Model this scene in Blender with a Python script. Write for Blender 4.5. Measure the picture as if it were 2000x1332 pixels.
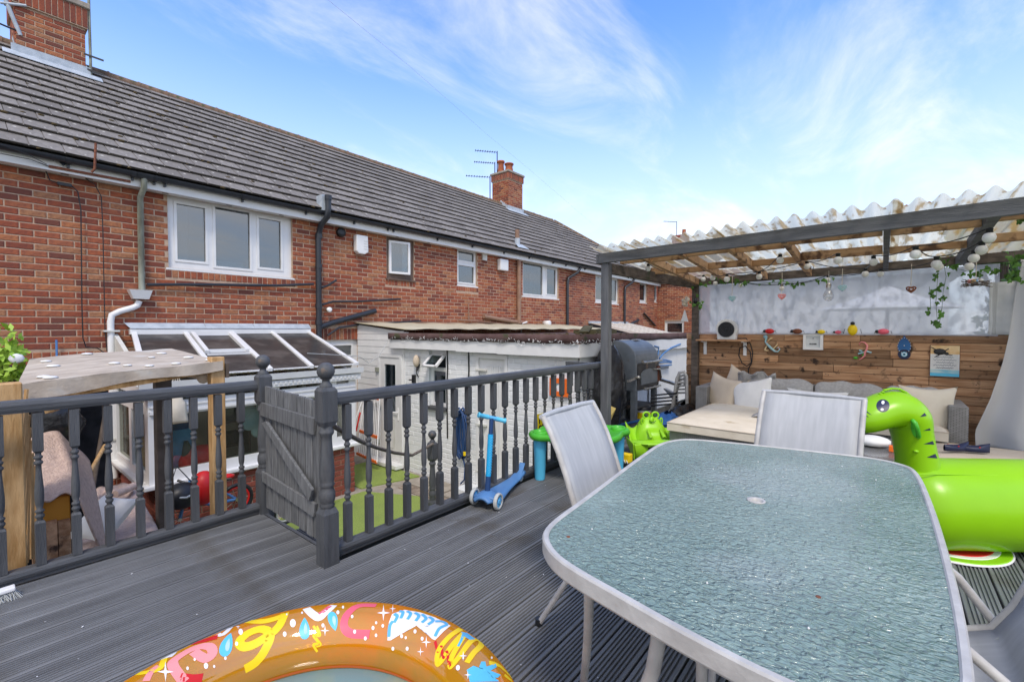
import bpy, bmesh, math, random
from mathutils import Vector, Matrix, noise
from mathutils.bvhtree import BVHTree
R = math.radians
random.seed(7)
S = bpy.context.scene
for o in list(bpy.data.objects): bpy.data.objects.remove(o)
C = S.collection

# ---------------------------------------------------------------- camera
FPX = 889.0; EYE = 1.36; PITCH = R(1.5464); AZ = R(39.188)
cam = bpy.data.cameras.new('camera'); co = bpy.data.objects.new('camera', cam); C.objects.link(co)
co.location = (0, 0, EYE); co.rotation_euler = (R(90) - PITCH, 0, AZ - R(90))
cam.sensor_width = 36; cam.lens = FPX / 2000 * 36; cam.clip_start = .05; cam.clip_end = 3000
S.camera = co

# ---------------------------------------------------------------- sky, sun, exposure
SUN_EL, SUN_AZ = R(54), R(-135)          # azimuth of the direction TO the sun, from +X
w = bpy.data.worlds.new('World'); S.world = w; w.use_nodes = True
nt = w.node_tree; nt.nodes.clear()
def wn(t, **k):
    n = nt.nodes.new(t)
    for a, b in k.items(): setattr(n, a, b)
    return n
out = wn('ShaderNodeOutputWorld'); bg = wn('ShaderNodeBackground'); bg.inputs[1].default_value = .115
sky = wn('ShaderNodeTexSky', sky_type='NISHITA', sun_disc=False)
sky.sun_elevation = SUN_EL; sky.sun_rotation = R(90) - SUN_AZ
sky.air_density = 1.0; sky.dust_density = .6; sky.ozone_density = 2.0
tc = wn('ShaderNodeTexCoord'); sx = wn('ShaderNodeSeparateXYZ')
nt.links.new(tc.outputs['Generated'], sx.inputs[0])
def wm(op, a, b=None, c=None):
    n = wn('ShaderNodeMath', operation=op)
    for i, v in enumerate((a, b, c)):
        if v is None: continue
        if isinstance(v, (int, float)): n.inputs[i].default_value = v
        else: nt.links.new(v, n.inputs[i])
    return n.outputs[0]
zc = wm('MAXIMUM', sx.outputs[2], .02)
zz = wm('ADD', zc, .16)
ux = wm('DIVIDE', sx.outputs[0], zz); uy = wm('DIVIDE', sx.outputs[1], zz)
cv = wn('ShaderNodeCombineXYZ'); nt.links.new(ux, cv.inputs[0]); nt.links.new(uy, cv.inputs[1])
mp = wn('ShaderNodeMapping'); mp.inputs['Scale'].default_value = (.55, 1.1, 1); mp.inputs['Rotation'].default_value = (0, 0, R(25))
mp.inputs['Location'].default_value = (3.45, .35, 0)
nt.links.new(cv.outputs[0], mp.inputs[0])
n1 = wn('ShaderNodeTexNoise'); n1.inputs['Scale'].default_value = 1.9; n1.inputs['Detail'].default_value = 12; n1.inputs['Roughness'].default_value = .62
n1.inputs['Distortion'].default_value = .6
nt.links.new(mp.outputs[0], n1.inputs['Vector'])
n2 = wn('ShaderNodeTexNoise'); n2.inputs['Scale'].default_value = .5; n2.inputs['Detail'].default_value = 3
nt.links.new(mp.outputs[0], n2.inputs['Vector'])
bk_ = wm('MULTIPLY', wm('ADD', sx.outputs[0], wm('MULTIPLY', sx.outputs[1], .6)), -.16)   # the overcast side mirrored in the house windows
cm = wm('ADD', wm('ADD', wm('MULTIPLY', n1.outputs[0], .62), wm('MULTIPLY', n2.outputs[0], .5)), wm('MAXIMUM', wm('ADD', bk_, .02), 0))
mr = wn('ShaderNodeMapRange', interpolation_type='SMOOTHSTEP'); mr.inputs[1].default_value = .49; mr.inputs[2].default_value = .80; mr.inputs[4].default_value = .88
nt.links.new(cm, mr.inputs[0])
hz = wn('ShaderNodeMapRange', interpolation_type='SMOOTHSTEP'); hz.inputs[1].default_value = .58; hz.inputs[2].default_value = .04; hz.inputs[3].default_value = 0; hz.inputs[4].default_value = .88
nt.links.new(sx.outputs[2], hz.inputs[0])
tintn = wn('ShaderNodeMix', data_type='RGBA', blend_type='MULTIPLY'); tintn.inputs[0].default_value = 1
tintn.inputs[7].default_value = (.98, 1.48, 2.15, 1)
nt.links.new(sky.outputs[0], tintn.inputs[6])
m1 = wn('ShaderNodeMix', data_type='RGBA'); m1.inputs[7].default_value = (5.2, 6.1, 7.2, 1)
nt.links.new(hz.outputs[0], m1.inputs[0]); nt.links.new(tintn.outputs[2], m1.inputs[6])
m2 = wn('ShaderNodeMix', data_type='RGBA'); m2.inputs[7].default_value = (7.2, 7.3, 7.5, 1)
nt.links.new(mr.outputs[0], m2.inputs[0]); nt.links.new(m1.outputs[2], m2.inputs[6])
nt.links.new(m2.outputs[2], bg.inputs[0]); nt.links.new(bg.outputs[0], out.inputs[0])
sl = bpy.data.lights.new('sun', 'SUN'); so = bpy.data.objects.new('sun', sl); C.objects.link(so)
sl.energy = 1.5; sl.angle = R(12); sl.color = (1, .94, .85)
sd = Vector((math.cos(SUN_EL) * math.cos(SUN_AZ), math.cos(SUN_EL) * math.sin(SUN_AZ), math.sin(SUN_EL)))
so.rotation_euler = sd.to_track_quat('Z', 'Y').to_euler()
S.view_settings.view_transform = 'Standard'; S.view_settings.look = 'None'
S.view_settings.exposure = .66; S.view_settings.use_white_balance = True; S.view_settings.white_balance_temperature = 6850; S.view_settings.white_balance_tint = 12; S.view_settings.gamma = 1; S.view_settings.use_curve_mapping = False

# ---------------------------------------------------------------- measuring: a direction seen from the photographer's tripod meets a real plane
_f = Vector((math.cos(AZ) * math.cos(PITCH), math.sin(AZ) * math.cos(PITCH), -math.sin(PITCH)))
_r = Vector((math.sin(AZ), -math.cos(AZ), 0)); _u = _r.cross(_f)
CAM = Vector((0, 0, EYE))
def ray(px, py): return _f + _r * ((px - 1000) / FPX) - _u * ((py - 666) / FPX)
def at(px, py, X=None, Y=None, Z=None, d=None):
    r = ray(px, py)
    if X is not None: t = X / r.x
    elif Y is not None: t = Y / r.y
    elif Z is not None: t = (Z - EYE) / r.z
    else: t = d
    return CAM + r * t
def proj(p):
    q = Vector(p) - CAM; z = q.dot(_f)
    if z < .05: return None
    return 1000 + FPX * q.dot(_r) / z, 666 - FPX * q.dot(_u) / z, z

# ---------------------------------------------------------------- materials
M = {}
def pm(name, c1, c2=None, sc=6, st=(1, 1, 1), rough=.6, bump=0, bsc=None, metal=0, det=6, spec=.5, c3=None, sc3=3, th3=.6, w3=.06,
       trans=0, alpha=1, coat=0, tint=None, rnd=0, emit=None, ior=1.45, rv=0, sheen=0, bst=None, lo=.35, hi=.65):
    m = bpy.data.materials.new(name); m.use_nodes = True; n = m.node_tree; B = n.nodes['Principled BSDF']
    L = n.links.new
    t = n.nodes.new('ShaderNodeTexCoord'); mpn = n.nodes.new('ShaderNodeMapping'); mpn.inputs['Scale'].default_value = st
    L(t.outputs['Object'], mpn.inputs[0])
    no = n.nodes.new('ShaderNodeTexNoise'); no.inputs['Scale'].default_value = sc; no.inputs['Detail'].default_value = det
    L(mpn.outputs[0], no.inputs['Vector'])
    def mix(f, a, b, bt='MIX'):
        x = n.nodes.new('ShaderNodeMix'); x.data_type = 'RGBA'; x.blend_type = bt
        for i, v in ((0, f), (6, a), (7, b)):
            if isinstance(v, (int, float)): x.inputs[i].default_value = v
            elif isinstance(v, tuple): x.inputs[i].default_value = (*v, 1)
            else: L(v, x.inputs[i])
        return x.outputs[2]
    col = c1
    if tint:                                    # list of colours spread along the per-piece attribute
        a = n.nodes.new('ShaderNodeAttribute'); a.attribute_name = 'tint'
        r = n.nodes.new('ShaderNodeValToRGB'); r.color_ramp.interpolation = 'LINEAR'
        e = r.color_ramp.elements
        while len(e) < len(tint): e.new(.5)
        for i, c in enumerate(tint): e[i].position = i / (len(tint) - 1); e[i].color = (*c, 1)
        L(a.outputs['Fac'], r.inputs[0]); col = r.outputs[0]
    if c2:
        mrn = n.nodes.new('ShaderNodeMapRange'); mrn.inputs[1].default_value = lo; mrn.inputs[2].default_value = hi
        L(no.outputs[0], mrn.inputs[0])
        if tint:
            mm = n.nodes.new('ShaderNodeMath'); mm.operation = 'MULTIPLY'; mm.inputs[1].default_value = .5
            L(mrn.outputs[0], mm.inputs[0]); col = mix(mm.outputs[0], col, c2)
        else: col = mix(mrn.outputs[0], c1, c2)
    if c3:
        n3 = n.nodes.new('ShaderNodeTexNoise'); n3.inputs['Scale'].default_value = sc3; n3.inputs['Detail'].default_value = 5
        L(t.outputs['Object'], n3.inputs['Vector'])
        m3 = n.nodes.new('ShaderNodeMapRange'); m3.inputs[1].default_value = th3; m3.inputs[2].default_value = th3 + w3
        L(n3.outputs[0], m3.inputs[0]); col = mix(m3.outputs[0], col, c3)
    if rnd:
        oi = n.nodes.new('ShaderNodeObjectInfo'); mm = n.nodes.new('ShaderNodeMapRange'); mm.inputs[3].default_value = 1 - rnd; mm.inputs[4].default_value = 1 + rnd
        L(oi.outputs['Random'], mm.inputs[0]); hs = n.nodes.new('ShaderNodeHueSaturation'); L(mm.outputs[0], hs.inputs['Value'])
        if isinstance(col, tuple): hs.inputs['Color'].default_value = (*col, 1)
        else: L(col, hs.inputs['Color'])
        col = hs.outputs[0]
    if isinstance(col, tuple): B.inputs['Base Color'].default_value = (*col, 1)
    else: L(col, B.inputs['Base Color'])
    B.inputs['Roughness'].default_value = rough; B.inputs['Metallic'].default_value = metal
    B.inputs['Specular IOR Level'].default_value = spec; B.inputs['IOR'].default_value = ior
    B.inputs['Coat Weight'].default_value = coat; B.inputs['Transmission Weight'].default_value = trans
    B.inputs['Sheen Weight'].default_value = sheen
    if rv:
        mm = n.nodes.new('ShaderNodeMapRange'); mm.inputs[3].default_value = rough - rv; mm.inputs[4].default_value = rough + rv
        L(no.outputs[0], mm.inputs[0]); L(mm.outputs[0], B.inputs['Roughness'])
    if bump:
        nb = n.nodes.new('ShaderNodeTexNoise'); nb.inputs['Scale'].default_value = bsc or sc * 5; nb.inputs['Detail'].default_value = 5
        mb = n.nodes.new('ShaderNodeMapping'); mb.inputs['Scale'].default_value = bst or st
        L(t.outputs['Object'], mb.inputs[0]); L(mb.outputs[0], nb.inputs['Vector'])
        bu = n.nodes.new('ShaderNodeBump'); bu.inputs['Strength'].default_value = bump; bu.inputs['Distance'].default_value = .01
        L(nb.outputs[0], bu.inputs['Height']); L(bu.outputs[0], B.inputs['Normal'])
    if emit: B.inputs['Emission Color'].default_value = (*emit, 1); B.inputs['Emission Strength'].default_value = 1
    if alpha < 1: B.inputs['Alpha'].default_value = alpha
    M[name] = m
    return m
def sheetmat(name, diff, ttrans, tl, rough=.25, gl=.12, grime=None, gsc=6, gth=.5, gst=(1, 1, 1), gw=.2):
    """thin clear or cloudy sheet: see-through part + translucent body + gloss"""
    m = bpy.data.materials.new(name); m.use_nodes = True; n = m.node_tree; n.nodes.clear(); L = n.links.new
    o = n.nodes.new('ShaderNodeOutputMaterial'); d = n.nodes.new('ShaderNodeBsdfDiffuse'); tr = n.nodes.new('ShaderNodeBsdfTranslucent')
    tp = n.nodes.new('ShaderNodeBsdfTransparent'); g = n.nodes.new('ShaderNodeBsdfGlossy'); g.inputs['Roughness'].default_value = rough
    for x in (d, tr): x.inputs[0].default_value = (*diff, 1)
    tp.inputs[0].default_value = (*ttrans, 1)
    a = n.nodes.new('ShaderNodeMixShader'); a.inputs[0].default_value = .5; L(d.outputs[0], a.inputs[1]); L(tr.outputs[0], a.inputs[2])
    b = n.nodes.new('ShaderNodeMixShader'); b.inputs[0].default_value = tl; L(tp.outputs[0], b.inputs[1]); L(a.outputs[0], b.inputs[2])
    c = n.nodes.new('ShaderNodeMixShader'); c.inputs[0].default_value = gl; L(b.outputs[0], c.inputs[1]); L(g.outputs[0], c.inputs[2])
    if grime:
        t = n.nodes.new('ShaderNodeTexCoord'); mpn = n.nodes.new('ShaderNodeMapping'); mpn.inputs['Scale'].default_value = gst; L(t.outputs['Object'], mpn.inputs[0])
        no = n.nodes.new('ShaderNodeTexNoise'); no.inputs['Scale'].default_value = gsc; no.inputs['Detail'].default_value = 8; L(mpn.outputs[0], no.inputs[0])
        mr_ = n.nodes.new('ShaderNodeMapRange'); mr_.inputs[1].default_value = gth; mr_.inputs[2].default_value = gth + gw; L(no.outputs[0], mr_.inputs[0])
        x = n.nodes.new('ShaderNodeMix'); x.data_type = 'RGBA'; L(mr_.outputs[0], x.inputs[0]); x.inputs[6].default_value = (*diff, 1); x.inputs[7].default_value = (*grime, 1)
        L(x.outputs[2], d.inputs[0]); L(x.outputs[2], tr.inputs[0])
        q = n.nodes.new('ShaderNodeMapRange'); q.inputs[3].default_value = tl; q.inputs[4].default_value = min(1, tl + .3); L(mr_.outputs[0], q.inputs[0]); L(q.outputs[0], b.inputs[0])
    L(c.outputs[0], o.inputs[0]); M[name] = m
    return m

BR = [(.16, .055, .036), (.24, .062, .032), (.32, .080, .036), (.38, .105, .044), (.34, .105, .052), (.45, .165, .068), (.38, .18, .09)]
pm('brick', None, (.12, .04, .035), sc=30, tint=BR, rough=.9, bump=.5, bsc=90, c3=(.05, .025, .02), sc3=1.3, th3=.60, w3=.25)
pm('mortar', (.50, .355, .26), (.38, .27, .19), sc=20, rough=.95, bump=.4, bsc=120)
pm('brick_fresh', None, (.17, .05, .035), sc=30, tint=[(.2, .05, .035), (.27, .07, .045), (.24, .065, .05)], rough=.9, bump=.4, bsc=90)
pm('brick_white', None, (.66, .68, .70), sc=14, tint=[(.70, .72, .74), (.78, .79, .80), (.74, .75, .75)], rough=.7, bump=.5, bsc=60, c3=(.5, .47, .42), sc3=5, th3=.7)
pm('render_white', (.70, .72, .73), (.60, .63, .65), sc=9, rough=.7, bump=.2)
pm('tile', None, (.11, .10, .095), sc=18, tint=[(.165, .15, .137), (.205, .188, .172), (.245, .225, .207)], rough=.92, bump=.5, bsc=80, c3=(.46, .44, .40), sc3=11, th3=.675, w3=.02)
pm('ridge', (.13, .085, .065), (.2, .13, .09), sc=10, rough=.95, bump=.4, c3=(.07, .08, .04), sc3=8, th3=.6)
pm('moss', (.06, .045, .02), (.10, .07, .03), sc=30, rough=1, bump=.8, bsc=80)
pm('upvc', (.74, .745, .74), (.69, .695, .695), sc=5, rough=.35, spec=.5)
pm('upvc_old', (.66, .66, .62), (.5, .5, .46), sc=6, rough=.5)
pm('gutter', (.022, .026, .034), (.03, .034, .042), sc=6, rough=.33)
pm('black', (.016, .017, .02), rough=.4)
pm('blackcloth', (.012, .012, .013), (.03, .03, .032), sc=9, rough=.9)
pm('binbag', (.018, .018, .02), (.03, .03, .032), sc=9, rough=.22, bump=1, bsc=9)
pm('pipe_worn', (.32, .34, .28), (.16, .16, .12), sc=9, rough=.7, bump=.2, st=(1, 1, .35))
pm('pipe_brown', (.30, .18, .12), (.22, .13, .09), sc=7, rough=.6)
pm('rust', (.24, .085, .045), (.14, .05, .03), sc=30, rough=.85, bump=.3)
pm('lead', (.34, .39, .44), (.46, .51, .56), sc=9, rough=.5, bump=.15)
pm('brownframe', (.10, .065, .045), (.15, .10, .075), sc=9, rough=.6)
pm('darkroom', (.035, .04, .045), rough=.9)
pm('curtain_cloth', (.62, .66, .64), (.5, .54, .52), sc=30, st=(8, 8, .3), rough=.9)
pm('curtain_green', (.22, .27, .05), (.12, .16, .04), sc=20, st=(8, 8, .3), rough=.9)
GREY = ((.058, .062, .068), (.085, .09, .097))
pm('paint', *GREY, sc=7, st=(5, 5, .6), rough=.5, bump=.45, bsc=40, bst=(5, 5, .5), c3=(.13, .10, .08), sc3=14, th3=.68, rnd=.12)
pm('painth', *GREY, sc=7, st=(.6, 5, 5), rough=.42, bump=.35, bsc=40, bst=(.5, 5, 5), c3=(.13, .1, .085), sc3=9, th3=.72)
pm('gatewood', (.105, .11, .115), (.19, .195, .2), sc=9, st=(6, 6, .7), rough=.65, bump=.6, bsc=50, bst=(6, 6, .5), c3=(.05, .045, .045), sc3=14, th3=.68, rnd=.15)
pm('deck', (.12, .124, .13), (.175, .181, .187), sc=4, st=(.4, 3, 3), rough=.46, bump=.15, bsc=20, bst=(.5, 4, 4), c3=(.095, .085, .07), sc3=2.2, th3=.53, w3=.2, rnd=.12, rv=.1)
pm('beamgrey', (.075, .08, .088), (.135, .14, .15), sc=5, st=(4, .5, 4), rough=.6, bump=.6, bsc=30, bst=(5, .5, 5), c3=(.04, .035, .035), sc3=9, th3=.70)
pm('postgrey', (.085, .09, .10), (.14, .145, .155), sc=5, st=(4, 4, .5), rough=.55, bump=.5, bsc=30, bst=(5, 5, .5), c3=(.04, .035, .035), sc3=8, th3=.70)
pm('beamdark', (.075, .06, .05), (.15, .12, .10), sc=5, st=(2, 2, 5), rough=.8, bump=.6, bsc=30, c3=(.05, .06, .035), sc3=6, th3=.62)
pm('joist', (.36, .20, .095), (.50, .31, .165), sc=4, st=(2, .8, 6), rough=.7, bump=.5, bsc=40, c3=(.10, .045, .02), sc3=8, th3=.52, w3=.12, rnd=.15)
pm('plank', (.33, .165, .08), (.52, .31, .175), sc=4, st=(6, .7, 8), rough=.7, bump=.7, bsc=30, bst=(5, .8, 7), c3=(.06, .032, .02), sc3=11, th3=.59, w3=.10, rnd=.42)
pm('newwood', (.40, .22, .08), (.60, .38, .18), sc=7, st=(5, 5, .9), rough=.6, bump=.3, c3=(.26, .12, .05), sc3=5, th3=.7)
pm('oldply', (.52, .45, .37), (.36, .30, .24), sc=6, st=(1, 3, 1), rough=.85, bump=.4, c3=(.5, .47, .42), sc3=3, th3=.6)
pm('felt', (.085, .045, .042), (.14, .085, .08), sc=6, rough=.9, bump=.6, bsc=200, c3=(.06, .06, .03), sc3=3, th3=.62)
pm('feltmoss', (.05, .045, .02), (.09, .08, .04), sc=12, rough=1, bump=.8)
pm('leanroof', (.52, .46, .33), (.42, .37, .26), sc=6, rough=.8, bump=.3)

pm('turf', (.22, .31, .06), (.31, .40, .10), sc=60, rough=.95, bump=1, bsc=250, c3=(.22, .29, .08), sc3=3, th3=.5, w3=.3)
pm('soil', (.16, .12, .09), (.3, .25, .2), sc=9, rough=1, bump=.8)
pm('stone', (.36, .32, .27), (.26, .23, .19), sc=9, rough=.9, bump=.5)
pm('farground', (.09, .11, .05), (.16, .15, .1), sc=.5, rough=1)
pm('alu', (.52, .51, .49), (.40, .39, .375), sc=14, rough=.4, metal=.0, spec=.5, bump=.15, c3=(.30, .19, .12), sc3=18, th3=.72)
pm('sling', (.47, .485, .50), (.41, .425, .44), sc=5, st=(9, 1, 1), rough=.62, bump=.25, bsc=600)
pm('rattan', (.33, .325, .32), (.24, .235, .23), sc=9, rough=.6)
pm('rattan_dark', (.04, .042, .046), (.07, .072, .078), sc=9, rough=.45)
pm('cream', (.70, .63, .52), (.62, .55, .44), sc=5, rough=.95, bump=.3, bsc=25, c3=(.5, .42, .3), sc3=4, th3=.66)
pm('cream2', (.62, .53, .42), (.55, .46, .36), sc=5, rough=.95, bump=.3, bsc=25)
pm('whitecloth', (.76, .76, .75), (.66, .66, .66), sc=6, rough=.95, bump=.35, bsc=20)
pm('greythrow', (.46, .45, .44), (.37, .36, .355), sc=40, rough=1, bump=.9, bsc=110)
pm('pinkthrow', (.60, .45, .38), (.48, .35, .30), sc=35, rough=1, bump=1, bsc=90)
pm('ochre', (.62, .27, .03), rough=.6)
pm('lime', (.25, .56, .006), (.22, .50, .005), sc=2, rough=.3, spec=.45, bump=.35, bsc=5)
pm('lime2', (.28, .62, .02), (.25, .55, .015), sc=3, rough=.35)
pm('greenplastic', (.06, .42, .03), rough=.35)
pm('navy', (.012, .018, .06), rough=.4)
pm('white', (.8, .8, .8), rough=.4)
pm('bluedeck', (.07, .19, .42), (.09, .23, .47), sc=5, rough=.45)
pm('bluelight', (.10, .42, .72), rough=.45)
pm('cyan', (.01, .40, .78), rough=.4)
pm('bluedark', (.02, .06, .17), rough=.4)
pm('wheelgrey', (.45, .47, .46), rough=.6)
pm('skyblue', (.09, .50, .75), rough=.4)
pm('red', (.62, .015, .015), rough=.4)
pm('orange', (.85, .16, .02), rough=.45)
pm('yellow', (.88, .62, .01), rough=.45)
pm('yellowply', (.55, .42, .14), rough=.7)
pm('bbq', (.13, .15, .17), (.17, .19, .21), sc=8, rough=.38, c3=(.16, .13, .1), sc3=9, th3=.66)
pm('bbqfront', (.03, .03, .032), (.06, .055, .05), sc=12, rough=.45, c3=(.22, .14, .09), sc3=6, th3=.6)
pm('chrome', (.62, .60, .55), (.4, .36, .3), sc=30, rough=.28, metal=.9)
pm('tarpblue', (.03, .12, .36), (.04, .16, .42), sc=6, rough=.5, bump=.4)
pm('bulb', (.80, .80, .77), rough=.3, spec=.5)
pm('ivy', (.05, .15, .02), (.10, .24, .03), sc=9, rough=.6, rnd=.3)
pm('leafbright', (.22, .40, .03), (.34, .5, .06), sc=9, rough=.55)
pm('leaf', (.045, .105, .02), (.08, .16, .03), sc=2, rough=.6)
pm('bark', (.08, .06, .045), (.13, .1, .08), sc=9, rough=.95)
pm('darkgreen', (.03, .07, .05), rough=.7)
pm('terracotta', (.40, .12, .05), (.28, .09, .05), sc=9, rough=.9)
pm('rope', (.14, .11, .09), (.24, .2, .16), sc=60, rough=1, bump=1, bsc=200)
pm('sheer', (.66, .67, .68), (.58, .59, .60), sc=3, rough=.9)
pm('pink', (.80, .12, .18), rough=.4)
pm('salmon', (.85, .30, .30), rough=.4)
pm('teal', (.30, .56, .62), (.42, .62, .66), sc=15, rough=.6)
pm('bagblue', (.015, .07, .22), (.03, .16, .4), sc=3, rough=.6)
pm('interior', (.50, .47, .38), (.42, .39, .32), sc=1, rough=.9)
pm('interior_wood', (.13, .08, .05), rough=.8)
pm('sand', (.72, .45, .2), (.80, .6, .35), sc=15, rough=.7)
pm('aqua', (.22, .52, .66), (.55, .68, .66), sc=9, rough=.6, st=(1, 1, 3))
sheetmat('glass', (.05, .09, .12), (.42, .54, .60), .20, rough=.02, gl=.22)
sheetmat('glass_cons', (.25, .25, .2), (.85, .86, .82), .10, rough=.02, gl=.09)
sheetmat('corrugated', (.88, .83, .68), (.93, .92, .86), .58, rough=.3, gl=.06, grime=(.52, .36, .15), gsc=5, gth=.50, gst=(.5, 3, 3), gw=.12)
sheetmat('screen', (.88, .88, .87), (.97, .98, .99), .48, rough=.35, gl=.02, grime=(.58, .60, .62), gsc=12, gth=.44, gst=(1, 1, .6), gw=.35)
sheetmat('sheerm', (.80, .80, .80), (.95, .95, .95), .88, rough=.6, gl=.01)
sheetmat('poolorange', (1, .50, .02), (1, .70, .12), .70, rough=.06, gl=.12, grime=(1, .34, .01), gsc=5, gth=.45)
sheetmat('poolfloor', (.34, .60, .66), (.8, .9, .92), .85, rough=.1, gl=.10, grime=(.5, .62, .48), gsc=4, gth=.5)
sheetmat('dirtypane', (.15, .14, .135), (.42, .40, .38), .62, rough=.12, gl=.12, grime=(.26, .24, .22), gsc=3, gth=.45, gw=.3)
sheetmat('clear', (.8, .8, .8), (.92, .93, .94), .15, rough=.03, gl=.2)

# white painted boards get a faint grain; rattan gets a woven relief
def weave(name, sc=1.0):
    n = M[name].node_tree; B = n.nodes['Principled BSDF']; L = n.links.new
    t = n.nodes.new('ShaderNodeTexCoord'); sp = n.nodes.new('ShaderNodeSeparateXYZ'); L(t.outputs['Object'], sp.inputs[0])
    ad = n.nodes.new('ShaderNodeMath'); ad.operation = 'ADD'; L(sp.outputs[0], ad.inputs[0]); L(sp.outputs[1], ad.inputs[1])
    cb = n.nodes.new('ShaderNodeCombineXYZ'); L(ad.outputs[0], cb.inputs[0]); L(sp.outputs[2], cb.inputs[1])
    b = n.nodes.new('ShaderNodeTexBrick'); b.inputs['Scale'].default_value = 18 * sc; b.inputs['Brick Width'].default_value = .7; b.inputs['Row Height'].default_value = .22
    b.inputs['Mortar Size'].default_value = .035; b.inputs['Mortar Smooth'].default_value = 1
    L(cb.outputs[0], b.inputs['Vector'])
    bu = n.nodes.new('ShaderNodeBump'); bu.invert = True; bu.inputs['Strength'].default_value = 1; bu.inputs['Distance'].default_value = .012
    L(b.outputs['Fac'], bu.inputs['Height']); L(bu.outputs[0], B.inputs['Normal'])
    src = B.inputs['Base Color'].links[0].from_socket
    x = n.nodes.new('ShaderNodeMix'); x.data_type = 'RGBA'; x.blend_type = 'MULTIPLY'; L(b.outputs['Fac'], x.inputs[0]); L(src, x.inputs[6]); x.inputs[7].default_value = (.3, .3, .3, 1)
    L(x.outputs[2], B.inputs['Base Color'])
weave('rattan'); weave('rattan_dark')

# table glass: moulded ripples
m = pm('tableglass', (.205, .305, .28), (.31, .42, .385), sc=2.2, rough=.12, spec=.6, c3=(.36, .44, .43), sc3=1.6, th3=.56, w3=.2)
n = m.node_tree; L = n.links.new; B = n.nodes['Principled BSDF']
t = n.nodes.new('ShaderNodeTexCoord'); mpp = n.nodes.new('ShaderNodeMapping'); mpp.inputs['Scale'].default_value = (1.35, .8, 1); mpp.inputs['Rotation'].default_value = (0, 0, R(-48))
L(t.outputs['Object'], mpp.inputs[0])
wv = n.nodes.new('ShaderNodeTexNoise'); wv.inputs['Scale'].default_value = 58; wv.inputs['Detail'].default_value = 1.5; wv.inputs['Distortion'].default_value = .8
L(mpp.outputs[0], wv.inputs['Vector'])
bu = n.nodes.new('ShaderNodeBump'); bu.inputs['Strength'].default_value = .85; bu.inputs['Distance'].default_value = .03; L(wv.outputs[0], bu.inputs['Height']); L(bu.outputs[0], B.inputs['Normal'])
B.inputs['Alpha'].default_value = .86

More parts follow.
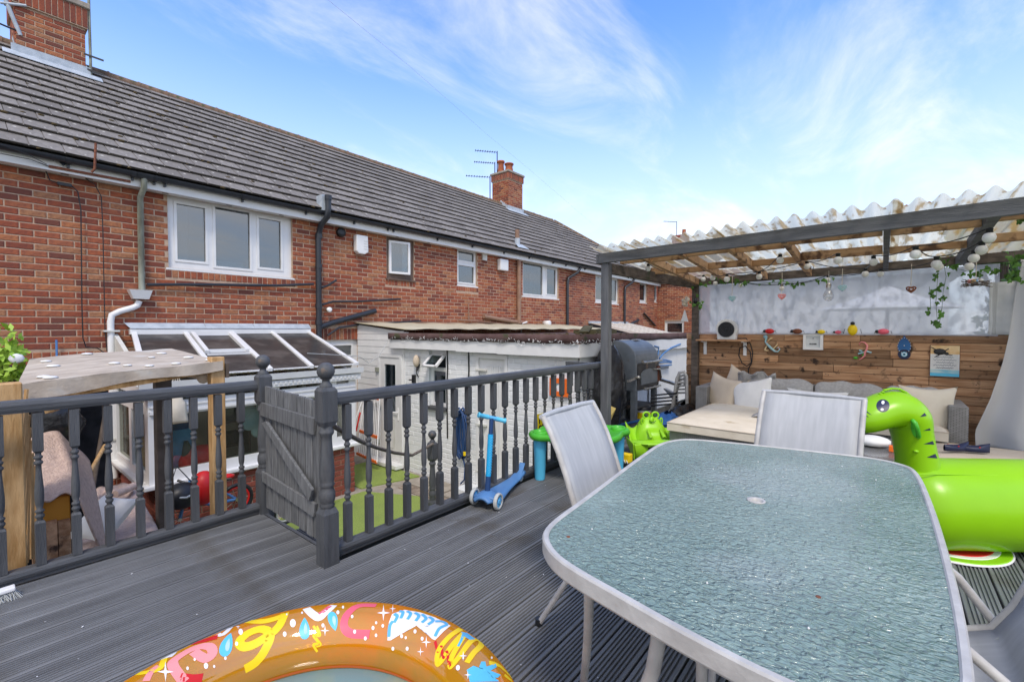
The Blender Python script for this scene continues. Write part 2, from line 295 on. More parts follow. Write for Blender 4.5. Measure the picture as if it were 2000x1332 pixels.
# ---------------------------------------------------------------- mesh building
def wt(o):
    v = Vector((0, 0, 0))
    while o is not None: v += o.location; o = o.parent
    return v
def tag(o, label=None, cat=None, group=None, kind=None):
    if label: o['label'] = label
    if cat: o['category'] = cat
    if group: o['group'] = group
    if kind: o['kind'] = kind
    return o
def empty(name, loc, label, cat, group=None):
    o = bpy.data.objects.new(name, None); o.empty_display_size = .1; C.objects.link(o); o.location = loc
    return tag(o, label, cat, group)
class MB:
    def __init__(s): s.v = []; s.f = []; s.t = []; s.ct = 0.5; s.sm = False; s.fs = []
    def add(s, vs, fs, smooth=None):
        b = len(s.v); s.v += [tuple(x) for x in vs]; s.t += [s.ct] * len(vs); s.f += [tuple(i + b for i in f) for f in fs]
        s.fs += [s.sm if smooth is None else smooth] * len(fs); return s
    def box(s, x0, x1, y0, y1, z0, z1):
        vs = [(x, y, z) for x in (x0, x1) for y in (y0, y1) for z in (z0, z1)]
        return s.add(vs, [(0, 1, 3, 2), (4, 6, 7, 5), (0, 4, 5, 1), (2, 3, 7, 6), (0, 2, 6, 4), (1, 5, 7, 3)])
    def obox(s, c, ax, ay, az):
        c = Vector(c); ax = Vector(ax); ay = Vector(ay); az = Vector(az)
        vs = [c + ax * i + ay * j + az * k for i in (-1, 1) for j in (-1, 1) for k in (-1, 1)]
        return s.add(vs, [(0, 1, 3, 2), (4, 6, 7, 5), (0, 4, 5, 1), (2, 3, 7, 6), (0, 2, 6, 4), (1, 5, 7, 3)])
    def bar(s, p, q, w, h, up=(0, 0, 1)):
        p = Vector(p); q = Vector(q); d = q - p; u = Vector(up); sd_ = d.cross(u)
        if sd_.length < 1e-6: sd_ = d.cross(Vector((1, 0, 0)))
        sd_.normalize(); u = sd_.cross(d).normalized()
        return s.obox((p + q) / 2, d / 2, sd_ * w / 2, u * h / 2)
    def tube(s, pts, r, n=8, cap=True, sq=1.0):
        pts = [Vector(p) for p in pts]; rr = r if isinstance(r, (list, tuple)) else [r] * len(pts)
        base = len(s.v); nrm = None
        vs = []
        for i, p in enumerate(pts):
            d = (pts[min(i + 1, len(pts) - 1)] - pts[max(i - 1, 0)])
            d = d.normalized() if d.length > 1e-9 else Vector((0, 0, 1))
            if nrm is None:
                nrm = d.cross(Vector((0, 0, 1)))
                if nrm.length < .05: nrm = d.cross(Vector((1, 0, 0)))
            nrm = (nrm - d * nrm.dot(d)).normalized(); b = d.cross(nrm)
            for k in range(n):
                a = 2 * math.pi * k / n; vs.append(p + (nrm * math.cos(a) + b * math.sin(a) * sq) * rr[i])
        fs = [(i * n + k, i * n + (k + 1) % n, (i + 1) * n + (k + 1) % n, (i + 1) * n + k) for i in range(len(pts) - 1) for k in range(n)]
        s.add(vs, fs, True)
        if cap: s.add(vs[:n][::-1], [tuple(range(n))], False); s.add(vs[-n:], [tuple(range(n))], False)
        return s
    def lathe(s, prof, c=(0, 0, 0), n=16, smooth=True, ax='z', sy=1.0):
        vs = []
        for r, z in prof:
            for k in range(n):
                a = 2 * math.pi * k / n; x, y = r * math.cos(a), r * math.sin(a) * sy
                v = (x, y, z) if ax == 'z' else ((z, x, y) if ax == 'x' else (x, z, y))
                vs.append((v[0] + c[0], v[1] + c[1], v[2] + c[2]))
        fs = [(i * n + k, i * n + (k + 1) % n, (i + 1) * n + (k + 1) % n, (i + 1) * n + k) for i in range(len(prof) - 1) for k in range(n)]
        s.add(vs, fs, smooth)
        s.add(vs[:n][::-1], [tuple(range(n))], False); s.add(vs[-n:], [tuple(range(n))], False)
        return s
    def ball(s, c, r, n=14, sc=(1, 1, 1)):
        k = n // 2
        prof = [(max(.001, math.sin(math.pi * i / k)) * r, -math.cos(math.pi * i / k) * r) for i in range(k + 1)]
        vs = []
        for a_, z in prof:
            for j in range(n):
                a = 2 * math.pi * j / n; vs.append((c[0] + a_ * math.cos(a) * sc[0], c[1] + a_ * math.sin(a) * sc[1], c[2] + z * sc[2]))
        return s.add(vs, [(i * n + j, i * n + (j + 1) % n, (i + 1) * n + (j + 1) % n, (i + 1) * n + j) for i in range(k) for j in range(n)], True)
    def prism(s, poly, vec):
        n = len(poly); poly = [Vector(p) for p in poly]; vec = Vector(vec)
        s.add(poly + [p + vec for p in poly], [tuple(range(n))[::-1], tuple(range(n, 2 * n))] + [(i, (i + 1) % n, n + (i + 1) % n, n + i) for i in range(n)])
        return s
    def grid(s, nu, nv, fn, th=0, smooth=True):
        """fn(i/nu, j/nv) -> point; th gives thickness along +normal-ish via second layer fn offset"""
        vs = [Vector(fn(i / nu, j / nv)) for i in range(nu + 1) for j in range(nv + 1)]
        W = nv + 1
        fs = [(i * W + j, (i + 1) * W + j, (i + 1) * W + j + 1, i * W + j + 1) for i in range(nu) for j in range(nv)]
        if not th: return s.add(vs, fs, smooth)
        nm = []
        for i in range(nu + 1):
            for j in range(nv + 1):
                a = vs[min(i + 1, nu) * W + j] - vs[max(i - 1, 0) * W + j]; b = vs[i * W + min(j + 1, nv)] - vs[i * W + max(j - 1, 0)]
                c = a.cross(b); nm.append(c.normalized() if c.length > 1e-12 else Vector((0, 0, 1)))
        N = len(vs); v2 = [v - m_ * th for v, m_ in zip(vs, nm)]
        f2 = [tuple(N + k for k in f[::-1]) for f in fs]
        rim = []
        edge = [i * W for i in range(nu + 1)] + [nu * W + j for j in range(1, nv + 1)] + [i * W + nv for i in range(nu - 1, -1, -1)] + [j for j in range(nv - 1, 0, -1)]
        for k in range(len(edge)):
            a, b = edge[k], edge[(k + 1) % len(edge)]; rim.append((b, a, N + a, N + b))
        return s.add(vs + v2, fs + f2 + rim, smooth)
    def mesh(s, name):
        me = bpy.data.meshes.new(name); me.from_pydata(s.v, [], s.f)
        me.polygons.foreach_set('use_smooth', s.fs)
        a = me.attributes.new('tint', 'FLOAT', 'POINT'); a.data.foreach_set('value', s.t)
        me.validate(); me.update(); return me
    def build(s, name, mat, parent=None, local=False):
        me = s.mesh(name); me.materials.append(M[mat] if isinstance(mat, str) else mat)
        o = bpy.data.objects.new(name, me); C.objects.link(o)
        if parent is not None:
            o.parent = parent
            if not local: o.location = -wt(parent)
        return o
def bevel(o, w=.006, seg=2):
    bm = bmesh.new(); bm.from_mesh(o.data); bmesh.ops.remove_doubles(bm, verts=bm.verts, dist=1e-5)
    ed = [e for e in bm.edges if len(e.link_faces) == 2 and e.calc_face_angle() > .6]
    bmesh.ops.bevel(bm, geom=ed, offset=w, segments=seg, affect='EDGES', profile=.6); bm.to_mesh(o.data); bm.free()
    return o
def inst(src_mesh, name, parent, loc, rot=(0, 0, 0)):
    o = bpy.data.objects.new(name, src_mesh); C.objects.link(o); o.parent = parent
    o.location = Vector(loc) - wt(parent) if parent is not None else loc; o.rotation_euler = rot
    return o
def rects(u0, u1, z0, z1, holes):
    us = sorted({u0, u1} | {min(max(h[i], u0), u1) for h in holes for i in (0, 1)}); out_ = []
    for a, b in zip(us, us[1:]):
        if b - a < 1e-4: continue
        m_ = (a + b) / 2; hs = sorted((max(h[2], z0), min(h[3], z1)) for h in holes if h[0] < m_ < h[1]); z = z0
        for h0, h1 in hs:
            if h0 > z + 1e-4: out_.append((a, b, z, h0))
            z = max(z, h1)
        if z < z1 - 1e-4: out_.append((a, b, z, z1))
    return out_
def copy_tree(o, parent=None):
    c = o.copy(); C.objects.link(c); c.parent = parent
    for ch in [x for x in o.children]: copy_tree(ch, c)
    return c
def brick_mesh(bw, h, tint, mat, proud=.007, deep=.03, ch=.006):
    b = MB(); b.ct = tint
    add_brick(b, -bw / 2, bw / 2, -h / 2, h / 2, lambda u, d, z: (u, d, z), proud, deep, ch)
    me = b.mesh('brick'); me.materials.append(M[mat]); return me
def add_brick(b, u0, u1, z0, z1, P, proud=.012, deep=.03, ch=.006):
    vs = []
    for (a, c, d) in ((0, 0, deep), (0, 0, -proud + ch), (ch, ch, -proud)):
        vs += [P(u0 + a, d, z0 + c), P(u1 - a, d, z0 + c), P(u1 - a, d, z1 - c), P(u0 + a, d, z1 - c)]
    fs = [(i * 4 + k, i * 4 + (k + 1) % 4, (i + 1) * 4 + (k + 1) % 4, (i + 1) * 4 + k) for i in range(2) for k in range(4)] + [(8, 9, 10, 11)]
    b.add(vs, fs, False)
BC = {}
def brick_wall(parent, ox, oy, rot, ulen, z0, z1, holes=(), course=.08, L_=.235, gap=.013, mat='brick', n_ind=200, soldier=(), proud=.007, minpx=0, halfoff=.5):
    cs, sn = math.cos(rot), math.sin(rot)
    P = lambda u, d, z: (ox + u * cs - d * sn, oy + u * sn + d * cs, z)
    items = []
    k = 0; z = z0
    while z + course <= z1 + .02:
        off = (k % 2) * halfoff * L_
        u = -off
        while u < ulen:
            a, b_ = max(u, 0), min(u + L_ - gap, ulen)
            segs = [(a, b_)]
            zm0, zm1 = z + .01, z + course - .02
            for h in list(holes) + list(soldier):
                if h[3] > zm0 + .005 and h[2] < zm1:
                    ns = []
                    for (p, q) in segs:
                        if q <= h[0] or p >= h[1]: ns.append((p, q))
                        else:
                            if h[0] - p > .04: ns.append((p, h[0] - .004))
                            if q - h[1] > .04: ns.append((h[1] + .004, q))
                    segs = ns
            for (p, q) in segs:
                if q - p > .035: items.append((p, q, z, min(z + course - gap, z1)))
            u += L_
        z += course; k += 1
    for h in soldier:
        u = h[0]
        n_ = max(1, round((h[1] - h[0]) / .078)); du = (h[1] - h[0]) / n_
        for i in range(n_): items.append((h[0] + i * du + .004, h[0] + (i + 1) * du - .004, h[2] + .004, h[3] - .006))
    sc_ = []
    for it in items:
        c = P((it[0] + it[1]) / 2, 0, (it[2] + it[3]) / 2); q = proj(c)
        vis = q is not None and -20 < q[0] < 2020 and -20 < q[1] < 1350
        sc_.append(((it[1] - it[0]) * (it[3] - it[2]) / (q[2] ** 2) if vis else 0, it, c))
    sc_.sort(key=lambda t_: -t_[0])
    ind = sc_[:n_ind]; rest = sc_[n_ind:]
    for s_, it, c in ind:
        bw = round(it[1] - it[0], 3); bh = round(it[3] - it[2], 3); tv = random.randrange(8)
        key = (bw, bh, tv, mat, proud)
        if key not in BC: BC[key] = brick_mesh(bw, bh, tv / 7 * .96 + .02, mat, proud)
        inst(BC[key], 'brick', parent, (c[0], c[1], c[2]), (random.uniform(-.004, .004), random.uniform(-.008, .008), rot))
    if rest:
        b = MB()
        for s_, it, c in rest:
            b.ct = random.random(); add_brick(b, *it, P, proud + random.uniform(-.003, .002))
        o = b.build('bricks', mat, parent); o['kind'] = 'stuff'
def wall_slab(parent, name, mat, ox, oy, rot, ulen, z0, z1, holes, depth=.25):
    cs, sn = math.cos(rot), math.sin(rot)
    b = MB()
    for (a, c, p, q) in rects(0, ulen, z0, z1, holes):
        vs = [(ox + u * cs - d * sn, oy + u * sn + d * cs, z) for u in (a, c) for d in (0, depth) for z in (p, q)]
        b.add(vs, [(0, 1, 3, 2), (4, 6, 7, 5), (0, 4, 5, 1), (2, 3, 7, 6), (0, 2, 6, 4), (1, 5, 7, 3)])
    return b.build(name, mat, parent)
def frame_window(parent, y, x0, x1, z0, z1, panes, fmat='upvc', th=.06, glass='glass', name='window', sill=True, sash=True):
    """window in a wall facing -Y"""
    b = MB()
    for (a, c, p, q) in rects(x0, x1, z0, z1, panes): b.box(a, c, y, y + th, p, q)
    f = b.build(name, fmat, parent)
    if sash:
        s_ = MB()
        for (a, c, p, q) in panes:
            for r in rects(a - .028, c + .028, p - .028, q + .028, [(a + .006, c - .006, p + .006, q - .006)]): s_.box(r[0], r[1], y - .012, y + .02, r[2], r[3])
        s_.build('sash', fmat, f)
    for (a, c, p, q) in panes:
        g = MB(); g.box(a - .002, c + .002, y + .024, y + .030, p - .002, q + .002); g.build('pane', glass, f)
    if sill:
        g = MB(); g.box(x0 - .03, x1 + .03, y - .055, y + .03, z0 - .032, z0 - .003); g.build('sill', fmat, f)
    return f
# ================================================================ THE SETTING
GZ = -1.13
b = MB(); b.box(-60, 200, -120, 120, GZ - .3, GZ - .06); b.build('ground', 'farground')['kind'] = 'structure'
b = MB(); b.box(-6, 5.0, 3.3, 7.95, GZ - .06, GZ); b.build('patio', 'stone')['kind'] = 'structure'
# two sheets of artificial turf with a soil strip along the white wall
b = MB(); b.prism([(2.0, 3.45, GZ), (4.25, 3.45, GZ), (4.3, 5.3, GZ), (3.9, 6.1, GZ), (2.0, 6.1, GZ)], (0, 0, .014)); b.build('artificial_turf', 'turf')['kind'] = 'structure'
b = MB(); b.prism([(3.95, 6.24, GZ), (4.9, 6.0, GZ), (4.9, 7.4, GZ), (3.95, 7.4, GZ)], (0, 0, .02)); b.build('artificial_turf', 'turf')['kind'] = 'structure'
b = MB(); b.prism([(4.27, 3.2, GZ), (4.98, 3.2, GZ), (4.98, 5.95, GZ), (4.35, 5.85, GZ), (4.32, 5.3, GZ)], (0, 0, .01)); b.build('soil_strip', 'soil')['kind'] = 'structure'
b = MB()
for i in range(6):
    y = 3.4 + i * .42; b.box(4.55 + random.uniform(-.04, .02), 4.93, y, y + .38, GZ + .01, GZ + .035)
pv = b.build('edging_stones', 'stone'); pv['kind'] = 'structure'

# ---- deck: grooved boards run parallel to the houses
deck = bpy.data.objects.new('deck', None); C.objects.link(deck); deck.location = (1.4, 2.5, 0); deck['kind'] = 'structure'
def board_mesh(L_, W=.1445, H=.028):
    prof = []; ng = 7; e = .012; p_ = (W - 2 * e) / ng
    prof.append((0, -.003)); prof.append((.003, 0)); y = e
    prof.append((e - .002, 0))
    for i in range(ng):
        c = e + (i + .5) * p_
        prof += [(c - p_ * .31, 0), (c - p_ * .22, -.0085), (c + p_ * .22, -.0085), (c + p_ * .31, 0)]
    prof += [(W - e + .002, 0), (W - .003, 0), (W, -.003), (W, -H), (0, -H)]
    n_ = len(prof); b = MB()
    vs = [(x, a - W / 2, z) for x in (0, L_) for a, z in prof]
    b.add(vs, [(i, (i + 1) % n_, n_ + (i + 1) % n_, n_ + i)[::-1] for i in range(n_)] + [tuple(range(n_)), tuple(range(n_, 2 * n_))[::-1]])
    me = b.mesh('deck_board'); me.materials.append(M['deck']); return me
DB = {}
def put_board(x0, x1, y):
    Lk = round(x1 - x0, 2)
    if Lk not in DB: DB[Lk] = board_mesh(Lk)
    inst(DB[Lk], 'deck_board', deck, (x0, y, random.uniform(-.0015, .0015)))
pitch = .1545; y0 = 3.46
k = 0
while y0 - k * pitch > -2.9:
    y = y0 - k * pitch; 
    xm = 1.415 if y > 2.5 else 7.3
    cuts = [-1.6]
    if k % 3 == 0: cuts += [2.85] if xm > 3 else []
    elif k % 3 == 1: cuts += [2.22, 5.6] if xm > 3 else []
    else: cuts += [4.42] if xm > 3 else []
    cuts.append(xm)
    for a, c in zip(cuts, cuts[1:]): put_board(a, c - .004, y)
    k += 1
for i in range(4):
    put_board(4.55, 7.3, 2.5 + .05 + (i + .5) * pitch - .045)
b = MB()
for x in (-1.4, -.4, .6, 1.36): b.box(x, x + .045, -2.8, 3.53, -.17, -.03)
for x in (1.8, 2.6, 3.4, 4.2, 5.0, 5.8, 6.6, 7.2): b.box(x, x + .045, -2.8, 2.45, -.17, -.03)
b.build('joists_below', 'black', deck)
b = MB(); b.box(-1.6, 1.44, 3.54, 3.562, -.15, -.004); b.box(1.42, 1.442, 2.60, 3.53, -.15, -.004); b.box(1.46, 4.55, 2.585, 2.605, -.15, -.004)
b.build('edge_board', 'painth', deck)
b = MB()
for x, y in ((-.8, 3.45), (.6, 3.45), (1.36, 3.45), (2.4, 2.45), (3.6, 2.45), (4.5, 2.9), (1.36, 2.4)): b.box(x - .05, x + .05, y - .05, y + .05, GZ, -.17)
b.build('support_post', 'black', deck)
# steps from the gate down to the turf
stp = bpy.data.objects.new('garden_steps', None); C.objects.link(stp); stp.location = (1.6, 3.0, GZ); stp['kind'] = 'structure'
tm = board_mesh(.88)
for i in range(5):
    z = -.19 * (i + 1); x = 1.45 + i * .30
    for j in range(2):
        inst(tm, 'tread_board', stp, (x + .075 + j * .152, 2.62, z), (0, 0, R(90)))
    b = MB(); b.box(x + .005, x + .022, 2.62, 3.50, z - .19, z - .03); b.build('riser_board', 'painth', stp)
b = MB()
for yy in (2.615, 3.505): b.prism([(1.45, yy, -.22), (2.95, yy, -1.10), (2.95, yy, GZ), (1.45, yy, GZ)], (0, .02, 0))
b.build('side_board', 'painth', stp)

# ---- white flakes scattered over the deck
b = MB()
for i in range(150):
    x, y = random.uniform(-.3, 4.2), random.uniform(-.9, 3.3)
    if x > 1.35 and y > 2.4: continue
    s_ = random.uniform(.002, .006); a = random.random() * 3; cx, sy = math.cos(a) * s_, math.sin(a) * s_
    b.add([(x - cx, y - sy, .003), (x + sy * .6, y - cx * .6, .003), (x + cx, y + sy, .004), (x - sy * .6, y + cx * .6, .004)], [(0, 1, 2, 3)])
b.build('paint_flakes', 'white')['kind'] = 'stuff'

# ================================================================ TERRACE
YH = 7.95
def hx(px, py, Y=YH): return at(px, py, Y=Y)
house = empty('terraced_house', (8, YH, GZ), 'long red brick terraced house with grey tiled hipped roof and two chimneys behind the deck', 'house')
EZ = 3.27; XL, XR = -3.0, 20.15
def wrect(x0, x1, yt, yb, Y=YH): # pixel measurements -> metres on the facade
    a = hx(x0, (yt + yb) / 2, Y).x; c = hx(x1, (yt + yb) / 2, Y).x
    return a, c
W1 = (hx(328, 450).x, hx(571, 480).x, hx(571, 543, YH).z, EZ)
W2 = (hx(755, 500).x, hx(808, 500).x, hx(806, 548).z, hx(757, 465).z + .03)
W3 = (hx(893, 520).x, hx(932, 520).x, hx(932, 560).z, hx(893, 484).z + .02)
W4 = (hx(1021, 550).x, hx(1091, 550).x, hx(1090, 584).z, hx(1021, 508).z + .02)
W5 = (hx(1163, 565).x, hx(1208, 570).x, hx(1207, 594).z, hx(1164, 536).z)
W6 = (hx(1249.5, 570).x, hx(1263, 570).x, hx(1262, 592).z, hx(1250, 550).z)
W7 = (hx(1278, 570).x, hx(1284, 570).x, hx(1281, 590).z, hx(1281, 557).z)
W8 = (4.05, 5.0, GZ, hx(660, 664).z)            # door and side light beside the conservatory
WC = (1.75, 3.6, GZ, .95)                        # opening into the conservatory
wins = [W1, W2, W3, W4, W5, W6, W7]
holes = [(a - XL, c - XL, p, q) for a, c, p, q in wins + [W8, WC]]
wall_slab(house, 'wall', 'mortar', XL, YH, 0, XR - XL, GZ - .05, EZ + .02, holes)
sold = [(a - XL - .04, c - XL + .04, p - .145, p - .034) for a, c, p, q in wins]
sz = hx(60, 690).z
sold += [(.3, W8[0] - .55 - XL, sz - .215, sz + .01), (W8[0] - XL, W8[1] - XL, W8[3], W8[3] + .22)]
brick_wall(house, XL, YH, 0, XR - XL, GZ, EZ + .01, holes, n_ind=215, soldier=sold)
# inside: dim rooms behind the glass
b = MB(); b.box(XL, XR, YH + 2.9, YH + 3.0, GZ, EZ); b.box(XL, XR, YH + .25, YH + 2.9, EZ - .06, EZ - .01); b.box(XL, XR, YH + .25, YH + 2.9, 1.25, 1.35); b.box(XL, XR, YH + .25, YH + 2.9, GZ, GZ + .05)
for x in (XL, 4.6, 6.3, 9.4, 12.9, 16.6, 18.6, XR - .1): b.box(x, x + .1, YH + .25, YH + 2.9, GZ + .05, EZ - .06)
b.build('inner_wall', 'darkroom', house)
yf = YH + .05
def P_(x0, x1, W_, zt, zb, Y=YH):
    a = hx(x0, 480, Y).x; c = hx(x1, 480, Y).x; return (a, c, zb, zt)
w1 = frame_window(house, yf, *W1, [P_(347, 404.5, W1, hx(348, 396).z, hx(351, 507).z), P_(422.5, 491, W1, hx(423, 402).z, hx(425, 520).z), P_(507.5, 551.5, W1, hx(508, 424).z, hx(510, 522).z)])
tag(w1, 'large white three light bedroom window under the eaves')
# brown framed window, sash hinged open at the bottom
w2 = frame_window(house, yf - .03, *W2, [(W2[0] + .11, W2[1] - .13, W2[2] + .13, W2[3] - .1)], fmat='brownframe', glass='clear', sash=False)
tag(w2, 'narrow window with dark brown frame and white sash pushed open')
b = MB(); a, c, p, q = W2[0] + .06, W2[1] - .18, W2[2] + .10, W2[3] - .07
for r in rects(a, c, p, q, [(a + .045, c - .045, p + .045, q - .045)]):
    vs = [(x, y0_ - (q - z) * .0 - (x - a) * .22, z) for x in (r[0], r[1]) for y0_ in (yf - .06, yf - .02) for z in (r[2], r[3])]
    b.add(vs, [(0, 1, 3, 2), (4, 6, 7, 5), (0, 4, 5, 1), (2, 3, 7, 6), (0, 2, 6, 4), (1, 5, 7, 3)])
b.build('sash', 'upvc', w2)
b = MB(); vs = [(x, y0_ - (x - a) * .22, z) for x in (a + .04, c - .04) for y0_ in (yf - .045, yf - .035) for z in (p + .04, q - .04)]
b.add(vs, [(0, 1, 3, 2), (4, 6, 7, 5), (0, 4, 5, 1), (2, 3, 7, 6), (0, 2, 6, 4), (1, 5, 7, 3)]); b.build('pane', 'glass', w2)
zt3 = hx(893, 512).z
w3 = frame_window(house, yf, *W3, [(W3[0] + .07, W3[1] - .07, zt3 + .06, W3[3] - .07), (W3[0] + .07, W3[1] - .07, W3[2] + .07, zt3 - .05)])
w4 = frame_window(house, yf, *W4, [(W4[0] + .06, hx(1062, 540).x, W4[2] + .07, W4[3] - .07), (hx(1070, 540).x, W4[1] - .09, W4[2] + .12, W4[3] - .12)])
mid5 = (W5[0] + W5[1]) / 2
w5 = frame_window(house, yf, *W5, [(W5[0] + .08, mid5 - .05, W5[2] + .1, W5[3] - .08), (mid5 + .05, W5[1] - .08, W5[2] + .1, W5[3] - .08)])
w6 = frame_window(house, yf, *W6, [(W6[0] + .08, W6[1] - .08, W6[2] + .1, W6[3] - .1)])
w7 = frame_window(house, yf, *W7, [(W7[0] + .04, W7[1] - .04, W7[2] + .08, W7[3] - .08)])
def drape(par, x0, x1, z0, z1, y, mat, amp=.03):
    n_ = max(10, int((x1 - x0) / .03)); b = MB()
    b.grid(n_, 6, lambda u, v: (x0 + u * (x1 - x0), y + amp * math.sin(u * n_ * 1.4) + .01 * math.sin(v * 4), z0 + v * (z1 - z0)), th=.004)
    return b.build('curtain', mat, par)
drape(w1, W1[0] + .06, W1[0] + .30, W1[2] + .05, EZ - .1, yf + .14, 'curtain_cloth')
drape(w1, W1[1] - .12, W1[1] - .03, W1[2] + .05, EZ - .1, yf + .14, 'curtain_cloth')
drape(w3, W3[0] + .05, W3[1] - .05, W3[3] - .62, W3[3] - .05, yf + .1, 'curtain_cloth', .015)
drape(w4, W4[0] + .02, W4[0] + .5, W4[2], W4[3], yf + .14, 'curtain_cloth')
drape(w4, hx(1055, 540).x - .25, hx(1064, 540).x, W4[2], W4[3] - .2, yf + .16, 'curtain_cloth')
drape(w5, W5[0] + .05, W5[0] + .75, W5[2], W5[3], yf + .14, 'curtain_green')
drape(w5, W5[1] - .55, W5[1] - .05, W5[2], W5[3], yf + .14, 'curtain_green')
b = MB(); q = hx(455, 515); b.box(q.x - .17, q.x + .24, yf + .2, yf + .25, W1[2] - .02, W1[2] + .20); b.build('windowsill_box', 'upvc', w1)
b = MB()
for x_, r_, h_ in ((W4[0] + .75, .05, .22), (W4[0] + .95, .04, .13), (W4[1] - .25, .07, .25)): b.lathe([(r_, 0), (r_ * 1.1, h_ * .5), (r_ * .4, h_ * .7), (r_ * .5, h_)], (x_, yf + .12, W4[2] + .07), 10)
b.build('vase', 'leafbright', w4)
b = MB(); b.ball((hx(913, 540).x, yf + .16, W3[2] + .40), .16, 12, (1, .3, 1.2)); b.build('ornament', 'whitecloth', w3)
# door beside conservatory
a, c, p, q = W8
d8 = frame_window(house, yf, a, c, p, q, [(a + .12, c - .12, q - .30, q - .1), (a + .12, c - .12, p + 1.0, q - .40)], sill=False, name='door')

# fascia, soffit, gutter
YF_ = YH - .17
b = MB(); b.box(XL, XR + .15, YF_, YF_ + .02, EZ - .01, EZ + .135); b.build('fascia', 'upvc', house)
b = MB(); b.box(XL, XR, YF_ + .02, YH - .014, EZ - .008, EZ + .003); b.build('soffit', 'upvc', house)
b = MB()
for px in (128, 175, 323, 447, 549, 640, 710, 775, 836): b.box(hx(px, 400, YF_ + .08).x - .035, hx(px, 400, YF_ + .08).x + .035, YF_ + .06, YF_ + .085, EZ - .012, EZ - .0085)
b.build('soffit_vent', 'black', house)
GY = YF_ - .062; GZt = EZ + .155
def gutter(par, x0, x1, y, z, r=.058):
    b = MB(); nseg = 8
    for rr, flip in ((r, 0), (r - .005, 1)):
        vs = []
        for x in (x0, x1):
            for i in range(nseg + 1):
                t_ = math.pi + math.pi * i / nseg; vs.append((x, y + rr * math.cos(t_), z + rr * math.sin(t_)))
        fs = [(i, i + 1, nseg + 2 + i, nseg + 1 + i) for i in range(nseg)]
        b.add(vs, [f[::-1] if flip else f for f in fs], True)
    return b.build('gutter', 'gutter', par)
gutter(house, XL, XR + .2, GY, GZt)
def band(b, x, w_, r):
    vs = []
    for xx in (x - w_ / 2, x + w_ / 2):
        for i in range(9):
            t_ = math.pi + math.pi * i / 8; vs.append((xx, GY + r * math.cos(t_), GZt + r * math.sin(t_)))
    b.add(vs, [(i, i + 1, 10 + i, 9 + i) for i in range(8)], True)
    b.add([vs[i] for i in range(9)], [tuple(range(9))]); b.add([vs[9 + i] for i in range(9)], [tuple(range(9))[::-1]])
for px in (137, 262, 304, 325, 476, 600, 694, 760, 771, 857, 925, 987, 1036, 1083, 1108, 1145, 1230):
    x_ = hx(px, 430, GY).x; b = MB(); band(b, x_, .05, .066); b.box(x_ - .012, x_ + .012, GY + .02, GY + .06, GZt - .1, GZt - .03); b.build('gutter_bracket', 'gutter', house)
b = MB(); band(b, hx(283, 342, GY).x, .17, .068); band(b, hx(285, 342, GY).x + .1, .03, .073)
b.build('gutter_outlet', 'gutter', house)

# roof
RYr, RZr = 11.44, 6.12; EY = GY - .01; EZr = EZ + .175
slope = math.hypot(RYr - EY, RZr - EZr); pit = math.atan2(RZr - EZr, RYr - EY)
sy_, sz_ = math.cos(pit), math.sin(pit)
XRE = XR + .2; RXE = 16.95
def rp(x, v, h=0): return Vector((x, EY + v * sy_ - h * sz_, EZr + v * sz_ + h * sy_))
b = MB()
hipx = lambda v: XRE - (XRE - RXE) * v / slope
b.prism([rp(XL, 0, -.05), rp(XRE, 0, -.05), rp(RXE, slope, -.05), rp(XL, slope, -.05)], (0, 0, -.03))
b.prism([(XL, RYr, RZr - .06), (RXE, RYr, RZr - .06), (XRE, 2 * RYr - EY, EZr), (XL, 2 * RYr - EY, EZr)], (0, 0, -.03))
b.prism([(XRE, EY, EZr - .05), (XRE, 2 * RYr - EY, EZr - .05), (RXE, RYr, RZr - .06)], (0, 0, -.03))
b.build('roof', 'tile', house)
TW, GA = .30, .3285
def tile_mesh(wd, tv):
    b = MB(); b.ct = tv; t_ = .036; ln = .40
    prof = [(-wd / 2 + .002, 0), (-wd / 2 + .002, t_), (wd / 2 - .012, t_), (wd / 2 - .010, t_ - .008), (wd / 2, t_ - .008), (wd / 2, 0)]
    vs = [(x, .034 if (y == 0 and z == 0) else y, z) for y in (0, ln) for x, z in prof]; n_ = 6
    b.add(vs, [(i, (i + 1) % n_, n_ + (i + 1) % n_, n_ + i) for i in range(n_)] + [tuple(range(n_))[::-1], tuple(range(n_, 2 * n_))])
    me = b.mesh('roof_tile'); me.materials.append(M['tile']); return me
TM = [tile_mesh(TW, i / 5) for i in range(6)]
tl = []
nrow = int(slope / GA)
for r_ in range(nrow + 1):
    v = r_ * GA; x = XL + (r_ % 2) * TW / 2
    while x + TW * .3 < hipx(v + .2):
        tl.append((x + TW / 2, v)); x += TW
def tsz(t_):
    q = proj(rp(t_[0], t_[1]))
    return 1 / q[2] if q and -10 < q[0] < 2010 and -10 < q[1] < 1340 else 0
tl.sort(key=lambda t_: -tsz(t_))
tilt = .105
for x, v in tl[:298]:
    p = rp(x, v, .012 + random.uniform(-.002, .003)); inst(random.choice(TM), 'roof_tile', house, p, (pit - tilt + random.uniform(-.006, .006), 0, random.uniform(-.006, .006)))
b = MB()
Rm = Matrix.Rotation(pit - tilt, 3, 'X')
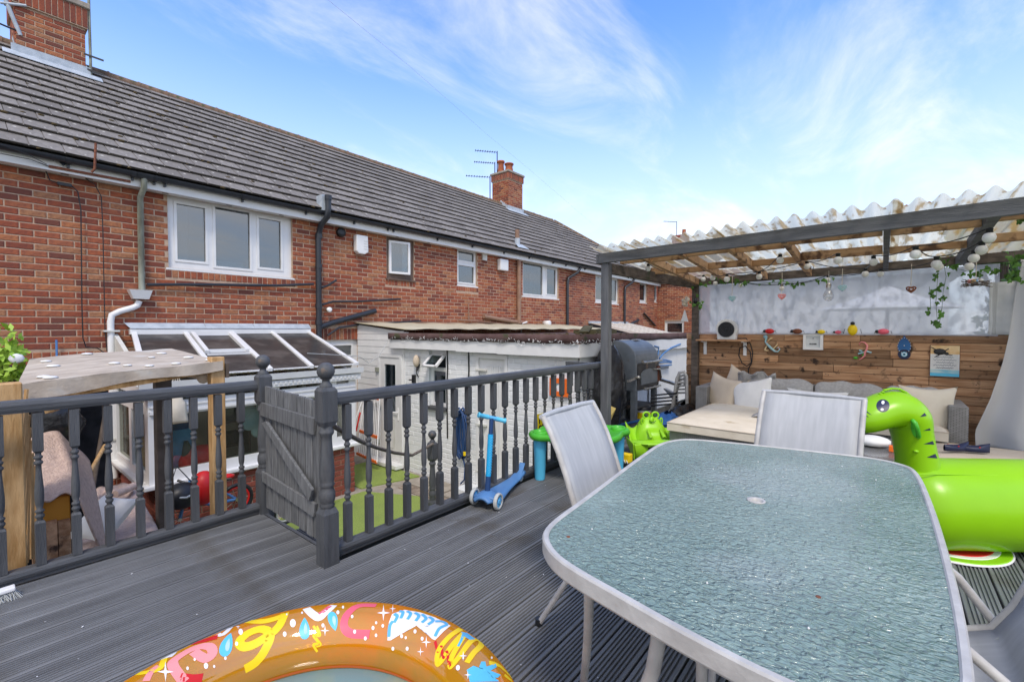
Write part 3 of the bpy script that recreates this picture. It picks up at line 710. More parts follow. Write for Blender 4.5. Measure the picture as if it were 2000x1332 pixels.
for x, v in tl[298:]:
    p = rp(x, v, .012 + random.uniform(-.002, .003)); b.ct = random.random(); t_ = .036
    xr = min(TW / 2, hipx(v + .2) - x)
    vs = [Rm @ Vector((i, .034 if (j == 0 and k_ == 0) else j, k_)) + p for i in (-TW / 2 + .002, xr - .006) for j in (0, .40 if v < slope - .4 else .3) for k_ in (0, t_)]
    b.add(vs, [(0, 1, 3, 2), (4, 6, 7, 5), (0, 4, 5, 1), (2, 3, 7, 6), (0, 2, 6, 4), (1, 5, 7, 3)])
o = b.build('roof_tiles', 'tile', house); o['kind'] = 'stuff'
rm = MB(); rm.tube([(0, 0, 0), (.43, 0, 0), (.435, 0, 0), (.46, 0, 0)], [.10, .10, .11, .11], 12); rme = rm.mesh('ridge_tile'); rme.materials.append(M['ridge'])
x = XL
while x < RXE - .2:
    inst(rme, 'ridge_tile', house, (x, RYr, RZr - .02), (random.uniform(-.1, .1), random.uniform(-.01, .01), random.uniform(-.01, .01))); x += .45
hd = Vector((XRE, EY, EZr)) - Vector((RXE, RYr, RZr)); hn = int(hd.length / .45)
for i in range(hn):
    p = Vector((RXE, RYr, RZr + .0)) + hd * (i / hn)
    inst(rme, 'ridge_tile', house, p, (0, -math.asin(hd.normalized().z), math.atan2(hd.y, hd.x)))
# moss lumps caught in tile joints
b = MB()
for i in range(520):
    r_ = random.randrange(nrow); v = r_ * GA + random.uniform(-.01, .02) + (0 if random.random() < .7 else random.uniform(0, .3)); x = XL + random.random() ** 1.4 * (17 - XL)
    if x > hipx(v) - .2: continue
    s_ = random.uniform(.012, .034); p = rp(x, v, .03); b.ball(p, s_, 6, (1.3, .9, .6))
o = b.build('moss', 'moss', house); o['kind'] = 'stuff'

# chimneys
def chimney(x0, x1, y0c, y1c, zb, zc, zt, ztop, n_ind, lab, flash, offs=(0, 0)):
    b = MB(); b.box(x0, x1, y0c, y1c, zb, zc); ch = b.build('chimney', 'mortar', house); tag(ch, lab)
    brick_wall(ch, x0, y0c, 0, x1 - x0, zb + .05, zc, n_ind=n_ind, L_=.225, course=.078)
    b2 = MB(); b2.box(x0 - .035, x1 + .035, y0c - .035, y1c + .035, zc, zt - .002); b2.build('corbel', 'mortar', ch)
    sm = MB()
    for (ox_, oy_, rt, ln) in ((x0 - .035, y0c - .035, 0, x1 - x0 + .07), (x0 - .035, y1c + .035, R(-90), y1c - y0c + .07)):
        cs, sn = math.cos(rt), math.sin(rt); n_ = round(ln / .075); du = ln / n_
        for i in range(n_):
            sm.ct = random.random() * .5; add_brick(sm, i * du + .005, (i + 1) * du - .005, zc + .015, zt - .01, lambda u, d_, z: (ox_ + u * cs - d_ * sn, oy_ + u * sn + d_ * cs, z), .008)
    k_ = MB()
    cs, sn = 0, -1
    z = zb + .05; r_ = 0
    while z < zc - .07:
        u = -(r_ % 2) * .11
        while u < y1c - y0c - .02:
            sm.ct = random.random(); add_brick(sm, max(u, 0) + .003, min(u + .215, y1c - y0c), z, z + .067, lambda uu, d_, zz_: (x0 + d_, y1c - uu, zz_), .012); u += .225
        z += .078; r_ += 1
    o = sm.build('bricks', 'brick', ch); o['kind'] = 'stuff'
    b3 = MB(); b3.box(x0 - .07, x1 + .07, y0c - .07, y1c + .07, zt, ztop); bevel(b3.build('cap', 'felt' if 0 else 'stone', ch), .012, 1)
    # lead flashing along the foot
    f_ = MB(); za = flash
    def rz(y): return EZr + (y - EY) * math.tan(pit)
    f_.box(x0 - .06, x1 + .06, y0c - .022, y0c - .002, rz(y0c) - .02, rz(y0c) + .17)
    f_.prism([(x0 - .16, y0c - .02, rz(y0c) + .045), (x1 + .2, y0c - .02, rz(y0c) + .045), (x1 + .2, y0c - .17, rz(y0c - .17) + .05), (x0 - .16, y0c - .17, rz(y0c - .17) + .05)], (0, 0, .01))
    st = MB()
    for (xa, sgn) in ((x1, 1), (x0, -1)):
        n_ = 5
        for i in range(n_):
            ya = y0c + i * (RYr - y0c) / n_; yb = ya + (RYr - y0c) / n_
            f_.box(min(xa + sgn * .002, xa + sgn * .016), max(xa + sgn * .002, xa + sgn * .016), ya, yb, rz(ya) - .1, rz(yb) + .13)
    f_.build('flashing', 'lead', ch)
    return ch
c1 = chimney(.74, 1.575, 11.0, 11.9, 5.55, hx(167, 58, 11.0).z, hx(172, 22, 11.0).z, hx(172, 22, 11.0).z + .10, 60, 'near chimney stack with lead flashing at its foot', .2)
c2 = chimney(13.33, 14.2, 11.05, 11.85, 5.6, 7.02, 7.26, 7.34, 22, 'distant chimney stack with three clay pots', .2)
for (x_, y_, h_, r_) in ((13.55, 11.6, .50, .13), (13.62, 11.25, .34, .16), (14.0, 11.5, .12, .14)):
    b = MB(); b.lathe([(r_, 0), (r_ * 1.05, .04), (r_ * .85, h_ * .6), (r_ * .9, h_ * .85), (r_ * 1.12, h_ * .88), (r_ * 1.12, h_), (r_ * .8, h_)], (x_, y_, 7.34), 14); b.build('chimney_pot', 'terracotta', c2)
def aerial(loc, h, ln, ang, lab, top=True):
    e = empty('tv_aerial', loc, lab, 'aerial', 'television aerials on the chimneys')
    b = MB(); b.tube([loc, Vector(loc) + Vector((0, 0, h))], .02, 6); b.build('mast', 'black', e)
    d_ = Vector((math.cos(ang), math.sin(ang), 0)); q = Vector(loc) + Vector((0, 0, h - .05)); s_ = Vector((-d_.y, d_.x, 0))
    b = MB(); ln *= .62; b.tube([q, q + d_ * ln], .010, 6)
    for i in range(9): p = q + d_ * (ln * (i + 1) / 9.2); b.bar(p - s_ * .12, p + s_ * .12, .010, .010); b.box(p.x - .012, p.x + .012, p.y - .012, p.y + .012, p.z, p.z + .03)
    b.build('antenna', 'black', e)
    return e
aerial(Vector((13.25, 11.9, 6.4)), .86, 1.5, R(140), 'lower dark television aerial to the left of the distant chimney')
aerial(Vector((13.5, 11.75, 7.2)), 1.05, 1.4, R(142), 'television aerial highest above the distant chimney')
aerial(Vector((13.42, 11.8, 7.2)), .62, 1.3, R(140), 'television aerial between the two others at the distant chimney')
e = empty('tv_aerial', (1.64, 11.3, 6.0), 'tall thin aerial mast strapped to the right side of the near chimney', 'aerial', 'television aerials on the chimneys')
b = MB(); b.tube([(1.64, 11.0, 5.7), (1.63, 11.0, 8.4)], .022, 6); b.build('mast', 'pipe_worn', e)
b = MB()
for z in (5.95, 6.2): b.bar((1.55, 11.0, z), (1.80, 10.9, z - .05), .012, .03)
b.build('bracket', 'black', e)
e = empty('tv_aerial', (.4, 11.2, 6.3), 'slanting grey aerial pole with loose cable at the left of the near chimney', 'aerial', 'television aerials on the chimneys')
b = MB(); b.tube([hx(40, 70, 11.0), hx(2, -20, 11.0)], .03, 6); b.tube([hx(0, 6, 11.0), hx(52, 12, 10.95)], .02, 6); b.build('mast', 'lead', e)
b = MB(); b.tube([hx(-5, 45, 11.0), hx(18, 55, 11.0), hx(38, 62, 11.0)], .015, 5); b.build('cable', 'black', e)

# pipes, vents, cables on the facade
def fp(px, py, Y=YH - .06): return at(px, py, Y=Y)
def pipe(name, pts, r, mat, n=10): b = MB(); b.tube(pts, r, n); return b.build(name, mat, house)
x_ = fp(277, 450).x
pipe('downpipe', [(x_, GY, GZt - .05), (x_, GY + .01, EZ - .02), (x_ - .01, YH - .06, EZ - .12), (x_ - .015, YH - .06, fp(272, 568).z)], .036, 'pipe_worn')
hp = fp(272, 575)
b = MB(); hw = .125
z1_, z0_ = hp.z + .055, hp.z - .065
b.add([(hp.x - hw, YH - .17, z1_), (hp.x + hw, YH - .17, z1_), (hp.x + hw, YH - .01, z1_), (hp.x - hw, YH - .01, z1_), (hp.x - hw * .6, YH - .13, z0_), (hp.x + hw * .75, YH - .13, z0_), (hp.x + hw * .75, YH - .01, z0_), (hp.x - hw * .6, YH - .01, z0_)],
      [(0, 1, 5, 4), (1, 2, 6, 5), (2, 3, 7, 6), (3, 0, 4, 7), (4, 5, 6, 7), (0, 3, 2, 1)])
b.build('rain_hopper', 'upvc', house)
q1, q2, q3 = fp(272, 588), fp(268, 597), fp(228, 608)
pipe('downpipe', [q1, q2, q2 + Vector((-.05, 0, -.03)), q3 + Vector((.03, 0, 0)), q3 + Vector((-.05, 0, -.05)), Vector((q3.x - .065, q3.y, q3.z - .14)), Vector((q3.x - .06, q3.y, -.62))], .038, 'upvc', 12)
b = MB()
for z in (1.33, -.1): b.box(q3.x - .14, q3.x + .02, YH - .115, YH - .012, z - .012, z + .012)
b.build('pipe_clip', 'upvc_old', house)
x_ = fp(622, 550).x; xt = fp(641, 385, GY - .1).x
pipe('downpipe', [(xt, GY - .10, fp(640, 383, GY - .1).z), (xt, GY - .10, GZt + .05), (xt - .03, GY - .12, GZt - .1), (x_ + .04, YH - .1, fp(624, 440).z), (x_, YH - .07, fp(622, 462).z), (x_ - .01, YH - .07, .2)], .05, 'gutter', 12)
b = MB()
for py in (395, 462, 520, 598, 630): q = fp(622 if py > 400 else 640, py); b.lathe([(.06, -.04), (.06, .04)], ((q.x if py > 400 else xt), (YH - .07 if py > 400 else GY - .1), q.z), 12)
b.build('pipe_collar', 'gutter', house)
b = MB(); q = fp(630, 385, GY + .05); b.box(q.x - .06, q.x + .02, GY - .04, GY + .15, GZt + .02, q.z + .02); b.build('lead_flashing', 'lead', house)
pipe('soil_pipe', [fp(622, 640), fp(650, 630), fp(733, 607, YH - .04)], .05, 'gutter', 12)
pipe('waste_pipe', [fp(640, 655), fp(662, 640), fp(700, 634), fp(822, 627)], .018, 'gutter')
pipe('waste_pipe', [fp(630, 595), fp(650, 589), fp(700, 589), fp(782, 584)], .02, 'gutter')
pipe('waste_pipe', [fp(628, 562), fp(640, 558), fp(657, 547)], .02, 'gutter')
pipe('waste_pipe', [fp(288, 556), fp(420, 556), fp(540, 558), fp(612, 555)], .022, 'gutter')
b = MB(); q = fp(641, 605); b.lathe([(.02, 0), (.045, .0), (.045, .05), (.02, .05)], (q.x, YH - .12, q.z), 12, ax='y'); b.build('outdoor_lamp', 'bulb', house)
b = MB(); q = fp(667, 454); b.lathe([(.03, 0), (.085, .0), (.085, .06), (.03, .06)], (q.x, YH - .07, q.z), 16, ax='y'); b.build('round_vent', 'black', house)
b = MB(); q = fp(704, 478)
b.prism([(q.x - .13, YH - .02, q.z + .17), (q.x + .12, YH - .02, q.z + .17), (q.x + .13, YH - .02, q.z - .14), (q.x + .05, YH - .02, q.z - .19), (q.x - .08, YH - .02, q.z - .19), (q.x - .13, YH - .02, q.z - .14)], (0, -.12, 0))
bevel(b.build('alarm_box', 'upvc', house), .02)
b = MB()
for i in range(4): b.box(q.x + .02, q.x + .11, YH - .147, YH - .141, q.z + .06 - i * .05, q.z + .066 - i * .05)
b.build('alarm_louvre', 'upvc_old', house)
b = MB(); q = fp(981, 518); b.box(q.x - .16, q.x + .17, YH - .14, YH - .02, q.z - .15, q.z + .15); bevel(b.build('wall_vent', 'upvc', house), .02)
b = MB(); q = fp(948, 500); b.box(q.x - .08, q.x + .08, YH - .05, YH - .014, q.z - .11, q.z + .11); b.build('air_brick', 'upvc_old', house)
x_ = fp(1012, 550).x
pipe('soil_pipe', [(x_, YH - .09, EZ - .01), (x_, YH - .09, fp(1012, 632).z)], .06, 'pipe_brown', 12)
pipe('soil_pipe', [fp(1018, 630), fp(1000, 628), fp(945, 618)], .055, 'pipe_brown', 12)
pipe('waste_pipe', [fp(895, 625), fp(960, 630), fp(1010, 635)], .015, 'pipe_brown')
pipe('waste_pipe', [fp(915, 592), fp(916, 624)], .015, 'pipe_brown')
q = at(1012, 480, Y=GY + .3)
pipe('flue', [(q.x, GY + .33, GZt + .1), (q.x, GY + .33, GZt + .48), ], .075, 'lead', 12)
pipe('flue', [(q.x, GY + .33, GZt + .48), (q.x, GY + .33, GZt + .72)], .065, 'pipe_brown', 12)
b = MB(); b.prism([rp(q.x - .2, .22, .05), rp(q.x + .3, .22, .05), rp(q.x + .2, .42, .06), rp(q.x - .12, .42, .06)], (0, 0, .008)); b.build('flashing', 'lead', house)
for px, pt in ((1108, 520), (1220, 540)):
    a_ = fp(px, 560)
    pipe('downpipe', [(a_.x + .55, GY, GZt - .05), (a_.x + .45, GY + .05, GZt - .22), (a_.x + .05, YH - .07, EZ - .28), (a_.x, YH - .07, EZ - .42), (a_.x, YH - .07, 1.35)], .045, 'gutter', 10)
pipe('soil_pipe', [fp(1226, 636), fp(1247, 625)], .05, 'gutter')
pipe('soil_pipe', [fp(1258, 612), fp(1280, 636)], .04, 'gutter')
pipe('waste_pipe', [fp(1018, 650), fp(1019, 632), fp(1029, 629)], .025, 'upvc')
b = MB(); q = fp(1065, 632); b.lathe([(.03, 0), (.09, 0), (.09, .2), (.03, .2)], (q.x, YH - .22, q.z), 12, ax='y'); b.build('boiler_flue', 'upvc', house)
# red overflow pipe on the fascia
pipe('overflow_pipe', [fp(187, 280, GY - .07), fp(185, 330, GY - .07), fp(179, 337, GY - .05)], .013, 'rust', 8)
b = MB(); q0, q1 = fp(95, 325, YF_ - .01), fp(255, 355, YF_ - .01); b.bar(q0, q1, .012, .03); b.build('rusty_strap', 'rust', house)
b = MB(); q = fp(122, 318, YF_ - .02); b.add([q + Vector((-.06, 0, .03)), q + Vector((.07, 0, .02)), q + Vector((0, -.04, -.05)), q + Vector((0, 0, .04))], [(0, 1, 2), (0, 2, 3), (1, 3, 2)]); b.build('bracket', 'gutter', house)
def cable(pts, r=.006, mat='black', name='cable'): return pipe(name, pts, r, mat, 6)
cable([fp(105, 313, YF_ - .01), fp(92, 322), fp(89, 333), fp(97, 352), fp(112, 358)], .007)
b = MB(); b.bar(fp(112, 358), fp(140, 363), .03, .035); b.build('junction_box', 'black', house)
cable([fp(140, 363), fp(152, 375), fp(158, 410), fp(159, 500), fp(160, 600), fp(162, 660), fp(168, 678), fp(190, 680), fp(206, 690)], .007)
cable([fp(97, 326), fp(160, 345), fp(185, 360), fp(198, 385), fp(201, 450), fp(203, 550), fp(205, 640), fp(209, 686)], .006)
cable([fp(0, 282, GY - .08), fp(50, 300, GY - .08), fp(92, 322, YF_ - .02)], .004)
cable([fp(0, 300, GY - .08), fp(60, 312, YF_ - .05), fp(97, 326, YF_ - .01)], .004)
b = MB(); b.tube([fp(110, 664), fp(111, 700)], .012, 6); b.build('water_pipe', 'bluedeck', house)

# wing beyond the far end
wing = empty('brick_extension', (XR + .3, 7, GZ), 'projecting red brick wing closing the far end of the terrace', 'building')
WX = XR - .02; wy1, wy0 = YH - .02, 6.35
ww = (wy1 - at(1298, 640, X=WX).y, wy1 - at(1336, 640, X=WX).y, at(1316, 655, X=WX).z - .5, at(1316, 627, X=WX).z)
wall_slab(wing, 'wall', 'mortar', WX, wy1, R(-90), wy1 - wy0, GZ, EZ + .1, [ww])
brick_wall(wing, WX, wy1, R(-90), wy1 - wy0, GZ, EZ + .1, [ww], n_ind=0)
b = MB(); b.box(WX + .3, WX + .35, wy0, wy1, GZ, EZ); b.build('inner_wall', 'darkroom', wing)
b = MB()
for r in rects(ww[0], ww[1], ww[2], ww[3], [(ww[0] + .1, ww[1] - .1, ww[3] - .5, ww[3] - .1), (ww[0] + .1, ww[1] - .1, ww[2], ww[3] - .62)]): b.box(WX + .05, WX + .1, wy1 - r[1], wy1 - r[0], r[2], r[3])
f = b.build('window', 'upvc', wing); b = MB(); b.box(WX + .07, WX + .075, wy1 - ww[1], wy1 - ww[0], ww[2], ww[3] - .02); b.build('pane', 'glass', f)
b = MB(); b.box(WX - .1, WX + 3, wy0 - .1, wy1 + .0, EZ + .1, EZ + .2); b.build('roof', 'tile', wing)
# ================================================================ CONSERVATORY
CF = 6.25; CX0, CX1 = 1.33, 3.87
cons = empty('conservatory', (2.6, CF, GZ), 'white lean-to conservatory with brick base and brown tinted sloping roof against the terrace', 'conservatory')
sillz = at(696, 862, Y=CF).z
b = MB(); b.box(CX0 + .06, CX1 - .03, CF + .012, CF + .1, GZ, sillz - .05); b.box(CX0 + .06, CX0 + .15, CF + .1, YH - .014, GZ, sillz - .05); b.box(CX1 - .12, CX1 - .03, CF + .1, YH - .014, GZ, sillz - .05)
b.build('base_wall', 'mortar', cons)
brick_wall(cons, CX0 + .05, CF, 0, CX1 - CX0 - .07, GZ, sillz - .04, mat='brick_fresh', n_ind=90, course=.077, L_=.225, proud=.002)
brick_wall(cons, CX0 + .05, YH - .02, R(-90), YH - CF - .03, GZ, sillz - .04, mat='brick_fresh', n_ind=0, course=.077, L_=.225, proud=.002)
b = MB()
b.box(CX0 - .06, CX1 + .05, CF - .07, CF + .1, sillz - .045, sillz); b.box(CX0 - .06, CX0 + .1, CF + .1, YH - .014, sillz - .045, sillz); b.box(CX1 - .1, CX1 + .05, CF + .1, YH - .014, sillz - .045, sillz)
bevel(b.build('sill', 'upvc', cons), .01)
ez = at(690, 712, Y=CF).z - .02          # eaves
tz = at(560, 762, Y=CF).z * 0 + at(480, 782, Y=CF).z   # transom
fx = [CX0, CX0 + 1.30, CX0 + 2.12, CX1]
b = MB(); holes_ = []
for a, c in zip(fx, fx[1:]): holes_ += [(a + .11, c - .11, sillz + .12, tz - .07), (a + .11, c - .11, tz + .09, ez - .21)]
for r in rects(CX0, CX1, sillz, ez - .09, holes_): b.box(r[0], r[1], CF, CF + .065, r[2], r[3])
fr = b.build('window_frame', 'upvc', cons)
for h in holes_:
    g = MB(); g.box(h[0], h[1], CF + .03, CF + .036, h[2], h[3]); g.build('pane', 'glass_cons', fr)
b = MB(); b.box(CX0 + .01, CX1 - .01, CF - .03, CF - .002, tz - .045, tz - .01); b.box(CX0 + .01, CX1 - .01, CF - .022, CF - .002, tz + .03, tz + .05); b.build('transom', 'upvc', fr)
for X_, sgn in ((CX0, 1), (CX1 - .065, 1)):
    b = MB(); hs = [(CF + .15, CF + .75, sillz + .1, tz - .05), (CF + .15, CF + .75, tz + .06, ez - .2), (CF + .87, YH - .15, sillz + .1, tz - .05), (CF + .87, YH - .15, tz + .06, ez - .2)]
    for r in rects(CF + .066, YH - .014, sillz, ez - .09, hs): b.box(X_, X_ + .065, r[0], r[1], r[2], r[3])
    f2 = b.build('window_frame', 'upvc', cons)
    for h in hs:
        g = MB(); g.box(X_ + .03, X_ + .036, h[0], h[1], h[2], h[3]); g.build('pane', 'glass_cons', f2)
    b = MB(); rz_ = at(450, 645, Y=YH).z
    b.prism([(X_ + .01, CF + .07, ez - .09), (X_ + .01, YH - .014, ez - .09), (X_ + .01, YH - .014, rz_ - .04)], (.045, 0, 0)); b.build('gable_panel', 'upvc_old', cons)
b = MB(); b.box(CX0 - .06, CX1 + .06, CF - .055, CF - .002, ez - .20, ez - .12); b.build('gutter_board', 'upvc', cons)
b = MB()
for i in range(int((CX1 - CX0 + .1) / .062)):
    x = CX0 - .04 + i * .062; b.box(x, x + .036, CF - .066, CF - .0555, ez - .172, ez - .135)
o = b.build('dentil_trim', 'upvc', cons); o['kind'] = 'stuff'
b = MB(); b.prism([(CX0 - .09, CF - .10, ez - .02), (CX0 - .09, CF - .085, ez - .10), (CX0 - .09, CF - .02, ez - .118), (CX0 - .09, CF + .03, ez - .088), (CX0 - .09, CF + .03, ez - .05), (CX0 - .09, CF - .03, ez - .06), (CX0 - .09, CF - .085, ez - .02)], (CX1 - CX0 + .18, 0, 0)); b.build('gutter', 'upvc', cons)
rz_ = at(450, 648, Y=YH).z - .01
A0 = [at(x, 655, Y=YH - .05).x for x in (262, 362, 452, 531, 602)]
B0 = [CX0 - .02, at(420, 700, Y=CF - .03).x, at(527, 700, Y=CF - .03).x, at(608, 712, Y=CF - .03).x, CX1]
ebz = ez + .03
for i in range(5):
    b = MB(); b.bar((A0[i], YH - .04, rz_), (B0[i], CF - .05, ebz), .06, .05); bevel(b.build('glazing_bar', 'upvc', cons), .008)
for i in range(4):
    P00, P01, P10, P11 = Vector((A0[i], YH - .04, rz_ - .012)), Vector((A0[i + 1], YH - .04, rz_ - .012)), Vector((B0[i], CF - .03, ebz - .012)), Vector((B0[i + 1], CF - .03, ebz - .012))
    b = MB(); b.prism([P00, P01, P11, P10], (0, 0, .01)); b.build('roof_panel', 'dirtypane', cons)
    b = MB(); b.bar(P10 + Vector((.04, -.01, .012)), P11 + Vector((-.04, -.01, .012)), .03, .02); b.build('glazing_cap', 'upvc', cons)
    b = MB()
    for k_ in range(26):
        t_ = random.random(); p = P10.lerp(P11, .05 + .9 * t_); b.ball(p + Vector((0, -.03, -.005)), random.uniform(.008, .017), 6, (1.6, 1, .7))
    o = b.build('moss', 'feltmoss', cons); o['kind'] = 'stuff'
def rpt(u, v, i=1, h=.02): # on roof bay i
    a = Vector((A0[i], YH - .04, rz_)).lerp(Vector((A0[i + 1], YH - .04, rz_)), u); c = Vector((B0[i], CF - .03, ebz)).lerp(Vector((B0[i + 1], CF - .03, ebz)), u)
    return a.lerp(c, v) + Vector((0, 0, h))
b = MB()
for (p, q) in ((rpt(.1, .08), rpt(.93, .08)), (rpt(.1, .55), rpt(.93, .55)), (rpt(.12, .06), rpt(.12, .57)), (rpt(.92, .06), rpt(.92, .57))): b.bar(p, q, .05, .05)
rv = b.build('roof_vent', 'upvc', cons)
b = MB(); b.bar(rpt(.1, .60, h=.0), rpt(.95, .60, h=.0), .03, .03); b.build('glazing_cap', 'upvc', cons)
b = MB(); b.box(A0[0] - .05, A0[-1] + .02, YH - .1, YH - .014, rz_ - .02, rz_ + .055); b.build('wall_plate', 'upvc', cons)
b = MB()
xs = [A0[0] - .1, at(398, 630, Y=YH).x, at(493, 630, Y=YH).x, A0[-1] + .03]
for a, c in zip(xs, xs[1:]): b.add([(a, YH - .016, rz_ + .14), (c - .006, YH - .016, rz_ + .14), (c + .0, YH - .11, rz_ + .062), (a + (.05 if a == xs[0] else 0), YH - .11, rz_ + .062)], [(0, 3, 2, 1)])
b.build('lead_flashing', 'lead', cons)
b = MB(); b.box(CX0 + .16, CX1 - .13, CF + .11, YH - .02, GZ + .0, GZ + .06); b.build('floor', 'interior_wood', cons)
b = MB(); b.box(CX0 + .1, 1.75, YH - .03, YH - .016, GZ + .06, .9); b.box(3.6, CX1 - .1, YH - .03, YH - .016, GZ + .06, .9); b.box(1.76, 3.59, YH + .26, YH + .28, GZ + .06, .94); b.build('inner_wall', 'interior', cons)
# things standing inside the conservatory
def ip(px, py, Y): return at(px, py, Y=Y)
e = empty('punch_bag', (ip(340, 860, 6.7).x, 6.7, -.5), 'tall blue inflatable punch bag standing inside the conservatory at its left end', 'punch bag')
c = ip(343, 860, 6.75); b = MB(); b.lathe([(.17, 0), (.2, .1), (.19, .55), (.19, 1.15), (.16, 1.35), (.05, 1.42)], (c.x, 6.75, -.95), 20); b.build('body', 'bagblue', e)
b = MB(); b.lathe([(.194, .62), (.196, .66), (.196, 1.05), (.194, 1.09)], (c.x, 6.75, -.95), 20); b.build('printed_band', 'bluelight', e)
b = MB(); b.tube([(c.x + .03, 6.54, -.2), (c.x + .06, 6.53, -.08), (c.x + .05, 6.53, 0)], [.03, .045, .02], 8); b.build('print_figure', 'darkgreen', e)
c = ip(393, 898, 6.55); b = MB(); b.ball(c, .24, 18, (1, .45, .8)); tag(b.build('floor_cushion', 'red'), 'round red cushion leaning inside the conservatory window', 'cushion')
c = ip(500, 820, 6.45); b = MB()
for dx, dz, r_ in ((-.1, .12, .11), (.08, .1, .12), (0, 0, .15), (.03, -.14, .1), (-.08, -.03, .1), (.1, -.06, .09)): b.ball((c.x + dx, 6.45, c.z + dz), r_, 10, (1, .12, 1))
tag(b.build('window_sticker', 'teal'), 'pale blue cloud shaped sticker on the conservatory glass beside the gate', 'sticker')
e = empty('house_plant', (ip(487, 790, 6.9).x, 6.9, 0), 'dark spiky plant inside the conservatory behind the blue sticker', 'plant')
c = ip(487, 792, 6.8); b = MB(); b.ball(c, .09, 12); b.build('pot', 'bark', e)
b = MB()
for i in range(22):
    a = random.uniform(0, 6.28); b.tube([c, c + Vector((math.cos(a) * .1, math.sin(a) * .1, .12)), c + Vector((math.cos(a) * .17, math.sin(a) * .17, random.uniform(.03, .2)))], [.012, .01, .002], 4)
b.build('leaves', 'blackcloth', e)
e = empty('house_plant', (ip(557, 745, 6.8).x, 6.8, .3), 'dark red leaved plant in a black pot on the conservatory ledge', 'plant')
c = ip(557, 745, 6.7); b = MB(); b.lathe([(.05, -.15), (.07, 0)], c, 12); b.build('pot', 'black', e)
b = MB()
for i in range(16):
    a = random.uniform(0, 6.28); b.tube([c, c + Vector((math.cos(a) * .06, math.sin(a) * .06, .08)), c + Vector((math.cos(a) * .13, math.sin(a) * .13, random.uniform(.05, .16)))], [.012, .012, .002], 4)
b.build('leaves', 'rust', e)
c = ip(640, 850, 6.5); b = MB(); b.ball(c, .1, 12, (1, .6, .8)); b.ball((c.x - .12, 6.5, c.z + .02), .08, 12); tag(b.build('stuffed_toy', 'orange'), 'orange soft toy inside the conservatory window right of the gate post', 'toy')
c = ip(480, 895, 6.6); b = MB(); b.ball(c, .15, 14, (1.6, .6, .5)); tag(b.build('pouffe', 'darkgreen'), 'dark green cushion low inside the conservatory beside the gate', 'cushion')
e = empty('book_shelf', (ip(445, 820, 7.5).x, 7.5, GZ), 'dark shelf of folded things inside the conservatory by the back wall', 'shelf')
c = ip(447, 820, 7.5); b = MB(); b.box(c.x - .22, c.x - .19, 7.3, 7.7, GZ + .06, .9); b.box(c.x + .19, c.x + .22, 7.3, 7.7, GZ + .06, .9)
for z in (-.7, -.35, 0, .35, .7): b.box(c.x - .19, c.x + .19, 7.3, 7.7, z, z + .02)
b.build('carcass', 'interior_wood', e)
b = MB()
for z in (-.68, -.33, .02, .37): b.box(c.x - .15, c.x + .12, 7.35, 7.6, z, z + random.uniform(.1, .22))
b.build('contents', 'blackcloth', e)
e = empty('peg_bag', (ip(345, 760, 6.2).x, 6.18, .4), 'cream cloth peg bag hanging in front of the conservatory window', 'bag')
c = ip(343, 800, 6.17); top = ip(345, 728, 6.17); b = MB()
b.grid(8, 10, lambda u, v: (c.x + (u - .5) * (.24 - .06 * v) * (1 if v < .8 else .75), 6.17 - .04 * math.sin(math.pi * u) * math.sin(math.pi * min(1, v * 1.05)), c.z - .16 + .33 * v), th=.01); b.build('bag', 'cream', e)
b = MB()
for dx in (-.1, -.03, .04, .1): b.tube([(c.x + dx, 6.16, c.z + .16), top], .004, 4)
b.build('cord', 'cream', e)
# bikes and helmets against the brick base
def wheel(par, c, r, rim, nrm='y', tyre=.022):
    b = MB(); b.tube([(c[0] + r * math.cos(t_ * math.pi / 10), c[1], c[2] + r * math.sin(t_ * math.pi / 10)) for t_ in range(21)], tyre, 8, cap=False); w_ = b.build('wheel', 'black', par)
    b = MB(); b.tube([(c[0] + (r - .03) * math.cos(t_ * math.pi / 10), c[1], c[2] + (r - .03) * math.sin(t_ * math.pi / 10)) for t_ in range(21)], .012, 6, cap=False); b.build('rim', rim, w_)
    b = MB()
    for i in range(10): a = i * .628; b.tube([c, (c[0] + (r - .03) * math.cos(a), c[1], c[2] + (r - .03) * math.sin(a))], .003, 4)
    b.lathe([(.02, -.03), (.02, .03)], c, 8, ax='y'); b.build('spokes', 'chrome', w_)
bk = empty('kids_bicycle', (2.0, 5.95, GZ), 'small blue childs bicycle with red rims leaning on the conservatory wall', 'bicycle')
gr = GZ
by = 5.98
bc = at(462, 990, Y=by); fc = at(350, 1010, Y=by)
wheel(bk, (bc.x, by, gr + .17 + .28), .17, 'red'); wheel(bk, (fc.x, by, gr + .17 + .22), .17, 'red')
b = MB(); B_ = Vector((bc.x, by, gr + .45)); F_ = Vector((fc.x + .06, by, gr + .62)); mid = (B_ + F_) / 2 + Vector((0, 0, -.08))
b.tube([B_, mid, F_], .02, 8); b.tube([mid, mid + Vector((.12, 0, .28))], .018, 8); b.tube([B_, mid + Vector((.08, 0, .16))], .014, 8); b.tube([F_, F_ + Vector((-.06, 0, -.25))], .018, 8); b.tube([F_, F_ + Vector((.05, 0, .18))], .016, 8); b.build('frame', 'bluedeck', bk)
b = MB(); s_ = mid + Vector((.13, 0, .29)); b.ball(s_, .09, 10, (1.3, .7, .4)); b.build('saddle', 'red', bk)
h_ = at(400, 930, Y=by - .02); b = MB(); b.tube([at(347, 938, Y=by + .1), at(372, 946, Y=by), at(395, 938, Y=by), at(452, 935, Y=by - .15)], .014, 8); b.build('handlebar', 'black', bk)
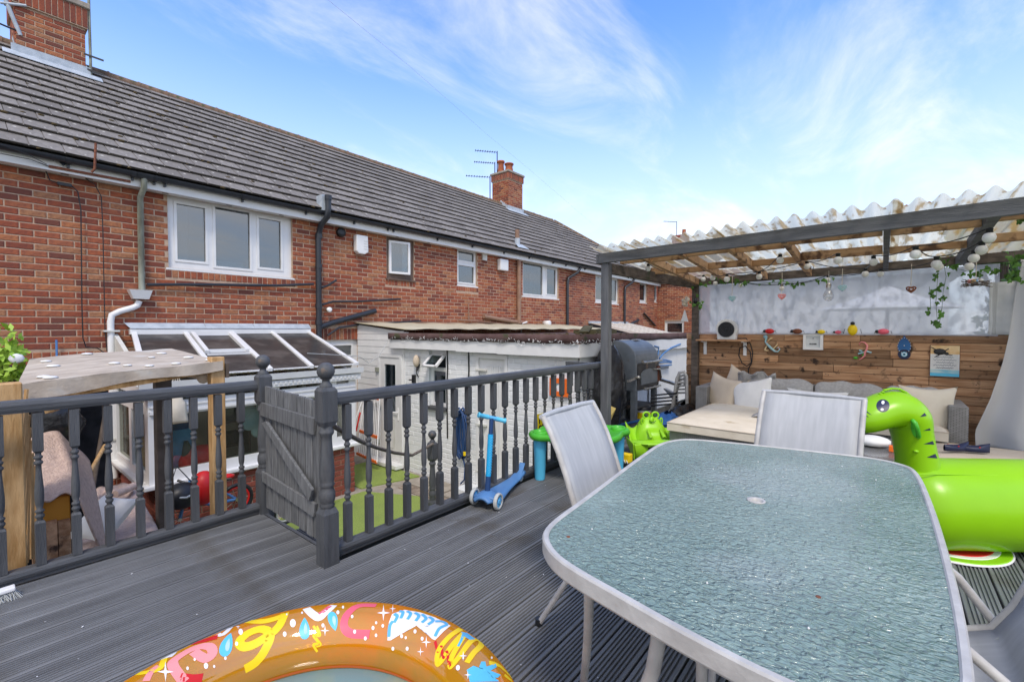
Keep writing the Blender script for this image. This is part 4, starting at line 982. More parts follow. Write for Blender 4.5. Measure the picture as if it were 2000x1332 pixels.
c = at(355, 968, Y=5.82); b = MB(); b.ball(c, .15, 16, (1.15, 1, .95)); e = b.build('cycle_helmet', 'black'); tag(e, 'black cycle helmet hanging from the bicycle handlebar', 'helmet')
b = MB(); b.tube([c + Vector((-.18, -.02, .03)), c + Vector((0, -.17, .02)), c + Vector((.17, -.02, .03))], .012, 6); b.build('trim', 'wheelgrey', e)
b = MB(); b.tube([c + Vector((-.14, -.05, .05)), c + Vector((-.04, 0, .33)), c + Vector((.13, -.05, .06))], .008, 5); b.build('strap', 'black', e)
c = at(398, 952, Y=5.8); b = MB(); b.ball(c, .15, 16, (.85, .9, 1.25)); e = b.build('cycle_helmet', 'red'); tag(e, 'red childs helmet behind the golden timber post', 'helmet')
b = MB(); b.ball(c + Vector((.045, -.10, -.02)), .06, 10, (.9, .5, .5)); b.build('visor', 'white', e)
bk2 = empty('balance_bike', (3.3, 5.8, GZ), 'yellow balance bike glimpsed behind the gate by the brick base', 'bicycle')
c = at(630, 1000, Y=5.85); wheel(bk2, (c.x, 5.85, GZ + .15), .13, 'wheelgrey'); wheel(bk2, (c.x - .5, 5.85, GZ + .15), .13, 'wheelgrey')
b = MB(); b.tube([(c.x, 5.85, GZ + .15), (c.x - .05, 5.85, GZ + .5)], .02, 8); b.tube([(c.x - .5, 5.85, GZ + .15), (c.x - .25, 5.85, GZ + .32), (c.x - .04, 5.85, GZ + .42)], .022, 8); b.ball((c.x + .02, 5.8, GZ + .44), .07, 10, (1, .5, 1.3)); b.build('frame', 'yellow', bk2)
b = MB(); b.ball((c.x - .33, 5.85, GZ + .40), .08, 10, (1.3, .6, .4)); b.build('saddle', 'black', bk2)

# ================================================================ OUTBUILDING
GX = 5.0
shed = empty('outbuilding', (7.5, 4.8, GZ), 'low white painted brick outbuilding with brown felt flat roof behind the railing', 'outbuilding')
def gp(px, py, X=GX): return at(px, py, X=X)
cy = gp(1128, 690).y; yb = gp(792, 800).y
zf0 = 1.02; zf1 = gp(1130, 671).z; zf2 = gp(1129, 654).z
wu = lambda px, py=800: yb - gp(px, py).y
wh = (wu(838, 740), wu(871, 740), gp(850, 790).z - .03, zf0 - .02)
dh = (wu(931, 800), wu(992, 800), GZ + .12, zf0 - .04)
wall_slab(shed, 'wall', 'render_white', GX, yb, R(-90), yb - cy, GZ, zf0 + .1, [wh, dh], .2)
brick_wall(shed, GX, yb, R(-90), yb - cy, GZ, zf0 + .02, [wh, dh], mat='brick_white', n_ind=140, proud=.004, gap=.007)
b = MB(); b.box(GX + .21, 10.5, cy + .01, cy + .2, -.03, zf0 + .1); b.build('wall', 'render_white', shed)
brick_wall(shed, GX + .02, cy + .008, 0, 1.9, -.03, .62, mat='brick_white', n_ind=0, proud=.004, gap=.007)
for i in range(4):
    b = MB(); b.box(GX + 1.0 + i * 1.25 if i else GX + .02, GX + 1.0 + (i + 1) * 1.25 - .004, cy - .028, cy - .012, .60 if i < 1 else .0, zf1 - .01); b.build('wall_board', 'upvc', shed)
# felt roof with drooping edge
b = MB()
rp_ = [(GX - .13, cy - .1), (10.6, cy - .1), (10.6, yb + .3), (GX - .13, yb + .3)]
b.prism([(x, y, zf2 - .01 + .02 * math.sin(x)) for x, y in rp_], (0, 0, -.03)); b.build('roof', 'felt', shed)
b = MB(); n_ = 40
b.grid(n_, 2, lambda u, v: (GX - .135 - .006 * math.sin(u * 40), yb + .3 + (cy - .1 - yb - .3) * u, zf2 + .004 - v * (zf2 - zf1 + .004 * math.sin(u * 31))), th=.006)
b.grid(n_, 2, lambda u, v: (GX - .135 + u * 5.7, cy - .105 - .005 * math.sin(u * 50), zf2 + .004 - v * (zf2 - zf1 + .004 * math.sin(u * 37))), th=-.006); b.build('felt_edge', 'felt', shed)
for i, (pa, pb_, za, zb_) in enumerate(((765, 901, zf0 + .0, zf1), (901, 981, zf0 - .012, zf1), (981, 1128, zf0 - .02, zf1))):
    b = MB(); ya = gp(pa, 690).y if i else yb + .28; b.box(GX - .12, GX - .095, (gp(pb_, 690).y + .003) if pb_ < 1100 else cy - .079, ya, za, zb_); b.build('fascia_board', 'upvc', shed)
b = MB(); b.box(GX - .12, GX + 5.5, cy - .1, cy - .08, zf0 - .02, zf1); b.build('fascia_board', 'upvc', shed)
b = MB(); b.box(GX - .095, GX - .005, cy, yb + .3, zf0 + .06, zf0 + .07); b.build('soffit', 'upvc', shed)
b = MB()
for i in range(240):
    u = random.random(); y = cy - .1 + random.random() ** 1.3 * 1.0; b.ball((GX - .12 + random.uniform(0, .3) if random.random() < .5 else GX + random.random() * 1.6, y if random.random() < .6 else cy - .08, zf2 + random.uniform(-.005, .005)), random.uniform(.008, .022), 5, (1.5, 1.5, .6))
o = b.build('moss', 'moss', shed); o['kind'] = 'stuff'
# debris on roof
b = MB(); q = gp(1095, 650, 6.3); b.box(6.2, 6.9, 3.4, 3.8, zf2, zf2 + .06); b.bar((6.0, 3.5, zf2 + .03), (6.5, 3.7, zf2 + .12), .15, .02); tag(b.build('roofing_scraps', 'feltmoss'), 'pile of old broken roofing felt and slate on the flat brown roof', 'roofing scraps')
# window with open top sash
def sb(name, mat, px0, px1, z0, z1, d0, d1, par): b = MB(); b.box(GX + d0, GX + d1, gp(px1, 760).y, gp(px0, 760).y, z0, z1); return b.build(name, mat, par)
y_a, y_b = yb - wh[0], yb - wh[1]; zm = gp(855, 722).z
b = MB()
for r in rects(y_b, y_a, wh[2], wh[3], [(y_b + .06, y_a - .06, wh[2] + .06, zm - .03), (y_b + .05, y_a - .05, zm + .03, wh[3] - .05)]): b.box(GX + .05, GX + .1, r[0], r[1], r[2], r[3])
wf = b.build('window', 'upvc', shed)
b = MB(); b.box(GX + .07, GX + .075, y_b, y_a, wh[2], zm); b.build('pane', 'glass', wf)
b = MB(); b.box(GX + .15, GX + .17, y_b - .2, y_a + .2, wh[2] - .1, wh[3]); b.build('room_backing', 'darkroom', wf)  # near-black panel standing in for the room behind the pane
sd0 = Vector((GX + .03, 0, wh[3] - .06)); sd1 = Vector((GX - .18, 0, zm + .06)); b = MB()
for f0, f1, ya, yb_ in ((0, .12, y_b + .03, y_a - .03), (.88, 1, y_b + .03, y_a - .03), (0, 1, y_b + .03, y_b + .08), (0, 1, y_a - .08, y_a - .03)):
    p = sd0.lerp(sd1, f0); q = sd0.lerp(sd1, f1); b.bar((p.x, (ya + yb_) / 2, p.z), (q.x, (ya + yb_) / 2, q.z), yb_ - ya, .03, up=(-1, 0, .5))
b.build('open_sash', 'upvc', wf)
b = MB(); p = sd0.lerp(sd1, .1); q = sd0.lerp(sd1, .9); b.bar((p.x, (y_a + y_b) / 2, p.z), (q.x, (y_a + y_b) / 2, q.z), y_a - y_b - .14, .006, up=(-1, 0, .5)); b.build('pane', 'glass', wf)
b = MB(); b.box(GX - .07, GX + .05, y_b - .03, y_a + .03, wh[2] - .05, wh[2]); b.build('sill', 'paint', wf)
# timber door, painted white
y_a, y_b = yb - dh[0], yb - dh[1]
dr = MB(); dr.box(GX + .03, GX + .06, y_b + .04, y_a - .04, dh[2], dh[3] - .05); dr = dr.build('door', 'upvc', shed)
b = MB()
for r in rects(y_b, y_a, dh[2], dh[3], [(y_b + .05, y_a - .05, dh[2] - .1, dh[3] - .06)]): b.box(GX - .02, GX + .05, r[0], r[1], r[2], r[3])
b.build('door_frame', 'upvc', dr)
nb_ = 7
for i in range(nb_):
    b = MB(); w_ = (y_a - y_b - .1 - .2) / nb_; b.box(GX + .018, GX + .029, y_b + .15 + i * w_ + .003, y_b + .15 + (i + 1) * w_ - .003, dh[2] + .02, dh[3] - .17); b.build('door_plank', 'upvc', dr)
b = MB()
for z in (dh[3] - .25, -.1, dh[2] + .2): b.box(GX - .03, GX + .02, y_a - .2, y_a + .0, z, z + .03)
b.build('hinge', 'upvc_old', dr)
# concrete step
b = MB(); b.box(GX - .32, GX - .01, y_b - .1, y_a + .15, GZ, GZ + .12); bevel(b.build('door_step', 'render_white', shed), .012)
# wall lamp, latch, picture, sign
q = gp(812, 705, GX - .08); e = empty('wall_lamp', (GX, q.y, q.z), 'yellowed oval wall lamp beside the small open window', 'lamp')
b = MB(); b.ball((GX - .07, q.y, q.z), .07, 12, (.8, .8, 1.5)); b.build('shade', 'cream2', e); b = MB(); b.tube([(GX - .0, q.y, q.z - .06), (GX - .06, q.y, q.z - .16)], .02, 8); b.tube([(GX - .06, q.y, q.z - .1), (GX - .04, q.y + .03, q.z - .22), (GX - .02, q.y, q.z - .28)], .008, 6); b.build('bracket', 'black', e)
b = MB(); q = gp(808, 740, GX - .03); b.box(GX - .05, GX - .005, q.y - .03, q.y + .03, q.z - .07, q.z + .07); b.tube([(GX - .05, q.y, q.z - .02), (GX - .06, q.y + .09, q.z - .02)], .012, 6); tag(b.build('door_handle', 'black'), 'black lever door handle lock plate on white brickwork', 'handle')
b = MB()
for px in (873.5, 915): q = gp(px, 740, GX - .015); b.tube([(q.x, q.y, zf0), (q.x, q.y - .01, zf0 - .3), (q.x, q.y + .01, zf0 - .6), (q.x, q.y, -.4)], .012, 5)
b.build('cable', 'black', shed)
ya, yb2 = gp(1075, 750, GX - .02).y, gp(1111, 755, GX - .02).y; za, zb_ = gp(1092, 739, GX).z, gp(1092, 773, GX).z
e = empty('framed_picture', (GX - .02, ya, zb_), 'small picture in an orange rusty frame on the white wall behind the railing', 'picture')
b = MB()
for r in rects(yb2, ya, zb_, za, [(yb2 + .06, ya - .06, zb_ + .06, za - .06)]): b.box(GX - .04, GX - .01, r[0], r[1], r[2], r[3])
b.build('frame', 'orange', e); b = MB(); b.box(GX - .022, GX - .012, yb2 + .06, ya - .06, zb_ + .06, za - .06); b.build('print', 'aqua', e)
b = MB(); b.ball((GX - .026, (ya + yb2) / 2, (za + zb_) / 2 - .02), .05, 10, (.1, 1, 1.1)); b.build('print_figure', 'white', e)
def text3d(txt, size, loc, rot, mat, parent, name='lettering', ext=.002, al='CENTER'):
    cu = bpy.data.curves.new(name, 'FONT'); cu.body = txt; cu.size = size; cu.extrude = ext; cu.align_x = al; cu.align_y = 'CENTER'; cu.resolution_u = 2
    o = bpy.data.objects.new(name, cu); C.objects.link(o); dg = bpy.context.evaluated_depsgraph_get(); me = bpy.data.meshes.new_from_object(o.evaluated_get(dg)); bpy.data.objects.remove(o)
    me.materials.clear(); me.materials.append(M[mat]); o = bpy.data.objects.new(name, me); C.objects.link(o); o.parent = parent; o.location = Vector(loc) - wt(parent); o.rotation_euler = rot
    return o
sgy, sgz = gp(1060, 830, 3.75), None
sgX = 3.7; s0 = at(1049, 815, X=sgX); s1 = at(1066, 846, X=sgX)
e = empty('number_plate', (sgX, 2.6, .4), 'yellow number plate style sign with black letters hung behind the railing', 'sign')
P0 = at(1049, 830, Y=2.66); b = MB(); b.box(P0.x, P0.x + .30, 2.66, 2.668, P0.z - .11, P0.z + .105); b.build('plate', 'yellow', e)
text3d('MI', .12, (P0.x + .02, 2.655, P0.z + .045), (R(90), 0, 0), 'black', e, al='LEFT'); text3d('SV', .12, (P0.x + .02, 2.655, P0.z - .055), (R(90), 0, 0), 'black', e, al='LEFT')
# coiled hose
q = gp(900, 860, GX - .1); e = empty('coiled_hose', (GX, q.y, q.z), 'coil of dark blue garden hose hanging on the white brick wall', 'hose')
b = MB()
for i in range(9):
    r_ = .10 + .012 * (i % 4); h_ = .34 + .03 * (i % 3); b.tube([(GX - .04 - .018 * (i % 5), q.y + r_ * math.cos(t_ * .5236) * .9 + .01 * i - .04, q.z + .1 + h_ * math.sin(t_ * .5236)) for t_ in range(13)], .012, 6, cap=False)
b.tube([(GX - .05, q.y + .02, q.z - .2), (GX - .07, q.y - .06, q.z - .42), (GX - .05, q.y - .02, q.z - .62), (GX - .05, q.y + .06, q.z - .7)], .012, 6); b.build('hose', 'bluedark', e)
b = MB(); b.lathe([(.02, 0), (.025, .06)], (GX - .1, q.y - .08, q.z - .22), 8); b.build('connector', 'yellow', e)
# string of white fairy lights along the felt edge
e = empty('fairy_lights', (GX - .14, cy, zf1), 'string of tiny white fairy lights tacked along the brown roof edge', 'fairy lights')
b = MB(); pts = [(GX - .145, y_, zf1 + .01 - .02 * math.sin(y_ * 17)) for y_ in [yb + .25 - i * (yb + .35 - cy) / 60 for i in range(61)]]; b.tube(pts, .004, 4); b.tube([(x_, cy - .115, zf1 + .01 - .02 * math.sin(x_ * 19)) for x_ in [GX - .14 + i * .04 for i in range(31)]], .004, 4); b.build('wire', 'black', e)
b = MB()
for i in range(230):
    y_ = yb + .25 - random.random() ** .8 * (yb + .35 - cy); p = Vector((GX - .15, y_, zf1 + .01 - .02 * math.sin(y_ * 17) + random.uniform(-.02, .03)))
    if i > 180: p = Vector((GX - .14 + (i - 180) * .024, cy - .125, zf1 + random.uniform(-.02, .04)))
    d_ = Vector((-.006, random.uniform(-.02, .02), random.uniform(-.022, .022))); b.tube([p, p + d_], .0035, 4)
o = b.build('bulbs', 'white', e); o['kind'] = 'stuff'
p0 = Vector((GX - .15, yb + .26, zf1)); p1 = at(690, 690, Y=CF + .3); e2 = MB(); e2.tube([p0, p0.lerp(p1, .3) + Vector((0, 0, -.22)), p0.lerp(p1, .6) + Vector((0, 0, -.26)), p1 + Vector((.1, 0, -.05)), at(600, 690, Y=CF - .04)], .005, 5)
tag(e2.build('light_wire', 'wheelgrey'), 'thin pale wire sagging from the felt roof corner to the conservatory', 'wire')
# lean-to clad in white boards between house and outbuilding
lt = empty('clad_lean_to', (GX, 7.2, GZ), 'white weatherboarded lean-to with half glazed back door beside the conservatory', 'lean-to')
dy0, dy1 = gp(789, 800).y, gp(742, 800).y; dz1 = gp(745, 690).z
b = MB(); ye = YH - .016
LX = GX - .02
for r in rects(yb, ye, GZ, 1.30, [(dy0, dy1, GZ - .1, dz1)]): b.box(LX, LX + .1, r[0], r[1], r[2], r[3])
b.build('wall', 'upvc', lt)
z = GZ
nz = 0
while z < 1.42:
    segs = [(yb + .005, ye)] if z > dz1 - .02 else [(dy1 + .02, ye)]
    for a, c in segs:
        b = MB(); zt_ = min(z + .118, 1.32 + (a if 0 else 0)); 
        if zt_ - z < .03: continue
        vs = [(LX - .014, a, z), (LX - .014, c, z), (LX - .008, c, zt_), (LX - .008, a, zt_), (LX, a, z), (LX, c, z), (LX, c, zt_), (LX, a, zt_)]
        b.add(vs, [(0, 1, 2, 3)[::-1], (0, 4, 5, 1)[::-1], (0, 3, 7, 4)[::-1], (1, 5, 6, 2)[::-1], (3, 2, 6, 7)[::-1]]); b.build('cladding_board', 'upvc', lt)
    z += .12
hz0 = at(700, 634, X=GX).z
b = MB(); b.prism([(GX - .03, ye, 1.30), (GX - .03, yb, 1.30), (GX - .03, yb, zf2 + .02), (GX - .03, ye, hz0)], (.05, 0, 0)); b.build('verge_board', 'upvc', lt)
b = MB(); b.grid(90, 6, lambda u, v: (GX - .1 + u * 7.5, ye - v * (ye - yb + .1), hz0 + .03 - v * (hz0 - zf2 - .03) + .008 * math.sin(u * 500)), th=.02); b.build('roof', 'leanroof', lt)
b = MB()
for i in range(14): b.ball((GX + .2 + (i * .53) % 6.5, yb + .2 + (i * .37) % 1.2, zf2 + .07 + .09 * ((i * .37) % 1.2)), .02, 6)
b.build('roof_fixing', 'black', lt); bpy.data.objects['roof_fixing']['kind'] = 'stuff'
b = MB()
for r in rects(dy0, dy1, GZ + .08, dz1, [(dy0 + .06, dy1 - .06, GZ + .14, dz1 - .06)]): b.box(LX - .03, LX + .04, r[0], r[1], r[2], r[3])
fr = b.build('door_frame', 'upvc', lt)
a, c = dy0 + .065, dy1 - .065; gz0, gz1 = gp(770, 805).z, dz1 - .19
b = MB()
for r in rects(a, c, GZ + .145, dz1 - .065, [(a + .13, c - .13, gz0, gz1)]): b.box(LX - .015, LX + .03, r[0], r[1], r[2], r[3])
dd = b.build('door', 'upvc', lt)
b = MB(); b.box(LX + .005, LX + .012, a + .12, c - .12, gz0, gz1); b.build('pane', 'glass', dd)
b = MB(); b.box(LX + .3, LX + .31, a - .2, c + .2, GZ, gz1 + .2); b.build('room_backing', 'interior', dd)
for (m0, wd_) in ((.15, .012), (.19, .008)):
    b = MB(); pz0, pz1 = GZ + .145 + m0, gz0 - m0 + .03
    for r in rects(a + m0, c - m0, pz0, pz1, [(a + m0 + wd_, c - m0 - wd_, pz0 + wd_, pz1 - wd_)]): b.box(LX - .022, LX - .0155, r[0], r[1], r[2], r[3])
    b.build('moulding', 'upvc_old', dd)
b = MB(); b.box(LX - .03, LX - .016, a + .035, a + .065, gz0 - .12, gz0 + .1); b.tube([(LX - .03, a + .05, gz0 + .02), (LX - .05, a + .05, gz0 + .02), (LX - .05, a + .17, gz0 + .02)], .01, 6); b.build('handle', 'white', dd)
b = MB()
for z in (dz1 - .3, gz0 + .1, GZ + .4): b.box(LX - .06, LX - .03, dy1 - .06, dy1 + .03, z - .04, z + .04)
b.build('hinge', 'pipe_worn', dd)
b = MB(); b.box(LX - .2, LX - .03, dy0 - .05, dy1 + .2, GZ + .04, GZ + .11); bevel(b.build('threshold', 'upvc', lt), .01)
# folded clothes airer
e = empty('clothes_airer', (4.7, 7.2, GZ), 'folded red and white clothes airer leaning on the boarded wall', 'clothes airer')
b = MB(); b2 = MB(); X_ = 4.78
c0, c1, c2_, c3 = at(712, 772, X=4.85), at(741, 778, X=4.85), at(736, 903, X=4.6), at(697, 885, X=4.6)
b.tube([c0, c3], .012, 6); b.tube([c1, c2_], .012, 6)
for i in range(9): t_ = (i + 1) / 10; b.tube([c0.lerp(c1, t_), c3.lerp(c2_, t_)], .006, 5)
b.tube([c0 + Vector((-.02, .05, -.1)), c3 + Vector((-.2, .1, 0))], .012, 6); b.build('rails', 'white', e)
b2.bar(c0, c1, .03, .06); b2.build('end_piece', 'orange', e); b2 = MB(); b2.bar(c3, c2_, .03, .04); b2.build('end_piece', 'orange', e); b2 = MB(); b2.bar(c0.lerp(c3, .62), c1.lerp(c2_, .62), .03, .05); b2.build('end_piece', 'orange', e)
b = MB(); b.tube([c0.lerp(c3, .3) + Vector((-.03, .02, 0)), c0.lerp(c3, .62) + Vector((-.06, .03, 0))], .016, 6); b.build('red_sleeve', 'red', e)

# neighbour's lean-to farther along the terrace
nl = empty('neighbour_lean_to', (15.5, 7.0, GZ), 'distant dark framed lean-to roof with white bars seen over the felt roof', 'conservatory')
nx0, nx1 = at(1152, 633, Y=YH - .05).x, at(1225, 636, Y=YH - .05).x; nz0 = at(1152, 631, Y=YH - .05).z; ny = 6.1; nz1 = 1.12
b = MB(); b.box(nx0, nx0 + .05, ny, YH - .03, GZ, nz1); b.prism([(nx0, ny, nz1), (nx0, YH - .03, nz1), (nx0, YH - .03, nz0)], (.05, 0, 0)); b.build('side_panel', 'gutter', nl)
b = MB(); b.box(nx0, nx1, ny, ny + .05, GZ, nz1); b.build('front_panel', 'upvc', nl)
for i in range(4):
    xa = nx0 + (nx1 - nx0) * i / 4; xb = nx0 + (nx1 - nx0) * (i + 1) / 4
    b = MB(); b.prism([(xa, YH - .03, nz0), (xb, YH - .03, nz0), (xb, ny - .1, nz1), (xa, ny - .1, nz1)], (0, 0, .012)); b.build('roof_panel', 'oldply', nl)
    b = MB(); b.bar((xb, YH - .03, nz0 + .03), (xb, ny - .12, nz1 + .03), .05, .04); b.build('glazing_bar', 'upvc', nl)
b = MB(); b.box(nx0 - .05, nx1 + .05, YH - .07, YH - .02, nz0 - .02, nz0 + .07); b.build('flashing', 'lead', nl)

# ================================================================ RAILINGS, NEWELS, GATE
def spindle_mesh():
    b = MB(); h = .0205; z0_, z1_ = .072, .905; H_ = z1_ - z0_
    zb = z0_ + H_ * .29; zt_ = z0_ + H_ * .735
    def sq(a, c, top):   # square block with chamfered pyramid end
        vs = []
        r2 = h * .62
        if top: L_ = [(h, a), (h, c - .012), (r2, c)]
        else: L_ = [(r2, a), (h, a + .012), (h, c)]
        for rr, z in L_: vs += [(-rr, -rr, z), (rr, -rr, z), (rr, rr, z), (-rr, rr, z)]
        b.add(vs, [(i * 4 + k, i * 4 + (k + 1) % 4, (i + 1) * 4 + (k + 1) % 4, (i + 1) * 4 + k) for i in range(2) for k in range(4)] + [(3, 2, 1, 0), (8, 9, 10, 11)], False)
    sq(z0_, zb, True); sq(zt_, z1_, False)
    t_ = [(0, .013), (.02, .012), (.05, .019), (.075, .0195), (.095, .014), (.11, .014), (.13, .0195), (.155, .0185), (.17, .0115), (.24, .0175), (.34, .0195), (.45, .019), (.60, .0155), (.75, .012), (.82, .0115), (.84, .018), (.865, .0195), (.885, .013), (.90, .012), (.92, .018), (.945, .019), (.965, .0125), (1, .0125)]
    b.lathe([(r_, zb + (zt_ - zb) * q) for q, r_ in t_], n=12)
    me = b.mesh('spindle'); me.materials.append(M['paint']); return me
SPM = spindle_mesh()
def newel_mesh(hs=.0455, H0=.33, H1=.80, H2=1.025, ball=.05):
    b = MB()
    def sqb(L_):
        vs = []
        for rr, z in L_: vs += [(-rr, -rr, z), (rr, -rr, z), (rr, rr, z), (-rr, rr, z)]
        n_ = len(L_) - 1
        b.add(vs, [(i * 4 + k, i * 4 + (k + 1) % 4, (i + 1) * 4 + (k + 1) % 4, (i + 1) * 4 + k) for i in range(n_) for k in range(4)] + [(3, 2, 1, 0), tuple(range(n_ * 4, n_ * 4 + 4))], False)
    sqb([(hs, -.25), (hs, H0 - .03), (hs * .72, H0)]); sqb([(hs * .72, H1), (hs, H1 + .03), (hs, H2 - .02), (hs * .75, H2)])
    t_ = [(0, .035), (.02, .036), (.04, .042), (.06, .036), (.08, .040), (.13, .0455), (.2, .044), (.24, .034), (.26, .036), (.285, .0435), (.31, .038), (.34, .040), (.45, .0435), (.6, .038), (.8, .030), (.87, .030), (.9, .040), (.93, .042), (.95, .034), (1, .034)]
    b.lathe([(r_, H0 - .005 + (H1 - H0 + .01) * q) for q, r_ in t_], n=20)
    b.lathe([(.033, H2 - .005), (.036, H2 + .012), (.022, H2 + .028), (.02, H2 + .042), (.034, H2 + .05)], n=18)
    b.ball((0, 0, H2 + .05 + ball * .85), ball, 18)
    return b
def railing(x0, x1, y, nm, lab, xs):
    e = empty('deck_railing', ((x0 + x1) / 2, y, 0), lab, 'railing', 'dark grey turned railings round the deck')
    b = MB(); prof = [(-.024, .912), (-.030, .93), (-.031, .955), (-.022, .975), (0, .983), (.022, .975), (.031, .955), (.030, .93), (.024, .912)]
    b.prism([(x0, y + a, z) for a, z in prof], (x1 - x0, 0, 0)); b.build('handrail', 'painth', e)
    b = MB(); prof = [(-.030, .03), (-.033, .045), (-.029, .062), (-.012, .072), (.03, .072), (.03, .03)]
    b.prism([(x0, y + a, z) for a, z in prof], (x1 - x0, 0, 0)); b.box(x0, x1, y - .02, y + .02, .004, .03); b.build('bottom_rail', 'painth', e)
    for x in xs: inst(SPM, 'spindle', e, (x, y, 0), (0, 0, random.uniform(-.03, .03)))
    return e
RY = 2.51; LY = 3.56
ra = railing(1.39, 4.70, RY, 'a', 'long grey turned railing from the gate post to the pergola post', [1.495 + .1488 * i for i in range(21)])
rb = railing(-1.5, 1.40, LY, 'b', 'left hand dark grey turned railing in front of the canopy and conservatory', [1.289 - .1445 * i for i in range(19)])
e = empty('deck_railing', (4.62, 2.75, 0), 'short return of grey turned railing between the pergola post and the outbuilding', 'railing', 'dark grey turned railings round the deck')
b = MB(); b.box(4.53, 4.59, 2.55, cy - .12, .915, .975); b.build('handrail', 'paint', e); b = MB(); b.box(4.53, 4.59, 2.55, cy - .12, .03, .075); b.build('bottom_rail', 'paint', e)
for i in range(3): inst(SPM, 'spindle', e, (4.56, 2.60 + i * .115, 0))
NM = newel_mesh().mesh('newel'); NM.materials.append(M['paint'])
for x, y, lab in ((1.345, 2.475, 'nearest dark grey newel post with ball finial beside the gate latch'), (1.44, 3.55, 'grey newel post with ball finial the gate is hinged on'), (3.62, 4.19, 'lower newel post with ball finial down in the garden holding the rope')):
    o = bpy.data.objects.new('newel_post', NM); C.objects.link(o); o.location = (x, y, 0 if x < 3 else -1.03); tag(o, lab, 'post', 'newel posts with ball finials')
b = MB(); b.tube([at(644, 828, Y=2.56), at(665, 840, Y=2.8), at(705, 862, Y=3.2), at(735, 874, Y=3.45), at(770, 884, Y=3.75), at(805, 889, Y=4.0), Vector((3.6, 4.16, -.02))], .017, 8)
tag(b.build('rope', 'rope'), 'thick twisted rope handrail sagging from the gate post down to the lower newel', 'rope')
b = MB(); b.tube([at(1325 / 2.776 + 600 if 0 else 842, 890, Y=4.1), Vector((3.62, 4.14, .0))], .006, 5)
gate = empty('garden_gate', (1.42, 3.1, 0), 'weathered grey ledged and braced wooden gate at the top of the garden steps', 'gate')
gx = 1.425; g0, g1 = 3.50, 2.60; nb_ = 9
pitch_ = (g0 - g1) / nb_
for i in range(nb_):
    y = g0 - (i + .5) * pitch_; w_ = pitch_ - random.uniform(.012, .024); top = .945 - .006 * i + random.uniform(-.006, .006); bot = .05 - .004 * i + random.uniform(-.008, .008)
    b = MB(); b.box(gx, gx + .02, y - w_ / 2, y + w_ / 2, bot, top); bevel(b.build('gate_board', 'gatewood', gate), .003, 1)
def gq(px, py): return at(px, py, X=gx - .022)
def gbrace(P, nm):
    b = MB(); b.prism([P[0], P[1], P[2], P[3]], (.02, 0, 0)); bevel(b.build(nm, 'gatewood', gate), .003, 1)
gbrace([gq(507, 785), gq(613, 817), gq(611, 850), gq(507, 811)], 'gate_rail')
gbrace([gq(509, 919), gq(615, 984), gq(611, 1010), gq(509, 939)], 'gate_rail')
gx -= .021
gbrace([gq(510, 826), gq(519, 823), gq(609, 957), gq(602, 979)], 'gate_brace')
gx += .021
b = MB(); q = Vector((1.40, 2.62, .90)); b.tube([q, q + Vector((-.03, -.06, .01)), q + Vector((-.05, -.1, -.01))], .012, 6); b.ball(q, .025, 8); b.build('latch', 'chrome', gate)
# ================================================================ PERGOLA
pg = empty('pergola', (5.6, .6, 0), 'open timber pergola over the sofa corner with grey front beam and corrugated roof', 'pergola')
FX, RX = 4.55, 6.62; YL = 2.475; YR = -2.3
def cub(name, mat, x0, x1, y0_, y1_, z0_, z1_, bev=.004):
    b = MB(); b.box(x0, x1, y0_, y1_, z0_, z1_); return bevel(b.build(name, mat, pg), bev, 1)
cub('post', 'postgrey', 4.575, 4.665, 2.36, 2.45, 0, 2.09)
b = MB(); b.prism([(FX, YL, 2.083), (FX, YL, 2.192), (FX, YR, 2.27), (FX, YR, 2.155)], (.045, 0, 0)); bevel(b.build('front_beam', 'beamgrey', pg), .004, 1)
cub('post', 'beamdark', RX - .0, RX + .09, 2.02, 2.11, 0, 1.965)
cub('post', 'postgrey', RX - .0, RX + .09, -1.12, -1.03, 0, 2.0)
b = MB(); b.prism([(RX - .05, 2.14, 1.955), (RX - .05, 2.14, 2.05), (RX - .05, YR, 2.15), (RX - .05, YR, 2.05)], (.045, 0, 0)); bevel(b.build('rear_beam', 'beamdark', pg), .004, 1)
b = MB(); b.bar((4.6, 2.40, 2.035), (RX + .05, 2.10, 1.99), .045, .12); bevel(b.build('side_beam', 'beamdark', pg), .004, 1)
b = MB(); b.bar((4.55, YL + .012, 2.137), (4.66, YL + .012, 2.137), .02, .10); b.build('end_block', 'postgrey', pg)
rzx = lambda x, y: 2.165 + (2.475 - y) * .0155 - (x - FX) * .066   # underside of the roof timbers drops toward the back
raf = [(2.02, 'joist', .045), (1.62, 'joist', .045), (1.17, 'joist', .045), (.70, 'joist', .045), (-.01, 'beamgrey', .045), (-.60, 'beamgrey', .07), (-1.2, 'joist', .045), (-1.8, 'joist', .045)]
for y, m_, w_ in raf:
    b = MB(); b.bar((FX + .05, y, rzx(FX, y) - .02), (RX - .06, y, rzx(RX, y) - .02), w_, .085); bevel(b.build('rafter', m_, pg), .003, 1)
ys = [2.36] + [r[0] for r in raf]
for i in range(len(ys) - 1):
    for j, X_ in enumerate((4.84, 5.62)):
        x_ = X_ + (.05 if i % 2 else -.03); a, c = ys[i] - .024, ys[i + 1] + .026 + (.013 if i == 5 else 0)
        h_ = (.07, .085, .065, .075)[(i + j) % 4]
        b = MB(); b.box(x_, x_ + .04, c, a, rzx(x_, a) - .055 - h_ * .0, rzx(x_, a) - .055 + h_); bevel(b.build('noggin', 'joist' if i < 6 else 'joist', pg), .003, 1)
q = at(1600, 520, X=6.10)
text3d('D-21', .05, (6.128, .66, 2.045), (R(90), 0, R(-90)), 'black', pg, ext=.0005)
sy0 = 2.50
